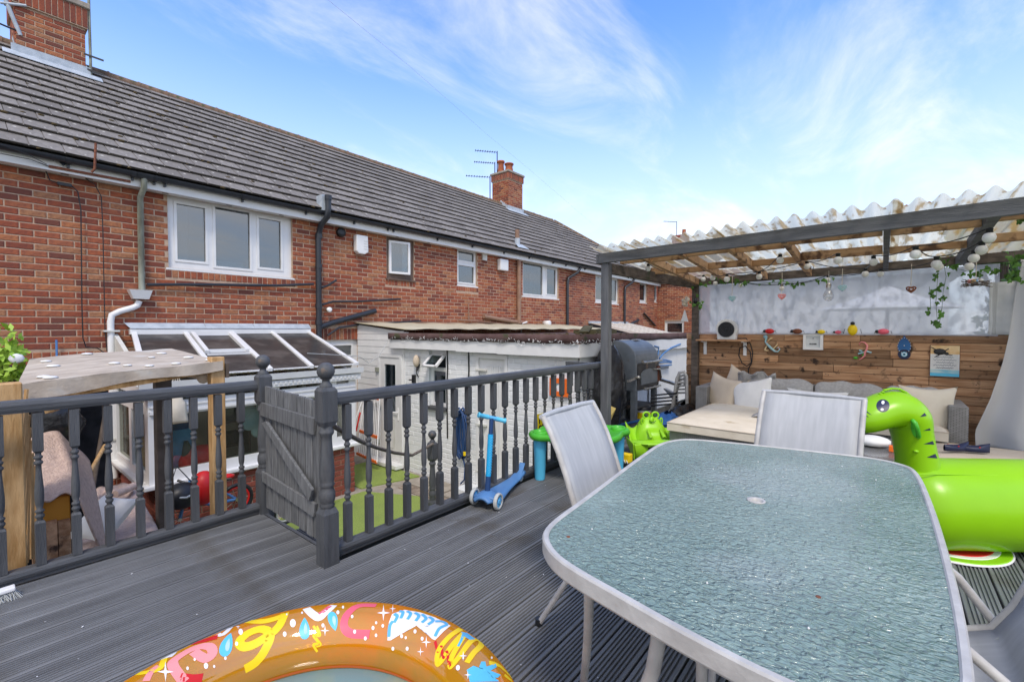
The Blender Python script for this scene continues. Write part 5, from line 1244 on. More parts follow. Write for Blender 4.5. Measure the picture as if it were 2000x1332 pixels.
for i in range(4):
    y_a = sy0 - i * 1.27; y_b = y_a - 1.33; dz = .006 * (i % 2)
    b = MB(); lap = .03 * (i % 2)
    b.grid(4, 150, lambda u, v: (FX - .16 - lap + u * 2.42, y_a + v * (y_b - y_a), rzx(FX - .1 + u * 2.42, y_a + v * (y_b - y_a)) + .062 + dz + .026 * math.cos((y_a + v * (y_b - y_a) - 2.36) * 2 * math.pi / .127) + .004 * math.sin(u * 7 + i)), th=0)
    b.build('roof_sheet', 'corrugated', pg)
b = MB()
for i in range(38):
    y = 2.42 - i * .127; b.lathe([(.011, 0), (.011, .006), (.004, .012)], (FX + .02, y + .0635 * 0, rzx(FX, y) + .078), 8)
o = b.build('roof_screws', 'rust', pg); o['kind'] = 'stuff'
# wooden back wall
bw = empty('plank_wall', (6.7, .6, 0), 'reclaimed brown plank wall behind the sofa under the pergola', 'wall')
b = MB(); b.box(6.73, 6.76, -1.02, 2.2, 0, 1.29); b.build('backing', 'bark', bw)
row = 14; hz_ = 1.30 / row
for r_ in range(row):
    y = 2.205 - 0; z = r_ * hz_
    while y > -1.0:
        L_ = random.uniform(.55, 1.25); e_ = max(y - L_, -1.03)
        if e_ - (-1.03) < .2: e_ = -1.03
        b = MB(); d_ = random.uniform(0, .006); b.box(6.705 - d_, 6.728, e_ + .002, y - .002, z + .002, z + hz_ - .0035); o = bevel(b.build('plank', 'plank', bw), .002, 1)
        y = e_
b = MB()
for i in range(70):
    b.ball((6.699, random.uniform(-.95, 2.15), random.uniform(.5, 1.29)), .006, 5, (.3, 1, 1))
o = b.build('nails', 'black', bw); o['kind'] = 'stuff'
# plastic screen
e = empty('clear_screen', (6.68, .5, 1.3), 'cloudy clear plastic sheet stretched between pergola posts above the plank wall', 'screen')
def scr(u, v):
    y = 2.03 - u * 2.93; z = 1.285 + v * (.70 + .03 * u)
    return (6.66 + .006 * noise.noise((y * 1.5, z * 1.2, 1)) + .0015 * noise.noise((y * 6, z * 3, 4)), y, z)
b = MB(); b.grid(60, 16, scr, th=.001); b.build('sheet', 'screen', e)
b = MB(); b.grid(10, 12, lambda u, v: (6.655 + .01 * math.sin(u * 9), -.83 - u * .24, 1.30 + v * .53), th=.002); b.build('white_flap', 'render_white', e)
# shelf with heater
e = empty('wall_shelf', (6.6, 1.7, 1.2), 'narrow wooden shelf on white brackets screwed to the plank wall', 'shelf')
b = MB(); b.box(6.52, 6.70, 1.36, 2.02, 1.19, 1.212); bevel(b.build('board', 'plank', e), .003, 1)
for y in (1.94, 1.43):
    b = MB(); b.box(6.685, 6.699, y - .02, y + .02, 1.0, 1.19); b.box(6.55, 6.685, y - .018, y + .018, 1.178, 1.189); b.build('bracket', 'white', e)
h = empty('fan_heater', (6.57, 1.625, 1.212), 'white round fan heater with black grille on the wall shelf', 'heater')
b = MB(); pr = []
for i in range(25):
    a = -math.pi / 2 + 2 * math.pi * i / 24; x_ = math.cos(a) * .135; z_ = math.sin(a) * .15
    if z_ < -.10: x_ = (.115 if x_ > 0 else -.115) if abs(x_) > .03 else x_; z_ = -.135
    if z_ > .10: z_ = .10 + (z_ - .10) * .75
    pr.append((6.52, 1.625 - x_, 1.212 + .137 + z_))
b.prism(pr[:24], (.11, 0, 0)); bevel(b.build('body', 'whitecloth', h), .012)
b = MB(); b.lathe([(.098, 0), (.103, -.006), (.098, -.012), (.09, -.008)], (6.518, 1.625, 1.212 + .137), 26, ax='x'); g_ = b.build('grille', 'black', h)
b = MB()
for r_ in (.03, .05, .07, .09): b.tube([(6.505, 1.625 + r_ * math.cos(t_ * .3927), 1.349 + r_ * math.sin(t_ * .3927)) for t_ in range(17)], .003, 4, cap=False)
b.ball((6.508, 1.625, 1.349), .02, 8); b.build('grille_ring', 'gutter', g_)
b = MB()
for y in (1.595, 1.655): b.lathe([(.02, 0), (.018, .02)], (6.57, y, 1.458), 10)
b.build('knob', 'black', h)
b = MB(); y0_ = 1.42
b.tube([(6.58, 1.5, 1.23), (6.60, 1.40, 1.235), (6.66, 1.36, 1.16), (6.66, 1.33, 1.05), (6.67, 1.34, .92), (6.67, 1.40, .86), (6.67, 1.46, .90), (6.67, 1.50, 1.0), (6.67, 1.49, 1.1), (6.67, 1.42, 1.13), (6.67, 1.36, 1.05), (6.67, 1.345, .9), (6.67, 1.38, .83), (6.69, 1.39, .6)], .007, 6)
b.build('cable', 'black', h)
# wall ornaments
def wl(px, py, X=6.69): return at(px, py, X=X)
def mm(p, q): return [Vector(x) for x in (p, q)]
g = empty('gecko_ornament', wl(1512, 672), 'pale patterned gecko ornament curling its tail, right of the shelf', 'ornament')
pt = [wl(1497, 660), wl(1495, 667), wl(1499, 673), wl(1506, 680), wl(1513, 686), wl(1519, 687), wl(1523, 682), wl(1520, 678), wl(1517, 680)]
b = MB(); b.tube(pt, [.026, .022, .027, .032, .028, .02, .016, .013, .008], 8, sq=.5); b.ball(wl(1495, 658), .026, 8, (.4, 1, 1)); b.build('body', 'teal', g)
b = MB()
for a, c in (((1500, 672), (1493, 684)), ((1510, 682), (1519, 672)), ((1499, 666), (1507, 661)), ((1493, 684), (1501, 685)), ((1493, 684), (1495, 680))): b.tube([wl(*a), wl(*c)], .009, 6)
b.ball(wl(1506, 661), .018, 8, (.4, 1, 1)); b.build('legs', 'sand', g)
b = MB()
for a in ((1503, 676), (1509, 682), (1516, 686), (1498, 669), (1521, 680)): b.ball(wl(*a) + Vector((-.012, 0, 0)), .009, 6)
o = b.build('painted_dots', 'salmon', g); o['kind'] = 'stuff'
g = empty('seahorse_ornament', wl(1688, 690), 'pink and turquoise seahorse shaped lizard ornament with curled tail on the plank wall', 'ornament')
pt = [wl(1680, 674), wl(1678, 671), wl(1682, 668), wl(1689, 669), wl(1694, 675), wl(1693, 682), wl(1689, 688), wl(1689, 694), wl(1684, 699), wl(1678, 703)]
b = MB(); b.tube(pt, [.006, .009, .012, .016, .02, .022, .024, .022, .018, .010], 8, sq=.5); b.build('body', 'salmon', g)
b = MB(); b.tube([wl(1690, 684), wl(1686, 692), wl(1685, 697)], .008, 6); b.ball(wl(1671, 699), .022, 8, (.4, 1.1, .7)); b.build('belly', 'greenplastic', g)
b = MB()
for a, c in (((1688, 688), (1676, 691)), ((1692, 686), (1702, 689)), ((1684, 686), (1678, 684))): b.tube([wl(*a), wl(*c)], .010, 6)
b.build('legs', 'teal', g)
g = empty('box_frame', wl(1588, 667), 'square white box frame holding tiny grey figures on the plank wall', 'picture')
ya, yb_, za, zb2 = wl(1569, 665).y, wl(1608, 665).y, wl(1588, 651).z, wl(1588, 683).z
b = MB()
for r in rects(yb_, ya, zb2, za, [(yb_ + .03, ya - .03, zb2 + .03, za - .03)]): b.box(6.665, 6.70, r[0], r[1], r[2], r[3])
b.build('frame', 'white', g); b = MB(); b.box(6.685, 6.699, yb_ + .03, ya - .03, zb2 + .03, za - .03); b.build('mount', 'render_white', g)
b = MB(); ym = (ya + yb_) / 2
for dy in (-.028, -.01, .01, .03): b.ball((6.68, ym + dy, (za + zb2) / 2 - .03), .0085, 8, (.5, 1, 1))
b.ball((6.68, ym, (za + zb2) / 2 + .04), .006, 6); b.build('figures', 'gutter', g)
g = empty('evil_eye_charm', wl(1766, 680), 'blue leaf shaped beaded charm with a round blue eye below on the plank wall', 'ornament')
c = wl(1766, 675); b = MB(); b.prism([c + Vector((0, .055 * math.sin(t_) * (1 - .25 * math.cos(t_)), .085 * math.cos(t_) + (.03 if t_ == 0 else 0))) for t_ in [i * .3491 for i in range(18)]], (.008, 0, 0)); b.build('leaf', 'bagblue', g)
b = MB()
for i in range(16): t_ = i * .3927; b.ball(c + Vector((-.004, .056 * math.sin(t_), .085 * math.cos(t_))), .0055, 5)
b.ball(c + Vector((-.004, 0, .0)), .007, 5); b.ball(c + Vector((-.004, 0, .12)), .008, 5); o = b.build('beads', 'white', g); o['kind'] = 'stuff'
c2_ = wl(1766, 692)
for r_, m_, dx in ((.055, 'navy', 0), (.028, 'skyblue', -.004), (.022, 'white', -.007), (.014, 'skyblue', -.010), (.008, 'black', -.013)): b = MB(); b.lathe([(r_, dx), (r_, dx + .005)], (c2_.x, c2_.y, c2_.z), 18, ax='x'); b.build('eye_ring', m_, g)
g = empty('turtle_plaque', wl(1845, 704), 'beach plaque with a sea turtle and handwritten verse over sand and blue waves', 'plaque')
ya, yb_, za, zb2 = wl(1817, 700).y, wl(1874, 700).y, wl(1845, 675).z, wl(1845, 735).z
Hh = za - zb2; Ww = ya - yb_
b = MB(); b.box(6.684, 6.700, yb_ - .004, ya + .004, zb2 - .004, za + .004); b.build('board', 'rust', g)
for f0, f1, m_ in ((0, .10, 'skyblue'), (.10, .22, 'aqua'), (.22, .72, 'whitecloth'), (.72, 1, 'sand')):
    b = MB(); b.box(6.680, 6.6835, yb_, ya, zb2 + f0 * Hh, zb2 + f1 * Hh); b.build('print_band', m_, g)
b = MB(); tcx = Vector((6.677, ya - Ww * .32, za - Hh * .2)); b.ball(tcx, .042, 12, (.12, 1.2, .8))
for a, c_ in (((.03, -.02), (.10, -.035)), ((-.03, .02), (-.07, .05)), ((.0, -.03), (-.04, -.06)), ((.04, .01), (.07, .035))): b.tube([tcx + Vector((0, -a[0], a[1])), tcx + Vector((0, -c_[0], c_[1]))], [.014, .008], 6, sq=.4)
b.ball(tcx + Vector((0, -.055, -.02)), .017, 8, (.25, 1, 1)); b.build('turtle', 'black', g)
b = MB()
for i in range(5):
    z_ = zb2 + Hh * (.62 - .085 * i); n_ = 26; wd = Ww * (.8 if i % 2 else .6)
    b.tube([(6.677, yb_ + Ww * .5 + wd / 2 - wd * k_ / n_, z_ + .006 * math.sin(k_ * 1.9 + i) * (1 + .6 * math.sin(k_ * .7))) for k_ in range(n_ + 1)], .0015, 4)
o = b.build('script_lines', 'bluedark', g); o['kind'] = 'stuff'
# bugs on top of the wall
bugs = [(1503, 649, .045, 'red', 'red ladybird ornament standing highest left on the plank wall top'), (1557, 649, .045, 'rust', 'brown and amber beetle ornament left of the small yellow one'), (1604, 649, .035, 'yellow', 'small yellow bee ornament above the white box frame'), (1637, 649, .03, 'pink', 'small dark pink ladybird ornament left of the amber bee'), (1665, 649, .05, 'yellow', 'upright amber bee ornament with round brown head'), (1725, 650, .045, 'pink', 'magenta ladybird ornament furthest right on the plank wall top')]
for k_, (px, py, r_, m_, lab) in enumerate(bugs):
    c = at(px, py, X=6.67); e = empty('bug_ornament', c, lab, 'ornament', 'insect ornaments along the plank wall top')
    up_ = (1.3 if k_ == 4 else .75)
    zc_ = 1.30 + r_ * (.6 if k_ != 4 else .9)
    b = MB(); b.ball((c.x, c.y, zc_), r_, 14, (.7, 1.25 if k_ != 4 else 1, up_)); b.build('wing_case', m_, e)
    b = MB(); b.ball((c.x, c.y + (r_ * 1.2 if k_ != 4 else 0), zc_ + (0 if k_ != 4 else r_ * 1.5)), r_ * .5, 10); b.build('head', 'black', e)
    b = MB()
    for s_ in (-1, -.3, .4, 1): b.tube([(c.x, c.y + s_ * r_, zc_), (c.x - .01, c.y + s_ * r_ * 1.5, zc_ + .01), (c.x - .01, c.y + s_ * r_ * 1.7, 1.303)], .003, 4)
    b.build('legs', 'black', e)
# ---- string lights
e = empty('festoon_lights', (5.6, 1, 2.0), 'string of white globe festoon bulbs on black cable looped under the pergola roof', 'string lights')
bl = [(1266, 523.5, 4.95, 5.5), (1328, 544, 6.3, 5.3), (1373.5, 544, 6.45, 5), (1392, 541.6, 6.0, 5.5), (1397, 552, 6.5, 4.6), (1419.5, 544, 5.5, 6), (1446.6, 556, 6.5, 4.6), (1482.7, 539, 5.9, 6), (1527, 562, 6.4, 5), (1523.6, 507, 5.15, 7), (1576, 519, 5.9, 6), (1636.6, 507, 5.0, 8), (1617, 545, 6.45, 5), (1706, 510.6, 5.35, 7.5), (1690, 534, 5.9, 6.5), (1719.6, 534, 6.2, 6), (1788, 495.5, 4.8, 9.5), (1829, 515, 5.1, 9), (1834, 520, 5.6, 7.5), (1932, 463, 4.75, 11), (1917, 487, 5.1, 10), (1902, 503, 5.45, 9.2), (1893, 519, 5.9, 8)]
tops = []
for px, py, X_, r_ in bl:
    c = at(px, py + 1.5, X=X_); dd_ = (c - CAM).dot(_f); rr = r_ * dd_ / FPX * .95
    b = MB(); b.ball(c, rr, 16, (1, 1, 1.02)); bu_ = b.build('bulb', 'bulb', e)
    b = MB(); b.lathe([(rr * .45, rr * .85), (rr * .55, rr * .95), (rr * .5, rr * 1.5), (rr * .6, rr * 1.55), (rr * .5, rr * 1.75), (rr * .2, rr * 1.85)], c, 12); b.build('holder', 'black', bu_)
    tops.append(c + Vector((0, 0, rr * 1.8)))
def sag(a, c, s_): return [a.lerp(c, t_ / 8) + Vector((0, 0, -s_ * math.sin(math.pi * t_ / 8))) for t_ in range(9)]
for chain in ((0, 1, 2, 4, 6, 8, 12, 15), (3, 5, 7, 9), (5, 10, 11), (10, 14, 13, 16, 19), (15, 18, 17, 20, 21, 22), (16, 17)):
    b = MB()
    for i, j in zip(chain, chain[1:]): b.tube(sag(tops[i], tops[j], .03), .0045, 5)
    b.build('wire', 'black', e)
# hanging hearts, glass bulb, nest
for px, py, m_, lab, nm in ((1430, 583, 'teal', 'small blue heart hanging furthest left before the clear screen', 'heart_charm'), (1527, 579, 'salmon', 'small pink twig heart hanging below a festoon bulb', 'heart_charm'), (1645, 562, 'teal', 'blue grey heart hanging on a pale ribbon loop', 'heart_charm'), (1779.5, 565, 'rust', 'brown twig heart on a long string right of the ribbon heart', 'heart_charm')):
    c = at(px, py, X=6.2); g = empty(nm, c, lab, 'ornament', 'hearts hanging before the clear screen')
    b = MB(); pts = [c + Vector((.0, -.036 * (math.sin(t_) ** 3), .034 * (.8125 * math.cos(t_) - .3125 * math.cos(2 * t_) - .125 * math.cos(3 * t_)) )) for t_ in [i * .3142 for i in range(21)]]
    b.tube(pts, .008, 6, cap=False); b.tube([(p - c) * .5 + c for p in pts], .007, 6, cap=False); b.build('heart', m_, g)
    b = MB(); b.tube([c + Vector((0, .003, .03)), c + Vector((0, 0, .2)), Vector((c.x, c.y, 2.02))], .003, 4); b.build('string', 'cream', g)
c = at(1618, 577, X=6.1); g = empty('glass_bulb', c, 'large clear glass light bulb ornament hanging in front of the screen', 'ornament')
b = MB(); b.lathe([(.004, -.065), (.03, -.058), (.05, -.03), (.052, 0), (.04, .035), (.022, .06), (.022, .085)], c, 18); b.build('glass_body', 'clear', g)
b = MB(); b.lathe([(.024, .085), (.026, .1), (.022, .13), (.008, .14)], c, 14); b.tube([c + Vector((0, 0, .13)), c + Vector((0, 0, .27))], .003, 4); b.build('cap', 'chrome', g)
c = at(1906, 552, X=6.2); g = empty('twig_nest', c, 'round twig nest filled with coloured eggs hanging near the right post', 'ornament')
b = MB()
for i in range(60):
    a = random.uniform(0, 6.28); r_ = random.uniform(.06, .1); p = c + Vector((math.cos(a) * r_, math.sin(a) * r_, random.uniform(-.035, .02))); b.tube([p, p + Vector((-math.sin(a) * .07, math.cos(a) * .07, random.uniform(-.02, .02)))], .003, 4)
b.build('twigs', 'rope', g)
for i, m_ in enumerate(('bluelight', 'salmon', 'sand', 'white', 'teal')): b = MB(); b.ball(c + Vector((math.cos(i * 1.3) * .045, math.sin(i * 1.3) * .045, .015)), .02, 8); b.build('egg', m_, g)
b = MB(); b.tube([c + Vector((0, 0, .0)), c + Vector((0, 0, .24))], .003, 4); b.build('string', 'cream', g)
# ---- ivy
def leafm(s_):
    b = MB(); P = [(0, 0), (.35, -.1), (.5, .25), (.25, .4), (.2, .75), (0, 1), (-.2, .75), (-.25, .4), (-.5, .25), (-.35, -.1)]
    vs = [(x * s_, .04 * s_ * (1 - abs(x) * 2), y * s_) for x, y in P] + [(0, .12 * s_, .4 * s_)]
    b.add(vs, [(i, (i + 1) % 10, 10) for i in range(10)]); me = b.mesh('ivy_leaf'); me.materials.append(M['ivy']); return me
LM = leafm(.055)
ivy = empty('ivy_garland', (6.4, .5, 1.95), 'artificial green ivy garland trailing along the rear beam and hanging in strands', 'garland')
nleaf = 0
def strand(pts, n_, spread=.03, ml=1.0):
    global nleaf
    b = MB(); b.tube(pts, .002, 4); b.build('stem', 'leaf', ivy)
    L_ = len(pts) - 1
    for i in range(n_):
        t_ = random.random() * L_; k_ = min(int(t_), L_ - 1); p = pts[k_].lerp(pts[k_ + 1], t_ - k_) + Vector((random.uniform(-.03, .02), random.uniform(-spread, spread), random.uniform(-spread, spread)))
        o = inst(LM, 'ivy_leaf', ivy, p, (random.uniform(-.5, .5), random.uniform(2.2, 4), R(90) + random.uniform(-.9, .9))); o.scale = [ml * random.uniform(.6, 1.1)] * 3; nleaf += 1
def wi(L_, X=6.45): return [at(x, y, X=X) for x, y in L_]
strand(wi([(1352, 565), (1368, 585), (1362, 600), (1350, 590)], 6.5), 16, .05)
strand(wi([(1358, 560), (1400, 545), (1440, 549), (1480, 555), (1530, 550), (1560, 556), (1610, 545), (1650, 535)]), 42, .03)
strand(wi([(1830, 505), (1832, 530), (1830, 560), (1828, 590), (1830, 620), (1832, 640)], 6.3), 16, .035)
strand(wi([(1842, 510), (1848, 540), (1842, 570), (1840, 600), (1835, 630)], 6.3), 10, .03)
strand(wi([(1815, 560), (1818, 600), (1815, 615)], 6.35), 5, .02)
strand(wi([(1835, 505), (1870, 525), (1910, 535), (1950, 525), (1985, 505)], 6.35), 24, .04)
strand(wi([(1980, 490), (1985, 515), (1982, 545)], 6.3), 16, .06)
strand(wi([(1988, 430), (1999, 425)], 4.9), 3, .02)
# fake flowers on rear post
g = empty('dried_flowers', at(1338, 600, X=6.5), 'bunch of white cloth flowers tied to the rear pergola post', 'flowers')
b = MB()
for i in range(9): b.ball(at(1338, 590, X=6.5) + Vector((random.uniform(-.03, .03), random.uniform(-.05, .05), random.uniform(-.05, .06))), .03, 7)
b.build('petals', 'cream', g); b = MB(); p = at(1337, 605, X=6.5); b.prism([p, p + Vector((0, .05, -.16)), p + Vector((0, -.05, -.17))], (.02, 0, 0)); b.build('ribbon', 'sheer', g)
b = MB(); b.ball(at(1358, 588, X=6.5), .03, 8, (1, 1, 1.5)); tag(b.build('light_switch', 'black'), 'small black socket box on the rear pergola post under the ivy', 'socket')

# ================================================================ SOFA CORNER
sofa = empty('rattan_sofa', (6.2, .6, 0), 'light grey rattan sofa with chaise end against the plank wall', 'sofa')
def sbx(name, mat, x0, x1, y0_, y1_, z0_, z1_, par=sofa, bev=.012, seg=2):
    b = MB(); b.box(x0, x1, y0_, y1_, z0_, z1_); return bevel(b.build(name, mat, par), bev, seg)
sbx('arm', 'rattan', 6.02, 6.62, 1.72, 1.86, .04, .62)
sbx('arm', 'rattan', 6.02, 6.62, -.64, -.50, .04, .62)
sbx('base', 'rattan', 5.9, 6.62, -.495, .845, .04, .30)
sbx('chaise_base', 'rattan', 4.66, 6.60, .86, 1.70, .04, .32)
sbx('back', 'rattan', 6.52, 6.66, -.49, 1.715, .32, .68)
def cushion(x0, x1, y0_, y1_, z0_, z1_, mat, name='seat_cushion', par=sofa, puff=.02):
    b = MB(); nx = 14
    cx_, cy_ = (x0 + x1) / 2, (y0_ + y1_) / 2
    def top(u, v):
        e_ = (min(u, 1 - u) * 2) ** .18 * (min(v, 1 - v) * 2) ** .18 if 0 < u < 1 and 0 < v < 1 else 0
        return (x0 + u * (x1 - x0), y0_ + v * (y1_ - y0_), z1_ - .03 + (.03 + puff * math.sin(math.pi * u) * math.sin(math.pi * v)) * e_ + .006 * noise.noise((x0 + u * 3, v * 3, z0_)))
    b.grid(nx, nx, top)
    E_ = []
    vs = [(x0, y0_, z1_ - .03), (x1, y0_, z1_ - .03), (x1, y1_, z1_ - .03), (x0, y1_, z1_ - .03), (x0, y0_, z0_), (x1, y0_, z0_), (x1, y1_, z0_), (x0, y1_, z0_)]
    b.add(vs, [(0, 1, 5, 4)[::-1], (1, 2, 6, 5)[::-1], (2, 3, 7, 6)[::-1], (3, 0, 4, 7)[::-1], (4, 5, 6, 7)[::-1]], False)
    o = b.build(name, mat, par)
    g_ = MB(); g_.tube([Vector(v) for v in vs[:4]] + [Vector(vs[0])], .006, 5, cap=False); g_.build('piping', 'cream2', o)
    return o
cushion(4.60, 6.50, .84, 1.70, .322, .43, 'cream')
cushion(5.84, 6.50, .18, .835, .302, .42, 'cream'); cushion(5.84, 6.50, -.49, .175, .302, .42, 'cream')
def pillow(c, w_, h_, th_, yaw, tilt_, mat, name, lab, roll=0, cat='cushion', grp=None, pinch=.16):
    b = MB(); n_ = 18
    Rt = Matrix.Rotation(yaw, 4, 'Z') @ Matrix.Rotation(tilt_, 4, 'Y') @ Matrix.Rotation(roll, 4, 'X')
    def f_(sg):
        def g_(u, v):
            x, y = 2 * u - 1, 2 * v - 1
            k_ = 1 - pinch * (1 - y * y) * abs(x) ** 3; k2 = 1 - pinch * (1 - x * x) * abs(y) ** 3
            t_ = max(0, (1 - x * x) * (1 - y * y)) ** .42
            wr = .06 * noise.noise((x * 2.5 + w_, y * 2.5, sg * 3 + c[1]))
            p = Rt @ Vector((sg * th_ / 2 * (t_ + wr * t_), x * w_ / 2 * k_, y * h_ / 2 * k2)); return p + Vector(c)
        return g_
    b.grid(n_, n_, f_(-1)); b.grid(n_, n_, f_(1)); o = b.build(name, mat); tag(o, lab, cat, grp); return o
pillow(at(1412, 768, X=6.15), .48, .46, .17, R(-28), R(8), 'cream2', 'throw_cushion', 'beige cushion standing in the left corner of the sofa by its arm', roll=R(10))
pillow(at(1445, 755, X=6.40), .46, .44, .16, R(-8), R(10), 'cream2', 'throw_cushion', 'cream cushion half hidden between the beige one and the wall', roll=R(22))
pillow(at(1470, 777, X=6.02), .50, .46, .18, R(-12), R(12), 'whitecloth', 'throw_cushion', 'large white cushion leaning in front of the beige ones', roll=R(-12))
pillow(at(1595, 790, X=6.2), .60, .34, .14, R(0), R(12), 'whitecloth', 'throw_cushion', 'white cushion peeping over the middle chair back')
pillow(at(1812, 800, X=6.15), .46, .48, .18, R(12), R(6), 'cream', 'throw_cushion', 'plump cream cushion against the right arm of the sofa')
# grey throws over the back cushions
def roll(y_a, y_b, lab, zt_=.76, x_=6.36):
    b = MB()
    def f_(u, v):
        y = y_a + u * (y_b - y_a); a = -1.0 + v * 4.3
        r_ = .15 * (1 - .35 * abs(2 * u - 1) ** 6) + .012 * noise.noise((u * 5, v * 3, y_a)) + .006 * math.sin(u * 17 + v * 3)
        return (x_ - r_ * .75 * math.sin(a) * .9, y, zt_ - .16 + r_ * 1.05 * math.cos(a - 0.2))
    b.grid(26, 20, f_); b2 = b.build('back_cushion', 'greythrow'); tag(b2, lab, 'cushion', 'grey covered back cushions along the sofa')
roll(1.30, .62, 'grey knitted throw bunched over the left back cushion'); roll(.60, -.02, 'grey knitted back cushion in the middle of the sofa'); roll(-.03, -.50, 'grey knitted back cushion at the right end behind the green inflatable')
b = MB(); c = at(1478, 742, X=6.3)
b.grid(22, 12, lambda u, v: (6.28 + .10 * v - .03 * math.sin(u * 15), 1.42 - u * .42, .80 + .03 * math.sin(u * 13 + v * 3) + .04 * noise.noise((u * 5, v * 4, 2)) - .25 * v * v), th=.012); tag(b.build('throw_blanket', 'greythrow'), 'crumpled grey blanket bunched on top of the left back cushion', 'blanket')
b = MB(); b.grid(22, 12, lambda u, v: (5.25 + u * .75, 1.05 - v * .42 - .1 * u, .437 + .018 * abs(noise.noise((u * 7, v * 5, 3))) + .015 * math.sin(u * 9 + v * 5) ** 2), th=.01); tag(b.build('throw_blanket', 'greythrow'), 'thin grey blanket corner spread on the cream chaise cushion', 'blanket')
# coffee table
ct = empty('rattan_coffee_table', (4.75, .2, 0), 'dark woven coffee table with glass top behind the far chair', 'table')
sbx('body', 'rattan_dark', 4.32, 5.15, -.10, .50, .02, .385, ct, .01); b = MB(); b.box(4.30, 5.17, -.12, .52, .387, .395); b.build('glass_top', 'clear', ct)
c = Vector((4.78, .05, .40)); b = MB(); b.ball(c + Vector((0, 0, .035)), .11, 14, (1, 1.1, .4)); tag(b.build('folded_towel', 'whitecloth'), 'white folded cloth lying on the dark coffee table under the green head', 'towel')
b = MB(); b.box(4.62, 4.68, -.10, -.05, .396, .44); tag(bevel(b.build('toy_brick', 'orange'), .005), 'small orange toy on the dark coffee table edge', 'toy')
# day bed
db = empty('rattan_daybed', (5.3, -1.1, 0), 'low rattan day bed with beige cushion beside the white curtain', 'day bed')
sbx('base', 'rattan', 4.5, 5.93, -2.2, -.37, .03, .19, db); cushion(4.48, 5.95, -2.2, -.36, .192, .305, 'cream2', 'mattress', db, .005)
for dx, yw, lab in ((0, .2, 'left dark patterned water shoe on the beige day bed'), (.0, -.5, 'right dark patterned water shoe on the beige day bed')):
    c = at(1868 if yw > 0 else 1903, 875 if yw > 0 else 877, Z=.335)
    b = MB(); Rt = Matrix.Rotation(R(-60) + yw * .5, 3, 'Z')
    def sh(u, v):
        a = v * math.pi * 2; L_ = (u - .5) * .20; wd = .036 * (math.sin(math.pi * min(1, u * 1.02 + .02)) ** .5); hh = .03 if u < .55 else .03 + .03 * (u - .55) / .45
        return c + Rt @ Vector((L_, wd * math.cos(a), max(-.022, hh * math.sin(a) - .0)))
    b.grid(14, 14, sh); s_ = b.build('water_shoe', 'navy'); tag(s_, lab, 'shoe', 'pair of water shoes on the day bed')
    b = MB()
    for i in range(8): b.ball(c + Rt @ Vector((random.uniform(-.09, .09), random.uniform(-.03, .03), .022)), .008, 5)
    o = b.build('pattern', 'red', s_); o['kind'] = 'stuff'
# curtain
cu = empty('curtain_panel', (6.3, -1.3, 0), 'white sheer curtain sweeping down from the right rear pergola post', 'curtain')
def cf(u, v):
    z = .20 + v * 1.78; s_ = 1 - v
    yl = [(0, -.72), (.09, -.713), (.27, -.811), (.47, -.888), (.61, -.923), (.86, -.957), (1, -.99)]
    for (a, p), (c_, q_) in zip(yl, yl[1:]):
        if a <= v <= c_ + 1e-6: y_ = p + (q_ - p) * (v - a) / (c_ - a); break
    y = y_ - u * (.55 + .9 * s_)
    return (6.28 + .045 * math.sin(u * 22 + v * 1.5) * (.4 + s_) + .10 * (1 - v) * u, y, z)
b = MB(); b.grid(90, 40, cf, th=.0015); b.build('cloth', 'sheerm', cu)
b = MB(); b.tube([(6.4, -1.0, 2.0), (6.4, -2.3, 2.02)], .012, 6); b.build('rail', 'white', cu)

# ================================================================ BBQ CORNER
bq = empty('barbecue_smoker', (6.2, 2.7, 0), 'large dark steel smoker barbecue with rounded lid standing past the pergola post', 'barbecue')
bx0 = 5.75; by0 = at(1243, 735, X=bx0).y; bx1 = at(1286, 735, Y=by0).x; by1 = by0 + .48
zt_ = at(1243, 708, X=bx0).z; zb_ = at(1243, 765, X=bx0).z; ztop = at(1215, 668, X=bx0, ).z + .02
prof = [(by0, zb_), (by0, zt_)]
for i in range(1, 10):
    a = math.pi * .5 * i / 9; prof.append((by0 + .30 * (1 - math.cos(a)) , zt_ + (ztop - zt_) * math.sin(a)))
prof += [(by1 - .06, ztop - .015), (by1, ztop - .10), (by1, zb_)]
b = MB(); b.prism([(bx0, y, z) for y, z in prof], (bx1 - bx0, 0, 0)); bevel(b.build('body', 'bbq', bq), .012, 2)
b = MB(); b.box(bx0 + .02, bx1 - .02, by0 - .012, by0 - .001, zb_ + .02, zt_ - .02); fp_ = b.build('front_panel', 'bbqfront', bq)
mx = (bx0 + bx1) / 2; b = MB(); pr = [(mx - .28, zb_ + .08), (mx + .28, zb_ + .08), (mx + .28, zb_ + .22)] + [(mx + .28 * math.cos(math.pi * i / 8), zb_ + .22 + .07 * math.sin(math.pi * i / 8)) for i in range(1, 8)] + [(mx - .28, zb_ + .22)]
b.prism([(x, by0 - .014, z) for x, z in pr], (0, -.014, 0)); b.build('fire_door', 'bbq', fp_)
def hnd(z, x0, x1): b = MB(); b.tube([(x0, by0 - .05, z), (x1, by0 - .05, z)], .014, 8); b.tube([(x0 + .1, by0, z), (x0 + .1, by0 - .06, z)], .02, 8); b.tube([(x1 - .1, by0, z), (x1 - .1, by0 - .06, z)], .02, 8); return b.build('handle', 'chrome', bq)
hnd(zt_ - .01, bx0 + .12, bx1); hnd(zb_ + .02, bx0 + .15, bx1 - .05)
b = MB(); b.tube([(mx + .1, by0 - .03, zb_ + .27), (mx + .3, by0 - .05, zb_ + .26), (mx + .36, by0 - .05, zb_ + .13)], .014, 8); b.build('door_handle', 'chrome', bq)
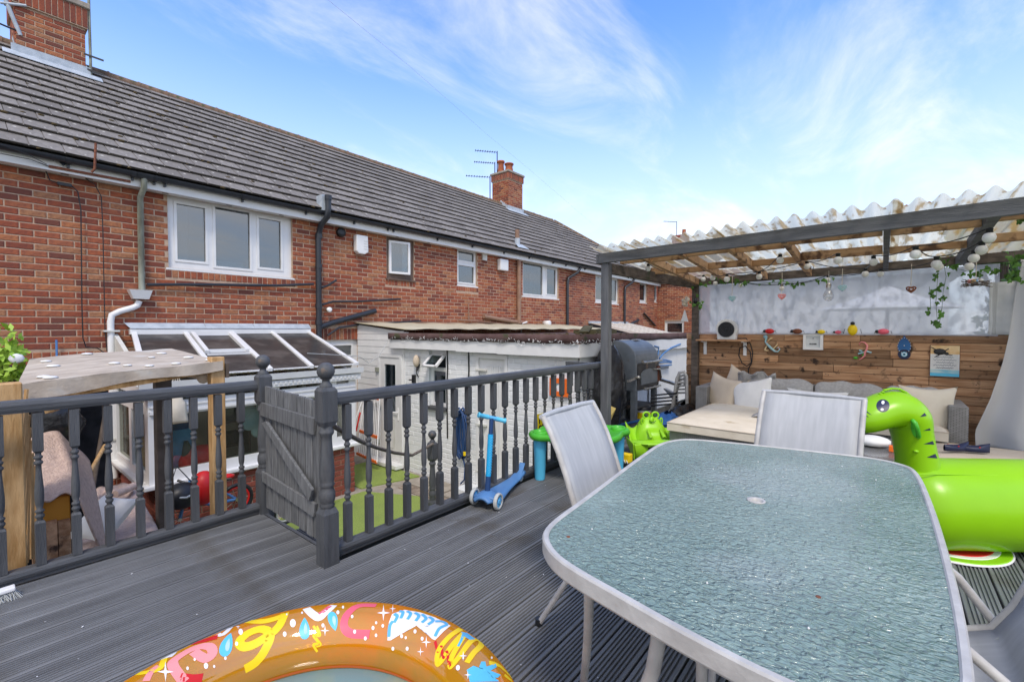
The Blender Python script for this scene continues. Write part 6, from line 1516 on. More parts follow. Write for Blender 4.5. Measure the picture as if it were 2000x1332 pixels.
b = MB(); b.bar((bx1 - .05, by0 - .02, zb_ + .08), (bx1 - .05, by0 - .02, zb_ + .30), .09, .02, up=(0, 1, 0)); b.build('vent_plate', 'rust', bq)
for x_, y_ in ((bx0 + .04, by0 + .05), (bx1 - .05, by0 + .05), (bx0 + .04, by1 - .05), (bx1 - .05, by1 - .05)):
    b = MB(); b.box(x_ - .035, x_ + .035, y_ - .035, y_ + .035, 0.0, zb_ + (.12 if x_ < mx and y_ < by0 + .2 else 0)); b.build('leg', 'bbq', bq)
b = MB(); b.box(bx0 + .05, bx1, by0 + .03, by1 - .03, .26, .275); b.build('lower_shelf', 'bbqfront', bq)
b = MB(); b.bar((bx0 - .30, by0 - .02, zb_ + .17), (bx0 + .06, by0 + .01, zb_ + .19), .03, .03); b.ball((bx0 + .02, by0 - .02, zb_ + .19), .03, 8); b.build('side_handle', 'chrome', bq)
b = MB(); b.box(bx1 + .01, bx1 + .55, by0 + .05, by1, zt_ - .17, zt_ - .13); b.build('side_table', 'bbq', bq)
b = MB(); b.tube([(bx1 - .0, by0 - .03, zb_ + .1), (bx1 + .3, by0 - .2, zb_ + .0)], .025, 8); b.ball((bx1 + .3, by0 - .2, zb_), .035, 8); b.build('poker', 'chrome', bq)
b = MB()
for x_, y_ in ((mx - .2, by0 + .28), (mx + .02, by0 + .2)): b.box(x_, x_ + .2, y_, y_ + .06, ztop + .001, ztop + .006)
b.build('sticker', 'white', bq); 
b = MB(); b.tube([at(1165, 705, X=5.2), at(1193, 702, X=5.5)], .03, 10); b.build('cover_pole', 'black', bq)
def bag(name, lab, cat, cx_, cy_, z0_, h_, w_, d_, mat, n_=28, seed=0, amp=.16):
    b = MB()
    def f_(u, v):
        a = u * 2 * math.pi; s_ = math.sin(math.pi * (v * .93 + .035)) ** .55
        q = 1 + amp * noise.noise((math.cos(a) * 2.2 + seed, math.sin(a) * 2.2, v * 4)) + amp * .6 * noise.noise((math.cos(a) * 6, math.sin(a) * 6 + seed, v * 11))
        return (cx_ + math.cos(a) * w_ / 2 * s_ * q, cy_ + math.sin(a) * d_ / 2 * s_ * q, z0_ + v * h_ + .03 * noise.noise((a, v * 3, seed)))
    b.grid(n_, n_, f_); o = b.build(name, mat); tag(o, lab, cat); return o
bag('barbecue_cover', 'crumpled shiny black cover draped at the left side of the barbecue', 'cover', 5.42, 2.78, 0.02, 1.12, .56, .42, 'binbag', seed=3)
bag('black_sheet', 'crumpled black plastic sheet on the deck between barbecue and sofa', 'sheet', 6.3, 2.1, 0, .34, .75, .4, 'binbag', seed=9)
bag('black_sheet', 'dark folded cover lying on the deck beside the chaise', 'sheet', 5.2, 2.02, 0, .16, .9, .35, 'blackcloth', seed=12)
bag('parasol_canopy', 'bunched bright blue fabric of a folded parasol lying by the barbecue', 'parasol', 5.78, 2.14, .03, .25, .5, .32, 'tarpblue', seed=5, amp=.3)
b = MB(); b.tube([at(1207, 831, Z=.03), at(1290, 812, X=5.75)], .018, 8); tag(b.build('parasol_pole', 'tarpblue'), 'blue pole lying on the deck leading to the blue fabric', 'pole')
c = Vector((6.15, 2.62, 0)); e = empty('paint_tub', c, 'small tub with yellow label and black lid under the barbecue', 'tub')
b = MB(); b.lathe([(.10, 0), (.11, .04), (.115, .22)], c, 18); b.build('tub', 'whitecloth', e); b = MB(); b.lathe([(.1165, .10), (.1175, .19)], c, 18); b.build('label', 'yellow', e); b = MB(); b.lathe([(.122, .22), (.122, .26), (.10, .265)], c, 18); b.build('lid', 'black', e)
b = MB(); p0, p1, p2, p3 = at(1190, 792, X=4.98), at(1203, 798, X=5.0), at(1192, 824, X=5.0), at(1186, 822, X=4.95); b.prism([p0, p1, p2, p3], (.02, .01, 0)); tag(b.build('board_offcut', 'yellowply'), 'offcut of yellow plywood leaning behind the pergola post', 'board')
# stacked metal chairs behind the barbecue
for k_ in range(4):
    e = empty('stacking_chair', (7.0 + k_ * .05, 2.5, 0), ('grey metal garden chair topmost of the stack between barbecue and plank wall', 'second grey metal chair from the top of the stack behind the barbecue', 'third grey metal chair down in the stack behind the barbecue', 'lowest grey metal chair of the stack behind the barbecue')[k_], 'chair', 'stacked grey metal chairs')
    dx, dz = k_ * .04, k_ * .05; X_ = 6.35 + dx
    b = MB(); pts = [at(1313, 797, X=X_), at(1322, 740, X=X_), at(1327, 728, X=X_), at(1336, 726, X=X_), at(1341, 735, X=X_), at(1342, 790, X=X_)]; pts = [p + Vector((0, 0, -dz)) for p in pts]; b.tube(pts, .022, 8); b.build('frame', 'alu', e)
    b = MB(); b.bar(pts[1] + Vector((.0, .02, -.05)), pts[4] + Vector((0, 0, -.08)), .02, .025); b.bar(pts[1] + Vector((.5, .35, -.22 + dz)), pts[1] + Vector((0, 0, -.22 + dz * .3)), .05, .02); b.build('slat', 'alu', e)
    b = MB(); b.tube([pts[1] + Vector((0, 0, -.2)), pts[1] + Vector((-.3, .25, -.22))], .012, 6); b.build('arm', 'black', e)
e = empty('folding_sun_bed', (7.4, 2.85, 0), 'blue tubed folding frame leaning on the white board wall behind the barbecue', 'sun bed')
b = MB(); Yb = 2.9
b.tube([at(1288, 700, Y=Yb), at(1296, 690, Y=Yb), at(1310, 680, Y=Yb), at(1329, 672, Y=Yb)], .016, 6); b.tube([at(1278, 676, Y=Yb), at(1286, 678, Y=Yb), at(1286, 688, Y=Yb), at(1280, 705, Y=Yb)], .014, 6)
for dy in (0, 4, 11): b.tube([at(1286, 704 + dy, Y=Yb), at(1300, 703 + dy, Y=Yb), at(1311, 706 + dy * .6, Y=Yb)], .016, 6)
b.build('tubes', 'bluedeck', e)

# ================================================================ DINING TABLE AND CHAIRS
TZ = .72
OUT = [(1.075, -.135), (1.0, -.10), (.955, -.04), (.935, .05), (.935, .15), (.95, .26), (.97, .37), (.995, .48), (1.02, .60), (1.05, .70), (1.10, .775), (1.16, .825), (1.25, .85), (1.39, .862), (1.6, .882), (1.813, .905), (2.05, .93), (2.26, .948), (2.42, .962), (2.54, .955), (2.64, .92), (2.71, .86), (2.765, .68), (2.809, .48), (2.85, .26), (2.882, .06), (2.872, -.02), (2.83, -.085), (2.77, -.125), (2.60, -.142), (2.3, -.152), (2.0, -.157), (1.6, -.157), (1.3, -.150)]
def smooth_loop(P, n_=3):
    for _ in range(n_ - 1):
        Q = []
        for i in range(len(P)):
            a, c = P[i], P[(i + 1) % len(P)]; Q += [(a[0] * .75 + c[0] * .25, a[1] * .75 + c[1] * .25), (a[0] * .25 + c[0] * .75, a[1] * .25 + c[1] * .75)]
        P = Q
    return P
OUT = smooth_loop(OUT, 3)
tb = empty('garden_table', (1.9, .37, 0), 'metal framed garden dining table with rippled pale green glass top', 'table')
def inset(P, d):
    n_ = len(P); Q = []
    for i in range(n_):
        a, c = Vector((*P[i - 1], 0)), Vector((*P[(i + 1) % n_], 0)); t_ = (c - a).normalized(); nn = Vector((-t_.y, t_.x, 0)); Q.append((P[i][0] + nn.x * d, P[i][1] + nn.y * d))
    return Q
ar = sum(OUT[i][0] * OUT[(i + 1) % len(OUT)][1] - OUT[(i + 1) % len(OUT)][0] * OUT[i][1] for i in range(len(OUT)))
sg = 1 if ar > 0 else -1
sec = [(0, TZ - .005), (.004, TZ), (.016, TZ + .001), (.020, TZ - .003), (.020, TZ - .032), (.014, TZ - .050), (.003, TZ - .050), (0, TZ - .044)]
b = MB(); n_ = len(OUT); vs = []
for d_, z in sec: vs += [(x, y, z) for x, y in inset(OUT, d_ * sg)]
b.add(vs, [(i * n_ + k_, i * n_ + (k_ + 1) % n_, ((i + 1) % 8) * n_ + (k_ + 1) % n_, ((i + 1) % 8) * n_ + k_) for i in range(8) for k_ in range(n_)], False)
b.build('rim', 'alu', tb)
IN = inset(OUT, .017 * sg); HC = (1.886, .358)
b = MB(); hole = [(HC[0] + .024 * math.cos(2 * math.pi * i / n_ ), HC[1] + .024 * math.sin(2 * math.pi * i / n_)) for i in range(n_)]
k0 = min(range(n_), key=lambda i: abs(math.atan2(IN[i][1] - HC[1], IN[i][0] - HC[0])))
rings = [[(x, y) for x, y in IN]]
inr = []
for x, y in IN: a = math.atan2(y - HC[1], x - HC[0]); inr.append((HC[0] + .026 * math.cos(a), HC[1] + .026 * math.sin(a)))
vs = [(x, y, TZ - .004) for x, y in IN] + [(x, y, TZ - .004) for x, y in inr] + [(x, y, TZ - .010) for x, y in inr] + [(x, y, TZ - .010) for x, y in IN]
b.add(vs, [(r_ * n_ + k_, r_ * n_ + (k_ + 1) % n_, (r_ + 1) * n_ + (k_ + 1) % n_, (r_ + 1) * n_ + k_) for r_ in range(3) for k_ in range(n_)])
b.build('glass_top', 'tableglass', tb)
b = MB(); b.lathe([(.026, TZ - .012), (.032, TZ - .002), (.030, TZ + .001), (.023, TZ - .002), (.023, TZ - .03)], (HC[0], HC[1], 0), 24); b.build('parasol_ring', 'alu', tb)
b = MB(); b.lathe([(.022, TZ - .03), (.022, TZ - .028)], (HC[0], HC[1], 0), 24); b.build('plug', 'alu', tb)
# under frame: pale braces seen through the glass and bowed legs
def pl(name, pts, r_, mat='alu', par=tb): b = MB(); b.tube(pts, r_, 10); return b.build(name, mat, par)
b = MB()
for p, q in (((1.14, .77, TZ - .035), (1.5, .52, TZ - .05)), ((1.5, .52, TZ - .05), (2.35, .42, TZ - .06)), ((1.0, .12, TZ - .035), (1.35, .1, TZ - .05)), ((2.7, .1, TZ - .04), (1.9, .05, TZ - .05)), ((2.6, .86, TZ - .04), (2.1, .75, TZ - .05))): b.bar(p, q, .04, .02)
b.build('brace', 'alu', tb)
def bow(p, q, out_): # leg bulging
    p = Vector(p); q = Vector(q); o_ = Vector(out_); return [p.lerp(q, t_ / 10) + o_ * math.sin(math.pi * t_ / 10) for t_ in range(11)]
pl('leg', bow((1.062, .60, TZ - .05), (1.46, .85, 0), (-.02, -.02, .04)), .014)
pl('leg', [(1.062, .405, TZ - .045), (1.062, .410, TZ - .12), (1.07, .425, TZ - .20), (1.10, .455, TZ - .28), (1.15, .50, TZ - .36), (1.21, .56, TZ - .44), (1.27, .62, TZ - .54), (1.30, .66, 0)], .018)
b = MB(); b.bar((1.055, .37, TZ - .075), (1.03, .02, TZ - .075), .012, .05); b.build('apron_bar', 'alu', tb)
b = MB(); b.bar((1.06, .388, TZ - .10), (1.06, .388, TZ - .045), .016, .02, up=(1, 0, 0)); b.build('rust_stain', 'rust', tb)
pl('leg', bow((1.07, .31, TZ - .09), (1.25, .36, 0), (.0, .0, 0)), .013)
pl('leg', bow((1.05, .05, TZ - .045), (1.4, -.02, 0), (-.06, -.0, -.02)), .017)
pl('leg', bow((2.72, .7, TZ - .045), (2.4, .75, 0), (.06, 0, -.03)), .017); pl('leg', bow((2.78, .1, TZ - .045), (2.4, .02, 0), (.06, 0, -.03)), .017)
for x, y in ((1.19, .745), (1.30, .11)): b = MB(); b.lathe([(.006, -.004), (.006, -.0025), (.003, -.002)], (x, y, TZ), 12); b.build('pad', 'rust', tb)
b = MB()
for i in range(26):
    x, y = random.uniform(1.1, 2.7), random.uniform(-.05, .8); b.ball((x, y, TZ - .002), random.uniform(.0015, .0035), 5)
o = b.build('paint_specks', 'white', tb); o['kind'] = 'stuff'

def make_chair(lab):
    e = bpy.data.objects.new('sling_chair', None); C.objects.link(e); tag(e, lab, 'chair', 'grey sling chairs round the glass table')
    hw = .255
    pf = [(.47, .405), (.44, .425), (.30, .405), (.12, .385), (.0, .385), (-.06, .415), (-.105, .50), (-.14, .60), (-.175, .70), (-.215, .80), (-.26, .89), (-.30, .955)]
    n0 = len(pf) - 1
    def f_(u, v):
        t_ = v * n0; k_ = min(int(t_), n0 - 1); a, c = pf[k_], pf[k_ + 1]; q = t_ - k_; y = a[0] + (c[0] - a[0]) * q; z = a[1] + (c[1] - a[1]) * q
        s_ = .014 * math.sin(math.pi * u); return ((u - .5) * 2 * (hw - .012), y - (s_ if z > .5 else 0), z - (s_ if z < .45 else 0))
    b = MB(); b.grid(8, 44, f_, th=.003); b.build('sling', 'sling', e, True)
    for sgn in (-1, 1):
        b = MB(); b.tube([(sgn * hw, y, z) for y, z in pf], .014, 10); b.build('side_rail', 'alu', e, True)
        b = MB(); b.tube([(sgn * (hw + .02), .44, .005), (sgn * (hw + .025), .45, .25), (sgn * (hw + .03), .43, .45), (sgn * (hw + .032), .38, .56), (sgn * (hw + .034), .30, .62), (sgn * (hw + .034), .20, .635), (sgn * (hw + .032), .10, .605), (sgn * (hw + .028), .02, .54), (sgn * (hw + .022), -.06, .43), (sgn * (hw + .024), -.14, .28), (sgn * (hw + .03), -.30, .005)], .013, 10); b.build('arm', 'alu', e, True)
        b = MB(); b.lathe([(.018, 0), (.018, .03)], (sgn * (hw + .03), -.30, 0), 10); b.build('foot', 'black', e, True)
    b = MB(); b.tube([(-hw - .01, -.303, .955), (-hw * .5, -.312, .96), (hw * .5, -.312, .96), (hw + .01, -.303, .955)], .013, 8); b.build('top_bar', 'sling', e, True)
    for uu in (.10, .90):
        b = MB(); b.tube([Vector(f_(uu, k_ / 30)) + Vector((0, -.0005, .0005)) for k_ in range(31)], .0016, 4); b.build('seam', 'wheelgrey', e, True)
        b = MB(); b.tube([Vector(f_(uu, k_ / 30)) + Vector((0, -.0045, -.003)) for k_ in range(31)], .0016, 4); b.build('seam', 'wheelgrey', e, True)
    b = MB(); b.tube([(-hw, .3, .38), (hw, .3, .38)], .012, 8); b.build('cross_bar', 'alu', e, True)
    return e
ca = make_chair('grey sling chair on the railing side of the table, its back to the scooter')
cb = copy_tree(ca); cb['label'] = 'grey sling chair at the far end of the table in front of the sofa'
cc = copy_tree(ca); cc['label'] = 'grey sling chair at the right edge, seat seen beyond the table corner'
ca.location = (1.975, .92, 0); ca.rotation_euler = (0, 0, R(183))
cb.location = (3.10, .37, 0); cb.rotation_euler = (0, 0, R(85)); cb.scale = (1.05, 1, .985)
cc.location = (1.80, -.24, 0); cc.rotation_euler = (0, 0, R(3))

# ================================================================ TOYS ON THE DECK
sc = empty('kick_scooter', (2.65, 2.35, 0), 'blue three wheeled childs scooter standing by the railing', 'scooter')
fw = at(973, 995, Z=0); lw = at(927, 984, Z=0); rw = at(1016, 940, Z=0)
mid = (fw + lw) / 2; fwd = (rw - mid); fwd.z = 0; fwd.normalize(); sd_ = Vector((-fwd.y, fwd.x, 0))
def swheel(c, r_, wd):
    b = MB()
    for (ri, m_, hwid) in ((r_, 'wheelgrey', wd),):
        prof = [(ri * .72, -hwid), (ri * .95, -hwid), (ri, -hwid * .5), (ri, hwid * .5), (ri * .95, hwid), (ri * .72, hwid)]
        vs = []
        nn = 24
        for rr, t_ in prof:
            for k_ in range(nn): a = 2 * math.pi * k_ / nn; vs.append(c + sd_ * t_ + (fwd * math.cos(a) + Vector((0, 0, 1)) * math.sin(a)) * rr)
        b.add(vs, [(i * nn + k_, i * nn + (k_ + 1) % nn, ((i + 1) % 6) * nn + (k_ + 1) % nn, ((i + 1) % 6) * nn + k_) for i in range(6) for k_ in range(nn)], True)
    w_ = b.build('wheel', 'wheelgrey', sc)
    b = MB()
    for k_ in range(8): a = 2 * math.pi * k_ / 8; d_ = (fwd * math.cos(a) + Vector((0, 0, 1)) * math.sin(a)); b.bar(c, c + d_ * r_ * .74, wd * 1.2, .012, up=sd_.cross(d_))
    b.tube([c - sd_ * wd * 1.1, c + sd_ * wd * 1.1], .018, 10); b.build('hub', 'bluelight', w_)
wr = .062
cf_, cl_ = fw + Vector((0, 0, wr)), lw + Vector((0, 0, wr))
swheel(cf_, wr, .014); swheel(cl_, wr, .014); swheel(rw + Vector((0, 0, .045)), .045, .015)
cm_ = (cf_ + cl_) / 2
b = MB()
def dk(u, v):
    L_ = (rw - mid).length; w_ = .055 + .0 * u; w_ = .085 * (1 - u) ** 2.2 + .058 * (1 - .15 * u)
    if u < .08: w_ *= .6 + 5 * u
    z = .072 + .03 * (1 - min(1, u * 5)) ** 1 + (.03 * ((u - .8) / .2) if u > .8 else 0)
    a = (v - .5) * 2; edge = 1 - abs(a) ** 6
    return mid - fwd * .05 + fwd * u * (L_ + .07) + sd_ * a * w_ + Vector((0, 0, z * (.75 + .25 * edge)))
b.grid(26, 12, dk, th=.022); b.build('deck', 'bluedeck', sc)
b = MB(); ctr = mid + Vector((0, 0, .095)); b.grid(14, 14, lambda u, v: ctr + (-fwd * .085 + fwd * .2 * u) + sd_ * ((v - .5) * 2 * (.105 * math.sin(math.pi * (.2 + .65 * u)))) + Vector((0, 0, .028 * math.sin(math.pi * u) * (1 - abs(2 * v - 1) ** 2) - .03 * abs(2 * v - 1) ** 2)), th=.02); b.build('nose', 'bluedeck', sc)
b = MB(); b.tube([cf_, cm_, cl_], .014, 8); b.build('axle', 'bluedark', sc)
st0 = mid + fwd * .02 + Vector((0, 0, .12)); hb = (at(932, 810, d=1) * 0 + at(960, 817, Y=(mid.y + .0)))
st1 = Vector((st0.x + .0, st0.y, at(960, 817, Y=st0.y).z))
st1.x = at(960, 817, Y=st0.y).x
b = MB(); b.tube([st0, st0.lerp(st1, .20)], .022, 12); b.build('lower_stem', 'bluedark', sc)
b = MB(); b.tube([st0.lerp(st1, .2), st0.lerp(st1, .78)], .021, 12); stm = b.build('sleeve', 'cyan', sc)
b = MB(); b.tube([st0.lerp(st1, .78), st1], .017, 12); b.build('upper_stem', 'bluedark', sc)
b = MB()
for i in range(14):
    p = st0.lerp(st1, .24 + i * .037); b.bar(p + Vector((-.018, -.015, 0)), p + Vector((0.0, -.022, .014)), .003, .005); b.bar(p + Vector((.0, -.022, .014)), p + Vector((.018, -.015, 0)), .003, .005)
o = b.build('zigzag_print', 'skyblue', stm); o['kind'] = 'stuff'
b = MB(); h0, h1 = at(934, 810, Y=st0.y + .05), at(987, 822, Y=st0.y - .05); hm = (h0 + h1) / 2
b.tube([h0.lerp(h1, .36), h0.lerp(h1, .64)], .016, 10); b.build('handlebar', 'bluelight', sc)
for p, q in ((h0, h0.lerp(h1, .36)), (h1, h0.lerp(h1, .64))): b = MB(); b.tube([p, p.lerp(q, .08), p.lerp(q, .14), q], [.02, .024, .017, .018], 12); b.build('grip', 'skyblue', sc)
b = MB(); fr_ = rw + Vector((0, 0, .06)); b.grid(8, 8, lambda u, v: fr_ + fwd * (-.06 + .11 * u) + sd_ * ((v - .5) * .07 * (1 - .3 * u)) + Vector((0, 0, .02 + .075 * u ** 1.3)), th=.008); b.build('brake', 'bluedeck', sc)
# activity table
act = empty('activity_table', (3.5, 2.1, 0), 'round green childrens water table on light blue legs beside the railing', 'play table')
l1 = at(1056, 938, Z=0) + Vector((.03, .03, 0)); l2 = at(1209, 925, Z=0) + Vector((.02, .02, 0)); tc_ = (l1 + l2) / 2; rad = (l1 - l2).length / 2
ax_ = (l2 - l1).normalized(); pr_ = Vector((-ax_.y, ax_.x, 0)); legs = [l1, l2, tc_ + pr_ * rad, tc_ - pr_ * rad]
for l_ in legs:
    b = MB(); b.lathe([(.045, 0), (.047, .01), (.056, .26), (.057, .262), (.06, .40)], l_, 18); b.build('leg', 'skyblue', act)
zt_ = .42
b = MB(); nn = 64
def orad(a):
    r_ = rad * .98
    for l_ in legs:
        d_ = l_ - tc_; la = math.atan2(d_.y, d_.x); da = (a - la + math.pi) % (2 * math.pi) - math.pi; r_ = max(r_, (rad + .085) * math.exp(-(da / .5) ** 4) if abs(da) < .7 else 0)
    return r_
prof = [(.92, -.055), (1.0, -.05), (1.03, -.02), (1.0, .005), (.96, .008), (.90, -.004)]
vs = []
for s_, dz in prof:
    for k_ in range(nn): a = 2 * math.pi * k_ / nn; r_ = orad(a) * s_; vs.append((tc_.x + r_ * math.cos(a), tc_.y + r_ * math.sin(a), zt_ + dz))
vs += [(tc_.x, tc_.y, zt_ - .03)]
b.add(vs, [(i * nn + k_, i * nn + (k_ + 1) % nn, (i + 1) * nn + (k_ + 1) % nn, (i + 1) * nn + k_) for i in range(5) for k_ in range(nn)] + [(5 * nn + k_, 5 * nn + (k_ + 1) % nn, 6 * nn) for k_ in range(nn)], True)
b.build('table_top', 'greenplastic', act)
for l_ in legs: b = MB(); b.lathe([(.066, zt_ - .02), (.07, zt_ + .014), (.062, zt_ + .02), (.05, zt_ + .014), (.046, zt_ - .02)], l_, 20); b.build('cup_rim', 'greenplastic', act)
b = MB(); b.lathe([(.2, zt_ - .03), (.22, zt_ - .002), (.21, zt_ + .004), (.02, zt_ + .012)], tc_ + Vector((-.02, .05, 0)), 24); b.build('tray', 'red', act)
b = MB(); b.lathe([(.03, zt_ - .14), (.15, zt_ - .10), (.17, zt_ - .05)], tc_, 20); b.build('basin', 'wheelgrey', act)
# crocodile rocker
cr = empty('seesaw_rocker', (4.75, 1.95, 0), 'low lime green plastic ride-on toy with moulded face and flared skirts', 'ride-on toy')
vd = Vector((_f.x, _f.y, 0)).normalized(); rt = Vector((_r.x, _r.y, 0)).normalized(); cc_ = at(1290, 905, Z=0) + vd * .26
def RP(a, d_, z): return cc_ + rt * a + vd * d_ + Vector((0, 0, z))
def lerpt(T, v):
    for (p, s_), (q, t_) in zip(T, T[1:]):
        if v <= q + 1e-9: return s_ + (t_ - s_) * max(0, (v - p) / (q - p))
    return T[-1][1]
HT = [(0, .215), (.22, .235), (.3, .28), (.45, .30), (.52, .34), (.64, .395), (.8, .415), (1, .36)]
WT = [(0, .13), (.3, .15), (.45, .185), (.62, .18), (.8, .165), (1, .13)]
def hull(u, v):
    a = (u - .5) * 2; pr_ = 1 - abs(a) ** 4; z = lerpt(HT, v); return RP(a * lerpt(WT, v) * (1.18 - .18 * pr_), -.20 + v * .40, max(.04, z * (pr_ * .78 + .22)))
b = MB(); b.grid(30, 40, hull, th=.008); b.build('body', 'lime2', cr)
for sgn in (-1, 1):
    def fin(u, v): return RP(sgn * (.13 + .13 * u), -.10 + .24 * v - .02 * u, .17 + .14 * v ** 1.3 + .05 * math.sin(math.pi * u) * -1 + (.04 * u if v > .3 else .04 * u * v / .3))
    b = MB(); b.grid(12, 14, fin, th=.010 * sgn); b.build('seat_wing', 'lime2', cr)
    def leg_(u, v): # curved skirt leg sweeping down to the deck
        a = .265 - .02 * v - (.14 + .02 * v) * u; return RP(sgn * a, -.255 + .05 * u - .02 * math.sin(math.pi * v) + .05 * v, .195 - .19 * v ** .9 + .05 * (1 - u) ** 2 * v)
    b = MB(); b.grid(12, 12, leg_, th=.009 * -sgn); b.build('skirt_leg', 'lime2', cr)
    b = MB(); b.grid(10, 10, lambda u, v: RP(sgn * (.265 - .01 * v), -.25 + .30 * u, .20 - (.12 + .05 * math.cos(u * 3)) * v), th=.009 * sgn); b.build('skirt_side', 'lime2', cr)
    b = MB(); b.tube([RP(sgn * .048 + .036 * math.cos(t_ * .5236), .075, .425 + .034 * math.sin(t_ * .5236)) for t_ in range(13)], .011, 8, cap=False); ey_ = b.build('eye_ring', 'lime2', cr)
    b = MB(); b.ball(RP(sgn * .048, .085, .425), .022, 12, (1, 1, .9)); b.build('eye_socket', 'darkgreen', ey_)
    b = MB(); b.tube([RP(sgn * (.10 + .012 * math.cos(t_)), .035, .37 + .035 * math.sin(t_)) for t_ in [i * .52 for i in range(13)]], .008, 6, cap=False); b.build('moulded_loop', 'lime2', cr)
    b = MB(); b.grid(6, 8, lambda u, v: RP(sgn * (.05 + .035 * u), -.06 - .12 * v, .290 - .05 * v + .012 * math.sin(math.pi * u)), th=.006); b.build('hood_ridge', 'lime2', cr)
b = MB(); b.grid(34, 5, lambda u, v: RP((u - .5) * .54, -.265 + .10 * v + .10 * abs(2 * u - 1) ** 4, .195 + .028 * math.sin(math.pi * u) * v), th=.009); b.build('front_deck', 'lime2', cr)
b = MB(); b.grid(24, 5, lambda u, v: RP((u - .5) * .26, -.262 + .02 * v, .195 - .035 * v * (1 - .6 * math.sin(math.pi * u))), th=.008); b.build('front_lip', 'lime2', cr)
b = MB(); b.ball(RP(0, .03, .385), .040, 14, (1.1, .5, .9)); b.build('muzzle', 'lime2', cr)
b = MB(); b.tube([RP(-.032 + .008 * i, -.0, .382 - .022 * math.sin(math.pi * i / 8)) for i in range(9)], .0035, 5); b.build('mouth', 'darkgreen', cr)
bd = empty('toy_digger', at(1228, 915, Z=.05), 'small yellow and black toy vehicle behind the water table leg', 'toy')
c = at(1227, 912, Z=.03) + vd * .08; b = MB(); b.box(c.x - .04, c.x + .04, c.y - .05, c.y + .05, .06, .14); bevel(b.build('cab', 'yellow', bd), .008); b = MB(); b.box(c.x - .05, c.x + .06, c.y - .07, c.y + .05, .0, .055); bevel(b.build('track', 'black', bd), .012)
b = MB(); 
for i in range(3): b.bar(c + Vector((-.052, -.04 + i * .025, .03)), c + Vector((-.052, -.025 + i * .025, .06)), .008, .004)
b.build('stripe', 'white', bd)
# watermelon mat
mm_ = empty('watermelon_mat', (4.1, -.25, 0), 'round watermelon slice mat lying on the deck under the green inflatable', 'mat')
mc = at(1848, 1085, Z=0) + Vector((.30, .14, 0)); 
mc = Vector((3.99, -.30, 0))
for r_, m_, z in ((.36, 'white', .012), (.352, 'lime2', .016), (.30, 'white', .019), (.27, 'red', .022)):
    b = MB(); b.lathe([(r_, .002), (r_ + .002, z * .7), (r_ - .004, z)], mc, 48, sy=.92); b.build({'white': 'rind_edge', 'lime2': 'rind', 'red': 'flesh'}[m_], m_, mm_)
b = MB()
for i in range(22):
    a = i * 2.4; r_ = .05 + .2 * ((i * .37) % 1); p = mc + Vector((math.cos(a) * r_, math.sin(a) * r_, .0235)); b.ball(p, .014, 6, (1.4, .5, .12))
b.build('seeds', 'black', mm_); bpy.data.objects['seeds']['kind'] = 'stuff'

# ---- inflatable dinosaur
dn = empty('inflatable_dinosaur', (4.0, -.7, 0), 'big lime green inflatable long necked dinosaur lying beside the table', 'inflatable')
D0 = 2.86
def VP(px, py, d=D0): return at(px, py, d=d)
cl = []
rr_ = []
for i in range(25):
    t_ = i / 24; px = 1722 + t_ * 760; d_ = D0 - .12 * t_; k_ = min(1, (t_ + .004) / .10); k2 = min(1, (1.0 - t_ + .004) / .25)
    r_ = .272 * math.sqrt(max(0, 1 - (1 - k_) ** 2)) * math.sqrt(max(0, 1 - (1 - k2) ** 2.5)); cl.append(VP(px, 984 + 10 * t_, d_)); cl[-1].z = .275; rr_.append(max(.01, r_))
b = MB(); b.tube(cl, rr_, 40); body = b.build('body', 'lime', dn)
b = MB()
for sgn in (-1, 1):
    b.tube([c_ + Vector((0, 0, r_ * .62 * sgn if sgn > 0 else -r_ * .2)) + (CAM - c_).normalized() * (r_ * (.79 if sgn > 0 else .985)) for c_, r_ in zip(cl[2:-3], rr_[2:-3])], .0035, 5)
b.build('seam', 'lime2', dn)
nk = [(1800, 985, 46), (1795, 940, 43), (1791, 905, 39.5), (1786, 875, 38), (1780, 845, 38.5), (1772, 817, 43), (1755, 801, 43.5), (1735, 800, 41), (1715, 806, 38), (1698, 813, 36), (1684, 820, 32), (1672, 827, 25), (1664, 832, 15), (1660, 834, 4)]
def catmull(P, n_=5):
    out_ = []
    for i in range(len(P) - 1):
        p0, p1, p2, p3 = P[max(i - 1, 0)], P[i], P[i + 1], P[min(i + 2, len(P) - 1)]
        for k_ in range(n_):
            t_ = k_ / n_; out_.append(tuple(.5 * ((2 * b_) + (-a_ + c_) * t_ + (2 * a_ - 5 * b_ + 4 * c_ - d_) * t_ * t_ + (-a_ + 3 * b_ - 3 * c_ + d_) * t_ ** 3) for a_, b_, c_, d_ in zip(p0, p1, p2, p3)))
    return out_ + [P[-1]]
nk = catmull(nk); dk_ = D0 - .02
b = MB(); b.tube([VP(x, y, dk_) for x, y, r_ in nk], [r_ * dk_ / FPX for x, y, r_ in nk], 32, sq=.82); neck = b.build('neck_and_head', 'lime', dn)
bvh = BVHTree.FromPolygons(*(lambda me: ([v.co.copy() for v in me.vertices], [tuple(p.vertices) for p in me.polygons]))(neck.data))
def on_surf(px, py, bv, off=.002):
    d_ = ray(px, py).normalized(); h_ = bv.ray_cast(CAM, d_)
    return None if h_[0] is None else h_[0] + h_[1] * (off if h_[1].dot(d_) < 0 else -off)
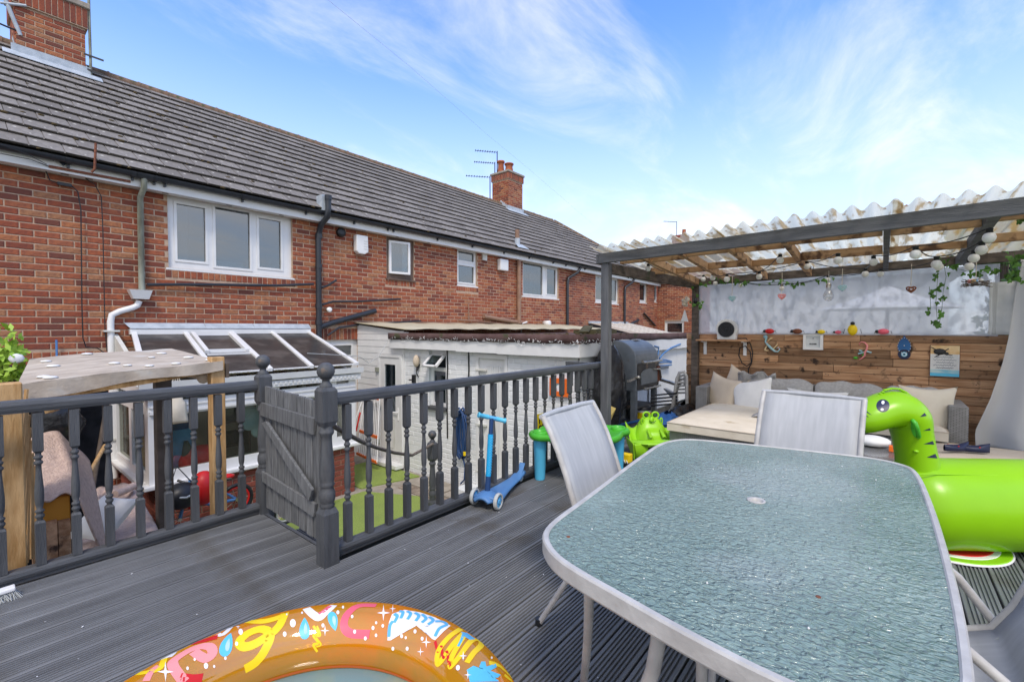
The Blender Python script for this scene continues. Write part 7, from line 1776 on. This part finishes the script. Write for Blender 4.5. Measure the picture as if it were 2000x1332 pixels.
def decal(poly, mat, name, par, bv, off=.002, step=2.0):
    """thin raised print patch lying on the surface; outline given as seen from the tripod"""
    b = MB(); cx_ = sum(p[0] for p in poly) / len(poly); cy_ = sum(p[1] for p in poly) / len(poly); rings_ = 4
    P = []
    for i in range(len(poly)):
        a, c = poly[i], poly[(i + 1) % len(poly)]; n_ = max(1, int(math.hypot(c[0] - a[0], c[1] - a[1]) / step)); P += [(a[0] + (c[0] - a[0]) * k_ / n_, a[1] + (c[1] - a[1]) * k_ / n_) for k_ in range(n_)]
    vs = []; ok = []
    for r_ in range(rings_ + 1):
        for p in P: q = on_surf(cx_ + (p[0] - cx_) * r_ / rings_, cy_ + (p[1] - cy_) * r_ / rings_, bv, off); vs.append(q or Vector((0, 0, 0))); ok.append(q is not None)
    n_ = len(P); fs = []
    for r_ in range(rings_):
        for k_ in range(n_):
            f_ = (r_ * n_ + k_, r_ * n_ + (k_ + 1) % n_, (r_ + 1) * n_ + (k_ + 1) % n_, (r_ + 1) * n_ + k_)
            if all(ok[i] for i in f_): fs.append(f_)
    b.add(vs, fs, True); return b.build(name, mat, par)
def ell(cx_, cy_, rx, ry, n_=20, rot=0): return [(cx_ + rx * math.cos(a) * math.cos(rot) - ry * math.sin(a) * math.sin(rot), cy_ + rx * math.cos(a) * math.sin(rot) + ry * math.sin(a) * math.cos(rot)) for a in [2 * math.pi * i / n_ for i in range(n_)]]
ey = decal(ell(1724.5, 792.5, 13, 12.5), 'navy', 'eye', neck, bvh, .0015)
decal(ell(1724.5, 786.5, 3.0, 3.6, rot=.3), 'white', 'eye_highlight', neck, bvh, .003); decal(ell(1722.5, 800, 3.0, 2.4), 'white', 'eye_highlight', neck, bvh, .003)
for P_l in ([(1808, 806), (1799, 814), (1812, 812)], [(1818, 836), (1805, 841), (1820, 840)], [(1824, 861), (1806, 867), (1827, 868)], [(1829, 886), (1812, 893), (1833, 895)]): decal([(x - 2.5, y) for x, y in P_l], 'navy', 'neck_stripe', neck, bvh, .0015, 1.5)
for P_l in ([(1680, 797), (1691, 796), (1702, 805), (1691, 798.5)], [(1677, 801), (1687, 801), (1697, 810), (1686, 803.5)], [(1673, 808), (1682, 808), (1689, 816), (1681, 810.5)]): decal([(x + 1, y + 6) for x, y in P_l], 'navy', 'snout_stripe', neck, bvh, .0015, 1.5)
b = MB(); b.tube([on_surf(x, y, bvh, .001) for x, y in ((1675, 849), (1680, 851), (1686, 848), (1690, 843)) if on_surf(x, y, bvh)], .004, 6); b.build('mouth', 'navy', neck)
hs = [on_surf(x, y, bvh, .003) for x, y in ((1782, 821), (1787, 826), (1791, 836), (1794, 850), (1794, 853))]
b = MB(); b.tube([hs[0]] + [h_ + (CAM - h_).normalized() * .035 for h_ in hs[1:4]] + [hs[4]], .012, 8); b.build('grab_handle', 'greenplastic', dn)
decal(ell(1786, 838, 6.5, 16, rot=-.25), 'greenplastic', 'handle_pad', neck, bvh, .001)
b = MB(); p = on_surf(1789, 881, bvh, .001); b.ball(p, .014, 10, (1, 1, .6)); b.build('valve', 'lime2', neck)
b = MB(); c = [VP(x, y, dk_) for x, y in ((1716, 771), (1728, 760), (1742, 757), (1756, 758), (1768, 764), (1778, 772))]
for i in range(5):
    for k_ in range(3): p = c[i].lerp(c[i + 1], k_ / 3); b.ball(p + Vector((0, 0, -.006)), .012, 8, (1, 1, .6))
o = b.build('crest_ripples', 'lime', neck); o['kind'] = 'stuff'

# ================================================================ PADDLING POOL
PC = Vector((.537, 1.262, 0)); RM, RT = .607, .115
pool = empty('paddling_pool', PC, 'round inflatable paddling pool with see-through orange ring printed with splashes', 'paddling pool')
def tor(a, t_, rr=RT, off=0):
    R_ = rr + off; k_ = 1 + .018 * abs(math.sin(a * 3.5)) ** .4 - .018
    return Vector((PC.x + (RM + R_ * math.cos(t_)) * math.cos(a), PC.y + (RM + R_ * math.cos(t_)) * math.sin(a), RT * 1.0 + R_ * math.sin(t_) * k_ * 1.02))
b = MB(); b.grid(140, 36, lambda u, v: tor(u * 2 * math.pi, v * 2 * math.pi)); ring = b.build('ring', 'poolorange', pool)
b = MB(); b.lathe([(.001, .012), (.3, .012), (RM - RT * .6, .02), (RM - RT * .2, .05)], PC, 64); b.build('floor', 'poolfloor', pool)
b = MB(); b.grid(100, 3, lambda u, v: tor(u * 2 * math.pi, math.pi + .5 - v * .12, off=.002)); b.build('seam', 'orange', pool)
bvp = BVHTree.FromPolygons([v.co.copy() for v in ring.data.vertices], [tuple(p.vertices) for p in ring.data.polygons])
def stroke(pts, wd, mat, name='print', bv=bvp, par=ring, off=.0015):
    b = MB(); pts = catmull([(x, y) for x, y in pts], 6); vs = []
    W3 = [on_surf(x, y, bv, off) for x, y in pts]
    W3 = [w_ for w_ in W3 if w_ is not None]
    if len(W3) < 2: return
    nn_ = len(W3)
    for i, p in enumerate(W3):
        d_ = (W3[min(i + 1, nn_ - 1)] - W3[max(i - 1, 0)]).normalized(); h_ = bv.find_nearest(p); nv = h_[1]
        if nv.dot(p - h_[0]) < 0: nv = -nv
        s_ = d_.cross(nv).normalized() * wd / 2
        for q in (-1, -.33, .33, 1):
            x_ = p + s_ * q; hh = bv.find_nearest(x_); n2_ = (x_ - hh[0]); nvv = hh[1] if hh[1].dot(nv) > 0 else -hh[1]; vs.append(hh[0] + nvv * off)
    b.add(vs, [(i * 4 + k_, i * 4 + k_ + 1, i * 4 + 5 + k_, i * 4 + 4 + k_) for i in range(nn_ - 1) for k_ in range(3)], True); return b.build(name, mat, par)
def drop(cx_, cy_, s_, rot, mat='skyblue'):
    P = []
    for i in range(20):
        a = 2 * math.pi * i / 20; x, y = s_ * .62 * math.sin(a) * (math.sin(a / 2) ** .8), -s_ * math.cos(a); P.append((cx_ + x * math.cos(rot) - y * math.sin(rot), cy_ + x * math.sin(rot) + y * math.cos(rot)))
    decal(P, mat, 'drop_print', ring, bvp, .0016, 4); decal([(cx_ + (p[0] - cx_) * .35 + 2, cy_ + (p[1] - cy_) * .55) for p in P], 'teal', 'drop_highlight', ring, bvp, .0026, 4)
def star(cx_, cy_, s_):
    P = []
    for i in range(8): a = math.pi / 4 * i; r_ = s_ if i % 2 == 0 else s_ * .2; P.append((cx_ + r_ * math.sin(a) * .8, cy_ - r_ * math.cos(a)))
    decal(P, 'white', 'star_print', ring, bvp, .002, 3)
stroke([(480, 1214), (520, 1212), (550, 1203), (556, 1198), (545, 1222), (525, 1240), (495, 1258), (475, 1262), (468, 1252), (485, 1236), (512, 1228), (528, 1240), (518, 1268), (500, 1292), (478, 1306)], .030, 'yellow', 'yellow_squiggle')
stroke([(360, 1332), (338, 1300), (345, 1285), (380, 1265), (408, 1262), (415, 1275), (400, 1285), (378, 1272)], .030, 'salmon', 'pink_squiggle')
stroke([(350, 1325), (375, 1328), (395, 1326)], .034, 'red', 'red_tail')
stroke([(735, 1182), (700, 1183), (678, 1200), (672, 1222), (685, 1236), (722, 1238)], .030, 'pink', 'pink_arc')
stroke([(590, 1180), (620, 1205), (636, 1196), (652, 1182)], .030, 'white', 'white_swirl'); stroke([(624, 1200), (634, 1192), (645, 1183)], .018, 'pink', 'pink_swirl')
stroke([(412, 1232), (432, 1240), (450, 1226)], .020, 'white', 'white_swirl'); stroke([(325, 1285), (345, 1270), (370, 1258), (395, 1245)], .04, 'white', 'white_swirl'); stroke([(372, 1258), (400, 1250), (425, 1243)], .03, 'red', 'red_patch')
for px, py, s_, rt_ in ((443, 1259, 24, .35), (595, 1227, 21, 0), (651, 1213, 19, 2.9)): drop(px, py, s_, rt_)
stroke([(612, 1222), (622, 1238), (612, 1240), (622, 1255), (612, 1258), (620, 1272)], .008, 'yellow', 'zigzag'); stroke([(619, 1222), (626, 1240), (617, 1243), (627, 1258), (618, 1262)], .006, 'yellow', 'zigzag')
for px, py, r_ in ((572, 1217, 8), (556, 1238, 5), (470, 1234, 6), (462, 1257, 4), (402, 1300, 6), (631, 1221, 4), (660, 1196, 4), (670, 1186, 3), (590, 1197, 2.5), (688, 1204, 3.5), (693, 1233, 4), (714, 1246, 4), (729, 1226, 4), (735, 1216, 3), (748, 1222, 3.5), (785, 1242, 4), (793, 1245, 3), (768, 1266, 4), (796, 1266, 4), (811, 1233, 4), (825, 1247, 4), (440, 1285, 3.5), (366, 1305, 3.5), (380, 1288, 3), (418, 1301, 3), (895, 1304, 5.5), (560, 1200, 2), (735, 1240, 3.5), (775, 1232, 3), (905, 1285, 2.5), (960, 1285, 2.5)): decal(ell(px, py, r_ * .72, r_, 12), 'white', 'dot_print', ring, bvp, .0022, 4)
for px, py, s_ in ((323, 1312, 20), (635, 1231, 11), (749, 1197, 16), (833, 1254, 12), (822, 1272, 9), (905, 1281, 10), (767, 1189, 8), (914, 1318, 9), (465, 1224, 6)): star(px, py, s_)
# dripping blue lettering band with white edge
band = [(757, 1250), (760, 1215), (766, 1199), (790, 1191), (820, 1196), (850, 1206), (880, 1222), (868, 1232), (850, 1250), (845, 1248), (852, 1228), (838, 1222), (830, 1229), (822, 1218), (812, 1218), (800, 1208), (785, 1210), (770, 1220), (763, 1250)]
decal(band, 'white', 'splash_outline', ring, bvp, .0016, 4)
for P_l in ([(760, 1243), (762, 1222), (768, 1213)], [(770, 1216), (776, 1204), (770, 1199)], [(783, 1208), (787, 1196), (780, 1194)], [(796, 1210), (802, 1199), (795, 1194)], [(812, 1213), (818, 1203), (810, 1197)], [(824, 1216), (832, 1208), (824, 1200)], [(836, 1220), (846, 1212), (838, 1205)], [(850, 1243), (858, 1228), (872, 1220), (862, 1214), (850, 1214)]): stroke(P_l, .013, 'bluelight', 'splash_letter', off=.0028)
stroke([(900, 1228), (878, 1243), (858, 1268), (854, 1292), (862, 1290), (885, 1258), (908, 1236), (884, 1280), (880, 1300), (895, 1285), (922, 1250), (940, 1258), (925, 1275), (912, 1294)], .022, 'yellow', 'yellow_scribble')
stroke([(850, 1252), (856, 1272), (862, 1262), (866, 1285), (873, 1272), (878, 1300), (882, 1290)], .010, 'red', 'red_scribble')
splat = [(918, 1332), (912, 1308), (925, 1300), (935, 1305), (940, 1292), (948, 1292), (950, 1302), (968, 1296), (970, 1303), (958, 1310), (978, 1318), (972, 1324), (962, 1324), (975, 1331)]
decal(splat, 'skyblue', 'splash_print', ring, bvp, .0018, 4)
decal([(900, 1234), (912, 1236), (928, 1248), (918, 1250), (908, 1244)], 'bluelight', 'splash_print', ring, bvp, .0018, 4); stroke([(895, 1262), (901, 1250), (905, 1238)], .010, 'skyblue', 'splash_print')
stroke([(955, 1294), (975, 1300), (998, 1322)], .022, 'yellow', 'yellow_squiggle'); stroke([(985, 1318), (1000, 1330)], .02, 'yellow', 'yellow_squiggle')
stroke([(240, 1322), (265, 1305), (295, 1288)], .045, 'skyblue', 'blue_tail'); stroke([(262, 1316), (290, 1312), (312, 1305), (322, 1284)], .02, 'yellow', 'yellow_squiggle'); stroke([(285, 1330), (296, 1310), (310, 1300)], .02, 'salmon', 'pink_squiggle')
# prints on the part of the ring outside the picture go on the same way
for i in range(15):
    a = R(165) + i * R(8); t_ = random.uniform(.4, 2.6); m_ = random.choice(['yellow', 'pink', 'white', 'skyblue', 'salmon']); b = MB(); s_ = random.uniform(.02, .05)
    b.grid(8, 8, lambda u, v: tor(a + (u - .5) * 2 * s_ * 1.6, t_ + (v - .5) * s_ * 14 + .3 * math.sin(u * 6), off=.0016)); b.build('print_patch', m_, ring)
b = MB()
for i in range(16):
    a = random.uniform(0, 6.28); r_ = random.uniform(.15, .5); c = PC + Vector((math.cos(a) * r_, math.sin(a) * r_, .016)); b.ball(c, random.uniform(.01, .03), 8, (1, 1, .05))
b.build('floor_dots', 'white', pool); bpy.data.objects['floor_dots']['kind'] = 'stuff'
c = at(630, 1328, Z=.02); b = MB(); b.ball(c, .035, 12, (1, 1, .08)); b.build('floor_spot', 'yellow', pool)
# broom
br = empty('hand_broom', at(10, 1165, Z=0), 'white broom head with grey bristles at the left edge of the deck', 'broom')
p0, p1 = at(-30, 1165, Z=.12), at(32, 1143, Z=.12)
p0 = at(-40, 1168, Y=3.40); p1 = at(30, 1146, Y=3.40)
b = MB(); b.bar(p0, p1, .05, .02); bevel(b.build('head', 'white', br), .006)
b = MB()
for i in range(260):
    p = p0.lerp(p1, random.random()) + Vector((0, random.uniform(-.018, .018), -.01)); d_ = Vector((random.uniform(-.01, .03), random.uniform(-.03, .01), -min(p.z, .11))); b.tube([p, p + d_], .0016, 3)
o = b.build('bristles', 'wheelgrey', br); o['kind'] = 'stuff'

# ================================================================ CANOPY CORNER AT THE LEFT
cn = empty('lean_canopy', (.8, 4.6, GZ), 'makeshift canopy of weathered board on rough posts below the railing at the left', 'canopy')
FL, FR, BR_, BL = at(33, 752, Y=3.95), at(434, 704, Y=3.95), at(335, 679, Y=5.0), at(58, 701, Y=4.9)
def cano(u, v): p = FL.lerp(FR, u).lerp(BL.lerp(BR_, u), v); return p + Vector((0, 0, .008 * math.sin(u * 5) + .004 * noise.noise((u * 6, v * 6, 0))))
b = MB(); b.grid(20, 14, cano, th=.018, smooth=False); b.build('roof_board', 'oldply', cn)
b = MB(); b.grid(26, 3, lambda u, v: FL.lerp(FR, u) + Vector((0, -.012 + .004 * math.sin(u * 30), -.002 - v * (.085 - .02 * u + .012 * math.sin(u * 9)))), th=.004, smooth=False); b.build('front_flap', 'oldply', cn)
b = MB()
for u, v in ((.1, .75), (.14, .5), (.1, .12), (.13, .06), (.45, .35), (.5, .2), (.7, .5), (.82, .7), (.9, .35), (.6, .1), (.75, .1), (.35, .92), (.95, .1)): b.ball(cano(u, v) + Vector((0, 0, .006)), .016 + .01 * random.random(), 8, (1.5, 1.5, .4))
o = b.build('white_washers', 'whitecloth', cn); o['kind'] = 'stuff'
b = MB(); b.bar(FL + Vector((.05, .06, -.09)), FR + Vector((-.02, .06, -.06)), .04, .06); b.build('front_batten', 'newwood', cn)
b = MB(); b.bar(FL + Vector((.3, .06, -.1)), FL + Vector((.15, .3, -.2)), .04, .05); b.build('brace', 'newwood', cn)
q = at(420, 720, Y=4.0); b = MB(); b.box(q.x - .038, q.x + .055, 3.96, 4.05, GZ, q.z + .09); bevel(b.build('post', 'newwood', cn), .004, 1)
q = at(316, 735, Y=4.9); b = MB(); b.box(q.x - .055, q.x + .06, 4.85, 4.95, GZ, q.z + .2); bevel(b.build('post', 'bark', cn), .004, 1)
b = MB(); b.tube([at(395, 735, Y=4.1), at(360, 730, Y=4.5)], .024, 8); b.ball(at(397, 738, Y=4.1), .045, 10); b.build('pole_end', 'cream2', cn)
b = MB(); q = at(435, 720, Y=3.98); b.box(q.x + .012, q.x + .035, 3.95, 4.6, q.z - .07, q.z + .04); b.build('side_strip', 'bark', cn)
b = MB(); q = at(20, 760, Y=3.72); b.box(q.x - .06, q.x + .045, 3.70, 3.80, GZ, at(20, 748, Y=3.72).z); tag(bevel(b.build('timber_post', 'newwood'), .006, 1), 'thick pale timber post at the left end behind the railing', 'post')
tr = empty('trellis', (.25, 3.9, GZ), 'broken strips of thin trellis leaning behind the timber post', 'trellis')
for i in range(7):
    p = at(52 + i * 2, 760 + i * 25, Y=3.9 + .03 * i); q_ = at(18 + i * 9, 1130 - i * 8, Y=3.86 + .04 * i); b = MB(); b.bar(p, q_, .022, .010); b.build('lath', 'newwood', tr)
# dark store behind: black sheets stand in for the deep shade there
st = empty('dark_store', (.6, 6.0, GZ), 'open store under the canopy, its darkness made with black sheets', 'store')
a_, c_ = at(78, 800, Y=6.6).x, at(212, 800, Y=6.6).x
b = MB(); b.box(a_ - .5, c_, 6.6, 6.64, GZ, 1.0); b.build('shade_back', 'blackcloth', st)
b = MB(); b.box(a_ - .5, a_ - .48, 5.4, 6.6, GZ, 1.0); b.build('shade_side', 'blackcloth', st)
b = MB(); b.box(a_ - .5, c_ - .05, 5.9, 6.6, .96, .98); b.build('shade_top', 'blackcloth', st)
b = MB(); b.box(-1.2, .95, 4.0, 6.6, GZ + .002, GZ + .01); b.build('shade_floor', 'blackcloth', st)
bag('rubbish_sack', 'dark sack hanging in the dark store at the left', 'sack', at(105, 820, Y=6.2).x, 6.2, .15, .6, .42, .3, 'binbag', seed=21)
b = MB(); b.tube([at(205, 870, Y=6.0), at(160, 950, Y=5.3)], .018, 8); tag(b.build('broom_handle', 'newwood'), 'pale wooden handle leaning in the dark store opening', 'handle')
b = MB(); b.tube([at(212, 770, Y=6.3), at(180, 960, Y=5.8)], .02, 8); tag(b.build('dark_pole', 'bark'), 'dark pole leaning beside the pale wooden handle', 'pole')
# box, planks, blankets, pillow
bo = empty('ochre_box', (.35, 4.3, GZ), 'ochre box raised on rough planks under the pink blanket', 'box')
b = MB(); p, q_ = at(55, 1010, Y=4.15), at(137, 975, Y=4.15); b.box(p.x, q_.x, 4.15, 4.6, .02, .26); bevel(b.build('box', 'ochre', bo), .006, 1)
for x0, x1 in ((62, 75), (88, 112), (114, 138)):
    b = MB(); b.box(at(x0, 1060, Y=4.1).x, at(x1, 1060, Y=4.1).x, 4.08, 4.12, -.9, at((x0 + x1) / 2, 1020 - (x0 - 62) * .1, Y=4.1).z); b.build('plank', 'plank', bo)
def cloth(name, lab, mat, f_, nu=40, nv=30, th=.012, cat='blanket'): b = MB(); b.grid(nu, nv, f_, th=th); o = b.build(name, mat); tag(o, lab, cat); return o
def bl1(u, v): # blanket over the box, falling toward the rail and to the right
    p = at(168 - 128 * (1 - u) if 0 else 75 + 85 * u, 872, Y=4.45); y = 4.62 - .55 * v; z = .60 - .32 * v ** 1.3 - (.52 * max(0, u - .62) / .38) ** 1.0 * (.5 + v) * .9 - .18 * max(0, .15 - u) / .15
    w_ = .012 * math.sin(u * 16 + v * 6) + .035 * noise.noise((u * 4, v * 4, 7)); return (.20 + u * .42 + .03 * v, y + w_, z + w_)
cloth('pink_blanket', 'dusty pink knitted blanket draped over the ochre box behind the left railing', 'pinkthrow', bl1)
def bl2(u, v): # on the bench
    A, B, C_, D_ = at(190, 955, Z=-.28), at(258, 943, Z=-.28), at(318, 1045, Z=-.30), at(140, 1100, Z=-.32); p = A.lerp(B, u).lerp(D_.lerp(C_, u), v); w_ = .03 * noise.noise((u * 5, v * 5, 3)); return p + Vector((0, 0, w_ - .5 * max(0, u - .93)))
cloth('pink_throw', 'pale pink throw spread over the low bench below the canopy', 'pinkthrow', bl2)
b = MB(); P4 = [at(190, 955, Z=-.30), at(262, 943, Z=-.30), at(322, 1045, Z=-.32), at(140, 1100, Z=-.34)]; b.prism([p - Vector((0, 0, .05)) for p in P4], (0, 0, -.5)); tag(b.build('low_bench', 'bark'), 'low bench under the pink throw behind the left railing', 'bench')
pillow(at(203, 1012, Z=-.12), .36, .38, .17, R(25), R(48), 'whitecloth', 'bench_pillow', 'white pillow lying on the pink throw behind the left railing', cat='pillow')
b = MB(); b.tube([at(225, 965, Z=-.2), at(245, 957, Z=-.2), at(262, 948, Z=-.2)], .035, 10); tag(b.build('rolled_towel', 'pinkthrow'), 'rolled edge of pink towelling at the back of the bench', 'towel')

# ================================================================ VEGETATION AND THINGS BEYOND
def leaves(b, c, r_, n_, s_, sc_=(1, 1, 1)):
    for i in range(n_):
        d_ = Vector((random.gauss(0, 1), random.gauss(0, 1), random.gauss(0, 1))).normalized() * r_ * random.random() ** .4
        p = Vector(c) + Vector((d_.x * sc_[0], d_.y * sc_[1], d_.z * sc_[2])); a = Vector((random.uniform(-1, 1), random.uniform(-1, 1), random.uniform(-.6, .6))).normalized(); q = a.orthogonal().normalized(); q = Matrix.Rotation(random.uniform(0, 6.28), 3, a) @ q; w_ = a.cross(q) * s_ * .45
        b.add([p - q * s_, p + w_, p + q * s_, p - w_], [(0, 1, 2, 3)], False)
sh = empty('garden_shrub', (.2, 5.2, GZ), 'bright yellow green shrub at the far left edge behind the canopy', 'shrub')
b = MB()
for px, py, r_ in ((5, 680, .16), (12, 700, .14), (3, 660, .12), (20, 725, .12), (8, 740, .16), (35, 735, .10), (25, 690, .08), (50, 742, .06)): leaves(b, at(px, py, Y=4.9), r_ * .9, 46, .035)
b.build('foliage', 'leafbright', sh); b = MB(); b.tube([at(-5, 900, Y=5.0), at(5, 760, Y=5.0), at(8, 690, Y=4.95)], .012, 6); b.build('stem', 'bark', sh)
b = MB(); b.ball(at(32, 700, Y=4.8), .035, 8, (1.2, .4, 1)); b.build('blossom', 'whitecloth', sh)
def tree(c, h_, rad, n_, mat, lab, s_=.10, grp='trees beyond the pergola'):
    e = empty('garden_tree', (c[0], c[1], GZ), lab, 'tree', grp)
    b = MB(); top = Vector((c[0], c[1], GZ + h_)); base = Vector((c[0], c[1], GZ)); b.tube([base, base.lerp(top, .4), top - Vector((0, 0, rad * .6))], [.16, .12, .05], 8)
    cl_ = []
    for i in range(14):
        d_ = Vector((random.gauss(0, 1), random.gauss(0, 1), random.gauss(0, .8))).normalized() * rad * random.uniform(.35, 1); cl_.append(top - Vector((0, 0, rad * .8)) + d_); b.tube([base.lerp(top, .5), cl_[-1]], [.05, .012], 5)
    b.build('trunk', 'bark', e); b = MB()
    for q in cl_ + [top - Vector((0, 0, rad * .8))]: leaves(b, q, rad * random.uniform(.28, .5), n_, s_, (1, 1, .7))
    b.build('crown', mat, e); return e
tt = at(1938, 358, X=14)
tree((14, tt.y - .2), tt.z - GZ - .05, 1.0, 200, 'leaf', 'tree whose green top shows above the corrugated roof at the right')
tree((11.5, -2.4), 4.0, 1.25, 200, 'leaf', 'dense tree behind the clear screen at its right end')
tree((12.5, -4.5), 4.3, 1.4, 160, 'leaf', 'tree further right beyond the white curtain')
tree((14.5, 3.0), 3.2, .8, 120, 'leaf', 'small tree blurred behind the left part of the clear screen')
pr = empty('garden_parasol', (9.0, -.05, GZ), 'white open garden parasol seen through the cloudy screen', 'parasol')
ap, e0, e1 = at(1735, 560, X=9), at(1598, 607, X=9), at(1892, 600, X=9)
pc = Vector((9.0, (e0.y + e1.y) / 2, 0)); rd = abs(e0.y - e1.y) / 2; b = MB(); b.lathe([(rd, e0.z), (rd * .97, e0.z + .02), (rd * .5, e0.z + (ap.z - e0.z) * .45), (.03, ap.z)], pc, 8, smooth=False); b.build('canopy', 'whitecloth', pr)
b = MB(); b.tube([(pc.x, pc.y, GZ), (pc.x, pc.y, ap.z)], .025, 8); b.build('pole', 'gutter', pr); b = MB(); b.lathe([(.3, GZ), (.3, GZ + .06), (.05, GZ + .1)], pc, 16); b.build('base', 'stone', pr)
gr_ = empty('garden_building', (11, 1.6, GZ), 'pale grey rendered outbuilding blurred behind the cloudy screen', 'outbuilding')
b = MB(); b.box(11.2, 14, -.9, 3.15, GZ, 2.35); b.build('wall', 'render_white', gr_); b = MB(); b.prism([(11.0, -1.1, 2.35), (11.0, 3.25, 2.35), (11.0, 1.1, 3.0)], (3, 0, 0)); b.build('roof', 'lead', gr_)
b = MB(); b.box(11.15, 11.19, 1.0, 2.6, .3, 1.7); b.build('window', 'upvc', gr_)
gf = empty('garden_fence', (12, 0, GZ), 'grey panel fence at the back of the neighbouring garden', 'fence')
for i in range(12):
    b = MB(); y = 5.5 - i * 1.2; b.box(12.6, 12.63, y - 1.18, y, GZ, GZ + 1.7); b.build('panel', 'gatewood', gf); b = MB(); b.box(12.57, 12.66, y - .03 + .03, y + .05, GZ, GZ + 1.8); b.build('fence_post', 'bark', gf)
nh = empty('neighbour_house', (34, 4, GZ), 'distant brick house whose chimney peeps above the pergola roof', 'house')
b = MB(); b.box(30, 38, 5.5, 14, GZ, 5.0); b.build('wall', 'brick_fresh', nh); b = MB(); b.prism([(29.6, 5.3, 5.0), (38.4, 5.3, 5.0), (38.4, 9.75, 6.9), (29.6, 9.75, 6.9)], (0, 0, .1)); b.prism([(29.6, 14.2, 5.0), (38.4, 14.2, 5.0), (38.4, 9.75, 6.9), (29.6, 9.75, 6.9)], (0, 0, .1)); b.build('roof', 'tile', nh)
for z in (1.0, 3.4):
    for y in (7, 10, 12.5): b = MB(); b.box(29.95, 29.99, y - .6, y + .6, z, z + 1.1); f_ = b.build('window', 'upvc', nh); b = MB(); b.box(29.93, 29.945, y - .5, y + .5, z + .1, z + 1.0); b.build('pane', 'glass', f_)
q = at(1325, 463, X=32); b = MB(); b.box(32, 32.9, q.y - .45, q.y + .45, 6.0, at(1325, 459, X=32).z); ch = b.build('chimney', 'brick_fresh', nh)
b = MB(); zc_ = at(1325, 459, X=32).z; b.lathe([(.14, zc_), (.12, zc_ + .4)], (32.4, q.y - .25, 0), 10); b.build('chimney_pot', 'terracotta', ch)
aerial(Vector((32.2, q.y + .2, zc_)), 1.0, 1.6, R(140), 'tiny distant aerial showing above the corrugated roof')
# overhead cable
b = MB(); p = [at(640, 0, d=9), at(720, 65, d=12), at(800, 130, d=15), at(950, 262, d=22), at(1030, 328, d=28), at(1160, 440, d=44)]
b.tube(p, .0035, 5); tag(b.build('overhead_cable', 'wheelgrey'), 'thin telephone cable crossing the sky above the roof ridge', 'cable')
